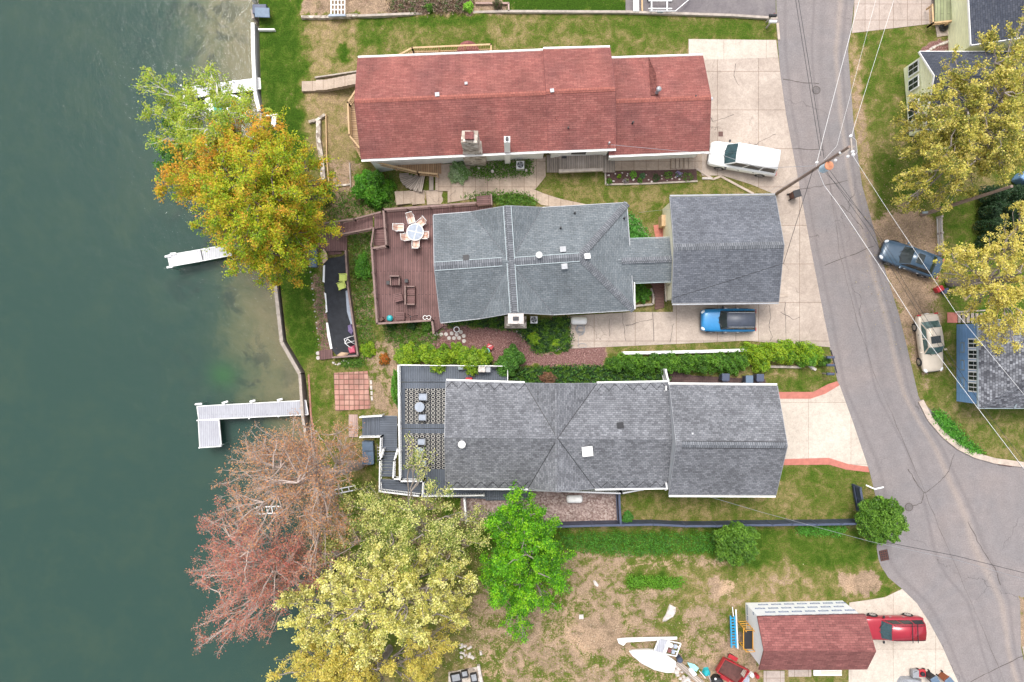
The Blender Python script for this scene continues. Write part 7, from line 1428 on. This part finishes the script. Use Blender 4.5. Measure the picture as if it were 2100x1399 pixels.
tree('tree', 'half bare rose red maple spreading over the water', (690, 1135),
     [(432, 1160, 6, 1.5), (415, 1180, 5, .8), (440, 1110, 7, 1.3), (470, 1100, 8, 1.9), (460, 1060, 7, 1.4), (510, 1130, 10, 2.2), (490, 1180, 9, 1.9), (550, 1100, 9, 1.8), (560, 1170, 9, 2.0), (450, 1215, 7, 1.4), (500, 1240, 8, 1.7), (550, 1230, 7, 1.6), (460, 1280, 6, 1.5), (510, 1290, 6, 1.6), (435, 1310, 5, 1.0), (600, 1140, 8, 1.6), (640, 1160, 7, 1.8), (610, 1200, 6, 1.6), (670, 1130, 5, 1.4), (555, 1290, 4, 1.0), (470, 1020, 6, 1.1)],
     RED, 20000, .12, 'barkp', 3.5, .32, .13, 17, 22, twigr=.010, wob=.02)
OLI = [(.58, .59, .17), (.32, .38, .07), (.70, .70, .26), (.18, .26, .03), (.76, .73, .28), (.10, .17, .02)]
tree('tree', 'olive green tree with pale tips beside the white deck rails', (850, 1052),
     [(750, 1000, 3, .7), (775, 1050, 5, 1.4), (740, 1040, 6, 1.7), (800, 1060, 7, 2.0), (850, 1050, 6, 1.7), (890, 1040, 5, 1.4), (870, 1100, 8, 2.1), (930, 1080, 6, 1.5), (960, 1120, 5, 1.5), (740, 1100, 7, 1.9), (700, 1100, 5, 1.3), (800, 1120, 9, 2.0), (980, 1060, 3, .9), (868, 930, 5, .8), (850, 955, 5, .6), (845, 905, 5, .4), (910, 1140, 7, 1.6), (690, 1140, 6, 1.2)],
     OLI, 30000, .135, 'bark', 3.5, .26, .15, 9, 9)
PAL = [(.82, .78, .28), (.76, .70, .20), (.86, .82, .36), (.66, .62, .15), (.42, .41, .08), (.28, .29, .06)]
tree('tree', 'broad pale yellow flowering tree above the bottom shore', (850, 1180),
     [(640, 1260, 9, 1.9), (620, 1230, 8, 1.2), (680, 1210, 9, 1.7), (720, 1250, 11, 2.3), (780, 1200, 10, 2.0), (760, 1150, 9, 1.6), (830, 1240, 11, 2.1), (880, 1200, 9, 1.9), (930, 1180, 7, 1.5), (950, 1220, 5, 1.3), (900, 1260, 8, 1.7), (660, 1300, 9, 1.6), (740, 1300, 10, 1.9), (820, 1300, 9, 1.7), (850, 1150, 8, 1.5), (920, 1145, 6, 1.2), (810, 1160, 9, 1.5), (700, 1180, 7, 1.0)],
     PAL, 46000, .145, 'bark', 4.0, .34, .10, 11, 10, twigr=.015)
GLD = [(.70, .58, .12), (.62, .52, .10), (.76, .66, .18), (.46, .42, .07)]
tree('tree', 'golden yellow tree at the bottom edge beside the lake', (800, 1330),
     [(590, 1380, 7, 1.2), (620, 1330, 7, 1.4), (680, 1330, 8, 1.8), (640, 1300, 7, 1.4), (690, 1390, 8, 1.8), (660, 1370, 8, 1.7), (600, 1420, 7, 1.5), (720, 1350, 9, 1.7), (720, 1410, 9, 1.9), (780, 1370, 8, 1.7), (840, 1350, 7, 1.5), (880, 1330, 6, 1.3), (920, 1310, 5, 1.2), (850, 1400, 6, 1.5), (900, 1370, 4, 1.2), (650, 1430, 8, 1.7), (590, 1350, 6, .7), (790, 1430, 8, 1.8), (930, 1270, 3, .9)],
     GLD, 36000, .14, 'bark', 3.5, .26, .10, 10, 10, twigr=.015)
BGR = [(.14, .42, .006), (.19, .50, .008), (.07, .26, .004), (.28, .56, .012), (.05, .18, .004)]
tree('tree', 'bright green maple standing on the bare dirt lot', (1072, 1135),
     [(1072, 1020, 3.5, 1.0), (1065, 1045, 5, 1.4), (1090, 1055, 5, 1.1), (1050, 1085, 7, 1.7), (1095, 1095, 7, 1.5), (1125, 1085, 4, .9), (1015, 1085, 4, .8), (1030, 1120, 6, 1.3), (1075, 1130, 9, 2.0), (1125, 1135, 6, 1.2), (1150, 1150, 4, .9), (1010, 1145, 4, .8), (1045, 1170, 8, 1.8), (1100, 1175, 8, 1.7), (1145, 1185, 4, .9), (1015, 1190, 5, 1.0), (1065, 1215, 7, 1.7), (1110, 1215, 6, 1.2), (1035, 1235, 5, 1.1), (1080, 1255, 5, 1.1), (1050, 1265, 4, .9), (1072, 1290, 3, .7), (1070, 1308, 2.5, .4), (1130, 1235, 4, .7), (1158, 1205, 3, .4), (1040, 1145, 7, 1.4), (1080, 1110, 8, 1.5), (1110, 1140, 7, 1.4), (1060, 1190, 8, 1.5), (1000, 1165, 4, .8), (1090, 1070, 5, 1.2), (1130, 1175, 5, 1.0), (1020, 1215, 4, .9)],
     BGR, 70000, .14, 'bark', 2.5, .24, .12, 9, 9)
YEL = [(.66, .57, .12), (.54, .48, .08), (.74, .64, .18), (.34, .34, .05), (.18, .20, .03)]
tree('tree', 'large golden oak covering the dark blue roof at the right edge', (1950, 300),
     [(1850, 265, 4, .9), (1880, 235, 5, 1.3), (1860, 320, 5, 1.6), (1900, 290, 7, 1.9), (1880, 380, 5, 1.6), (1860, 420, 4, .9), (1920, 350, 8, 2.1), (1950, 300, 9, 2.2), (1940, 240, 8, 1.9), (1930, 190, 7, 1.3), (1985, 230, 10, 2.1), (2000, 170, 8, 1.8), (1960, 130, 7, .9), (2040, 130, 8, 1.8), (2070, 90, 7, 1.2), (2060, 190, 10, 2.2), (2020, 270, 10, 2.2), (2080, 260, 10, 2.1), (2000, 330, 9, 2.1), (2060, 330, 8, 1.8), (1960, 390, 6, 1.4), (2100, 150, 8, 2), (2100, 320, 8, 1.6), (1910, 420, 4, .9), (2098, 30, 6, .5), (2110, 210, 9, 2)],
     YEL, 66000, .145, 'bark', 4.5, .30, .10, 11, 10, twigr=.015)
tree('tree', 'sparse golden tree reaching over the slate blue sedan and blue house', (1948, 580),
     [(1935, 560, 4, .8), (1955, 530, 6, 1.0), (1960, 590, 5, .7), (1995, 510, 8, 1.3), (2030, 530, 9, 1.3), (2070, 500, 9, 1.4), (2090, 450, 8, 1.2), (2000, 560, 8, .9), (1985, 610, 7, 1.0), (2020, 610, 8, 1.1), (2055, 585, 9, 1.2), (2095, 560, 9, 1.4), (2030, 655, 7, 1.0), (2060, 640, 8, 1.2), (2095, 640, 9, 1.3), (2030, 690, 6, .9), (2075, 690, 7, 1.0), (1990, 640, 6, .6), (2100, 600, 9, 1.3), (2040, 700, 6, .8)],
     YEL[:3], 17000, .145, 'bark', 5.0, .30, .10, 8, 8, twigr=.015)
mb = MB(); a, b = P(1946, 577, .2), P(2110, 572, 8.5); mb.tube([a, a*.5+b*.5, b], [.26, .24, .2], M['bark'], 10); one('tree', mb, 'thick bare grey trunk slanting out below the sparse golden crown', 'tree trunk')
TR2 = [(.09, .21, .015), (.13, .27, .02), (.06, .15, .012), (.17, .33, .03)]
def round_tree(label, blobs, pal):
    b = G(blobs[0][0]-2, blobs[0][1]-8); t = thing('tree', label, 'tree', b); Vs, Fs, Cs, o = [], [], [], 0
    for x, y, r, z, rz in blobs:
        q = P(x, y, z); V, F, c = lump_leaves(q, r, r, rz, int(2300*r*r)+300, .15, pal, 11); Vs.append(V); Fs.append(F+o); Cs.append(c); o += len(V)
    np_mesh('crown', np.concatenate(Vs), np.concatenate(Fs), M['leaf'], t, ('tint', np.concatenate(Cs))); mb = MB(); m = b+Vector((0, 0, 1.1)); mb.tube([b, m], [.11, .09], M['barkb'], 8)
    for x, y, r, z, rz in blobs: mb.tube([m, P(x, y, z+.2)], [.05, .02], M['barkb'], 5)
    mb.build('trunk', t)
round_tree('small round green tree straddling the dark blue fence', [(1507, 1105, 1.15, 1.6, 1.3), (1482, 1098, .8, 1.4, 1.0), (1533, 1098, .8, 1.4, 1.0), (1490, 1128, .85, 1.2, 1.0), (1527, 1128, .85, 1.2, 1.0), (1508, 1086, .7, 1.3, .9), (1512, 1147, .55, .9, .7)], TR2)
round_tree('round green tree overhanging the road corner by the fence', [(1804, 1063, 1.2, 1.8, 1.4), (1780, 1045, .8, 1.6, 1.1), (1824, 1042, .8, 1.7, 1.0), (1836, 1072, .75, 1.6, 1.0), (1800, 1028, .6, 1.5, .8), (1822, 1092, .75, 1.5, .9), (1786, 1088, .85, 1.5, 1.0), (1770, 1066, .7, 1.4, .9), (1802, 1103, .5, 1.2, .6)], TR2)
# hedge rows and shrubs
def hedge(label, blobs, pal, size=.14, name='hedge', dens=1.0, h0=1.0):
    c0 = G(blobs[0][0], blobs[0][1]); t = thing(name, label, 'hedge', c0); Vs, Fs, Cs, o = [], [], [], 0
    for x, y, rx, ry, h in blobs:
        g = G(x, y); k = (HC-g.z-h*.4)/HC; q = P(x, y, g.z+h*.4); n = int(2600*rx*ry*S*S*dens/(size/.14)**2)+150
        V, F, c = lump_leaves((q.x, q.y, g.z+h*.1), rx*S*k, ry*S*k, h*.9, n, size, pal); Vs.append(V); Fs.append(F+o); Cs.append(c); o += len(V)
    np_mesh('foliage', np.concatenate(Vs), np.concatenate(Fs), M['leaf'], t, ('tint', np.concatenate(Cs)))
    mb = MB()
    for x, y, rx, ry, h in blobs: b = G(x, y); mb.tube([b, b+Vector((.05, .03, h*.6))], [.04, .02], M['barkb'], 5)
    mb.build('stem', t); return t
hedge('long dark green hedge between driveway and tall garage', [(1268, 745, 26, 22, 1.5), (1300, 748, 28, 24, 1.6), (1335, 744, 26, 20, 1.5), (1370, 745, 26, 22, 1.6), (1405, 746, 26, 20, 1.5), (1440, 744, 26, 22, 1.6), (1475, 745, 26, 22, 1.6), (1508, 745, 24, 24, 1.6)], [(.07, .18, .012), (.095, .24, .015), (.045, .13, .01), (.14, .30, .02)])
hedge('bright yellow green hedge at the road end beside the mailboxes', [(1545, 725, 26, 24, 1.6), (1580, 722, 28, 24, 1.7), (1615, 722, 26, 24, 1.7), (1648, 725, 24, 26, 1.7), (1562, 750, 16, 18, 1.2), (1668, 728, 18, 20, 1.4)], LIME, .14)
shrub(1657, 737, 18, 1.6, 'round bright green shrub at the end of the hedge by the mailboxes', pal=[(.16, .36, .03), (.2, .42, .04), (.10, .26, .02)], size=.12)
shrub(1690, 742, 13, .7, 'low green tuft behind the three mailboxes', pal=GREEN, size=.12)
shrub(765, 378, 43, 2.0, 'big round green shrub below the red roofed house', pal=[(.07, .24, .01), (.10, .31, .015), (.05, .17, .008), (.14, .36, .02)], size=.17)
shrub(745, 545, 17, 1.3, 'bright round shrub on the slope beside the brown deck', pal=[(.10, .30, .02), (.14, .36, .03), (.06, .2, .015)], ry=26, size=.13)
shrub(942, 352, 22, .9, 'pale variegated shrub at the foot of the stone chimney', pal=[(.30, .42, .20), (.16, .30, .08), (.38, .48, .28)], size=.11)
hedge('lime green bushes hanging over the blue grey deck rail', [(838, 728, 30, 24, 1.8), (875, 728, 26, 24, 2.0), (905, 730, 24, 24, 1.9), (940, 725, 26, 22, 1.9), (965, 738, 26, 26, 2.0), (990, 735, 20, 22, 1.7), (835, 742, 22, 12, 1.4), (900, 752, 20, 14, 1.6), (970, 758, 14, 14, 1.6)], LIME+[(.26, .40, .04)], .14, 'shrub', .9)
shrub(1048, 742, 31, 1.9, 'round green shrub at the end of the blue grey deck', pal=[(.10, .25, .03), (.14, .32, .04), (.06, .17, .02)], size=.14)
shrub(988, 744, 18, 1.0, 'dark low shrub between lime bush and red cooler', pal=DARK, size=.12)
shrub(1318, 598, 17, .9, 'bright green shrub in the nook by the curved stairs', pal=[(.08, .24, .015), (.12, .32, .02), (.05, .16, .01)], size=.12, ry=24)
shrub(1287, 1063, 13, .9, 'small round green shrub in the fence corner', pal=[(.07, .24, .03), (.10, .30, .04)], size=.10)
shrub(846, 665, 11, .8, 'dark green shrub against the lower deck rail', pal=DARK, size=.11); shrub(878, 665, 13, .8, 'bright green shrub beside the deck steps', pal=GREEN, size=.11)
shrub(800, 665, 13, .9, 'dark tufted shrub below the teal cooler', pal=DARK+GREEN, size=.12)
shrub(788, 737, 12, .7, 'orange leaved azalea bush beside the path', pal=[(.50, .13, .015), (.55, .22, .03), (.30, .12, .02), (.14, .16, .03)], size=.11)
shrub(755, 715, 17, .9, 'lime green shrub right of the black fabric patio', pal=LIME, size=.12); shrub(812, 790, 10, 1.0, 'narrow green hedge plant along the white deck rail', pal=[(.09, .27, .02), (.13, .33, .03)], ry=44, size=.12, n=3500)
shrub(660, 395, 22, 1.4, 'dark green bush under the right edge of the orange tree', pal=[(.05, .17, .015), (.08, .24, .02)], size=.14)
shrub(1094, 695, 14, .6, 'lime tuft in the rounded garden bed', pal=LIME, size=.10); shrub(1142, 703, 9, .5, 'small lime tuft near the driveway corner', pal=LIME, size=.10)
shrub(1128, 776, 24, 1.0, 'reddish brown bush between the green shrubs', pal=[(.24, .11, .06), (.30, .16, .09), (.16, .10, .05)], size=.12, ry=13)
shrub(1020, 9, 10, .8, 'bare twiggy bush in the raised top bed', pal=[(.20, .14, .09), (.12, .14, .05)], size=.12); shrub(961, 14, 11, .7, 'bright lime shrub in the mulch at the top edge', pal=[(.22, .48, .03), (.28, .55, .05)], size=.11); shrub(880, 16, 9, .6, 'green shrub among bare stems at the top edge', pal=GREEN, size=.11)
for i, (x, y, r, lb, pal) in enumerate([(1249, 372, 7, 'green clump at the near left corner of the flower bed', GREEN), (1284, 371, 6, 'olive clump with lilac specks in the flower bed', [(.2, .25, .1), (.3, .25, .3)]), (1299, 358, 8, 'brightest green clump in the flower bed', [(.16, .38, .03)]), (1318, 360, 6, 'blue green clump in the flower bed', [(.08, .2, .08)]), (1346, 365, 9, 'dark green clump in the middle of the flower bed', DARK), (1371, 358, 9, 'round green clump in the flower bed', GREEN), (1392, 357, 7, 'lilac flowering clump in the flower bed', [(.32, .28, .5), (.1, .2, .08)]), (1410, 363, 12, 'largest spiky green clump at the bed end', GREEN), (1312, 370, 6, 'small leafy clump at the lower bed edge', GREEN), (1270, 361, 4, 'tiny pale green clump in the flower bed', LIME)]):
    shrub(x, y, r, .45, lb, 'plant', pal, 160, .10, name='flowering_plant', group='plants in the flower bed', stem=False)
hedge('dense dark evergreen hedge block at the right edge', [(2035, 400, 26, 20, 2.2), (2075, 400, 26, 20, 2.2), (2110, 400, 26, 20, 2.2), (2032, 430, 24, 20, 2.2), (2070, 432, 26, 20, 2.2), (2108, 432, 26, 20, 2.2), (2032, 462, 24, 20, 2.2), (2072, 462, 26, 20, 2.2), (2108, 464, 26, 20, 2.2), (2034, 492, 24, 18, 2.2), (2075, 492, 26, 18, 2.2), (2110, 492, 24, 18, 2.2)], [(.012, .045, .012), (.02, .06, .015), (.03, .075, .02)], .15)
# leafy beds nobody could count
bed([(912, 655), (985, 650), (1040, 650), (1045, 668), (1080, 660), (1165, 650), (1170, 700), (1165, 716), (1100, 725), (1082, 700), (1060, 676), (1000, 672), (960, 664), (918, 670)], 9000, .13, GREEN+DARK, 'green perennials and ground cover along the foot of the slate roofed house', 'ground cover', hgt=.5)
bed([(1060, 757), (1150, 752), (1250, 752), (1370, 768), (1362, 788), (1225, 784), (1080, 786), (1046, 786), (1044, 770)], 11000, .15, GREEN+DARK+[(.08, .22, .03)], 'long grassy green plants between the mulch path and lower house', 'ground cover', hgt=.7)
bed([(1000, 332), (1090, 328), (1090, 358), (1005, 366), (965, 362), (965, 345)], 3600, .12, GREEN, 'low green ivy round the two chimneys of the red roofed house', 'ground cover', hgt=.35)
bed([(945, 404), (1010, 396), (1080, 398), (1105, 418), (1040, 424), (1010, 412)], 2800, .12, GREEN+[(.12, .25, .04)], 'strip of green plants between the walk and slate roof', 'ground cover', hgt=.4)
bed([(1288, 440), (1305, 450), (1330, 490), (1290, 492)], 1600, .14, [(.07, .25, .03), (.11, .34, .05)], 'bright grassy plants in the nook behind the slate roof', 'ground cover', hgt=.5)
bed([(715, 482), (768, 476), (764, 660), (770, 700), (740, 735), (730, 640)], 4200, .12, GREEN+[(.12, .2, .04)], 'weeds and low plants on the slope beside the brown deck', 'ground cover', hgt=.3)
bed([(700, 395), (735, 410), (810, 420), (690, 455), (672, 440)], 1500, .12, GREEN+[(.25, .2, .1)], 'straggly weeds above the long brown stairs', 'ground cover', hgt=.25)
bed([(780, 390), (806, 350), (812, 418), (760, 424)], 1800, .12, GREEN, 'green ground cover right of the big round shrub', 'ground cover', hgt=.35)
bed([(1915, 838), (1935, 850), (1985, 905), (2015, 930), (1990, 928), (1940, 890), (1912, 856)], 3200, .14, [(.08, .30, .02), (.12, .36, .03), (.05, .2, .015)], 'bright green weeds along the kerb of the side road', 'ground cover', hgt=.4)
bed([(1150, 1094), (1480, 1092), (1500, 1128), (1300, 1140), (1160, 1128)], 6000, .12, [(.06, .22, .015), (.09, .28, .02), (.04, .15, .01)], 'lush unmown grass strip below the dark blue fence', 'grass', hgt=.2)
bed([(1630, 1078), (1735, 1078), (1720, 1096), (1640, 1094)], 1400, .13, [(.10, .34, .03), (.08, .26, .02)], 'bright tall grass tuft strip below the fence near the road', 'grass', hgt=.35)
bed([(1288, 1182), (1405, 1184), (1400, 1206), (1290, 1203)], 1500, .12, [(.10, .28, .01), (.14, .33, .015)], 'bright green weeds growing in the dirt lot', 'ground cover', hgt=.2)
bed([(800, 0), (970, -5), (960, 26), (800, 26)], 3200, .16, [(.22, .15, .10), (.17, .11, .08), (.30, .22, .16), (.08, .12, .03)], 'brown dead stems filling the mulched bed at the top edge', 'plants', hgt=.5)
bed([(786, 668), (905, 668), (900, 700), (830, 716), (790, 700)], 2400, .12, GREEN+[(.2, .2, .08)], 'mixed low plants below the brown deck rail', 'ground cover', hgt=.3)
bed([(642, 565), (660, 566), (680, 712), (658, 714)], 900, .11, GREEN+[(.25, .12, .1)], 'sparse plants in the narrow bed beside the black fabric', 'ground cover', hgt=.25)
bed([(700, 738), (745, 736), (742, 752), (700, 752)], 900, .12, GREEN, 'green plants above the brick patio', 'ground cover', hgt=.3)

def litter(cx, cy, rx, ry, n, pal, label):
    px = cx+RNG.normal(0, rx, n); py = cy+RNG.normal(0, ry, n); z = np.zeros(n)
    for _ in range(6): k = S*(HC-z)/HC; X = (px-1050)*k; Y = (699.5-py)*k; z = T(X, Y)
    V, F, c = leaf_np(np.stack([X, Y, z+.06], 1), .10, pick(pal, n, .2), 4.0)
    tag(np_mesh('leaf_litter', V, F, M['leaf'], None, ('tint', c)), label, 'fallen leaves', None, 'stuff')
litter(960, 1240, 55, 90, 1500, [(.45, .38, .2), (.3, .2, .12), (.5, .45, .25)], 'fallen pale leaves scattered on the dirt under the yellow trees')
litter(1850, 470, 40, 90, 900, [(.4, .32, .15), (.25, .17, .1)], 'fallen leaves scattered on bare dirt by the slate blue sedan')
litter(660, 430, 40, 60, 700, [(.4, .22, .1), (.25, .15, .1)], 'fallen brown leaves on the slope under the orange tree')
litter(1250, 1320, 160, 60, 1600, [(.15, .13, .06), (.2, .14, .09), (.5, .42, .32)], 'twigs and leaf scraps scattered over the dirt lot')
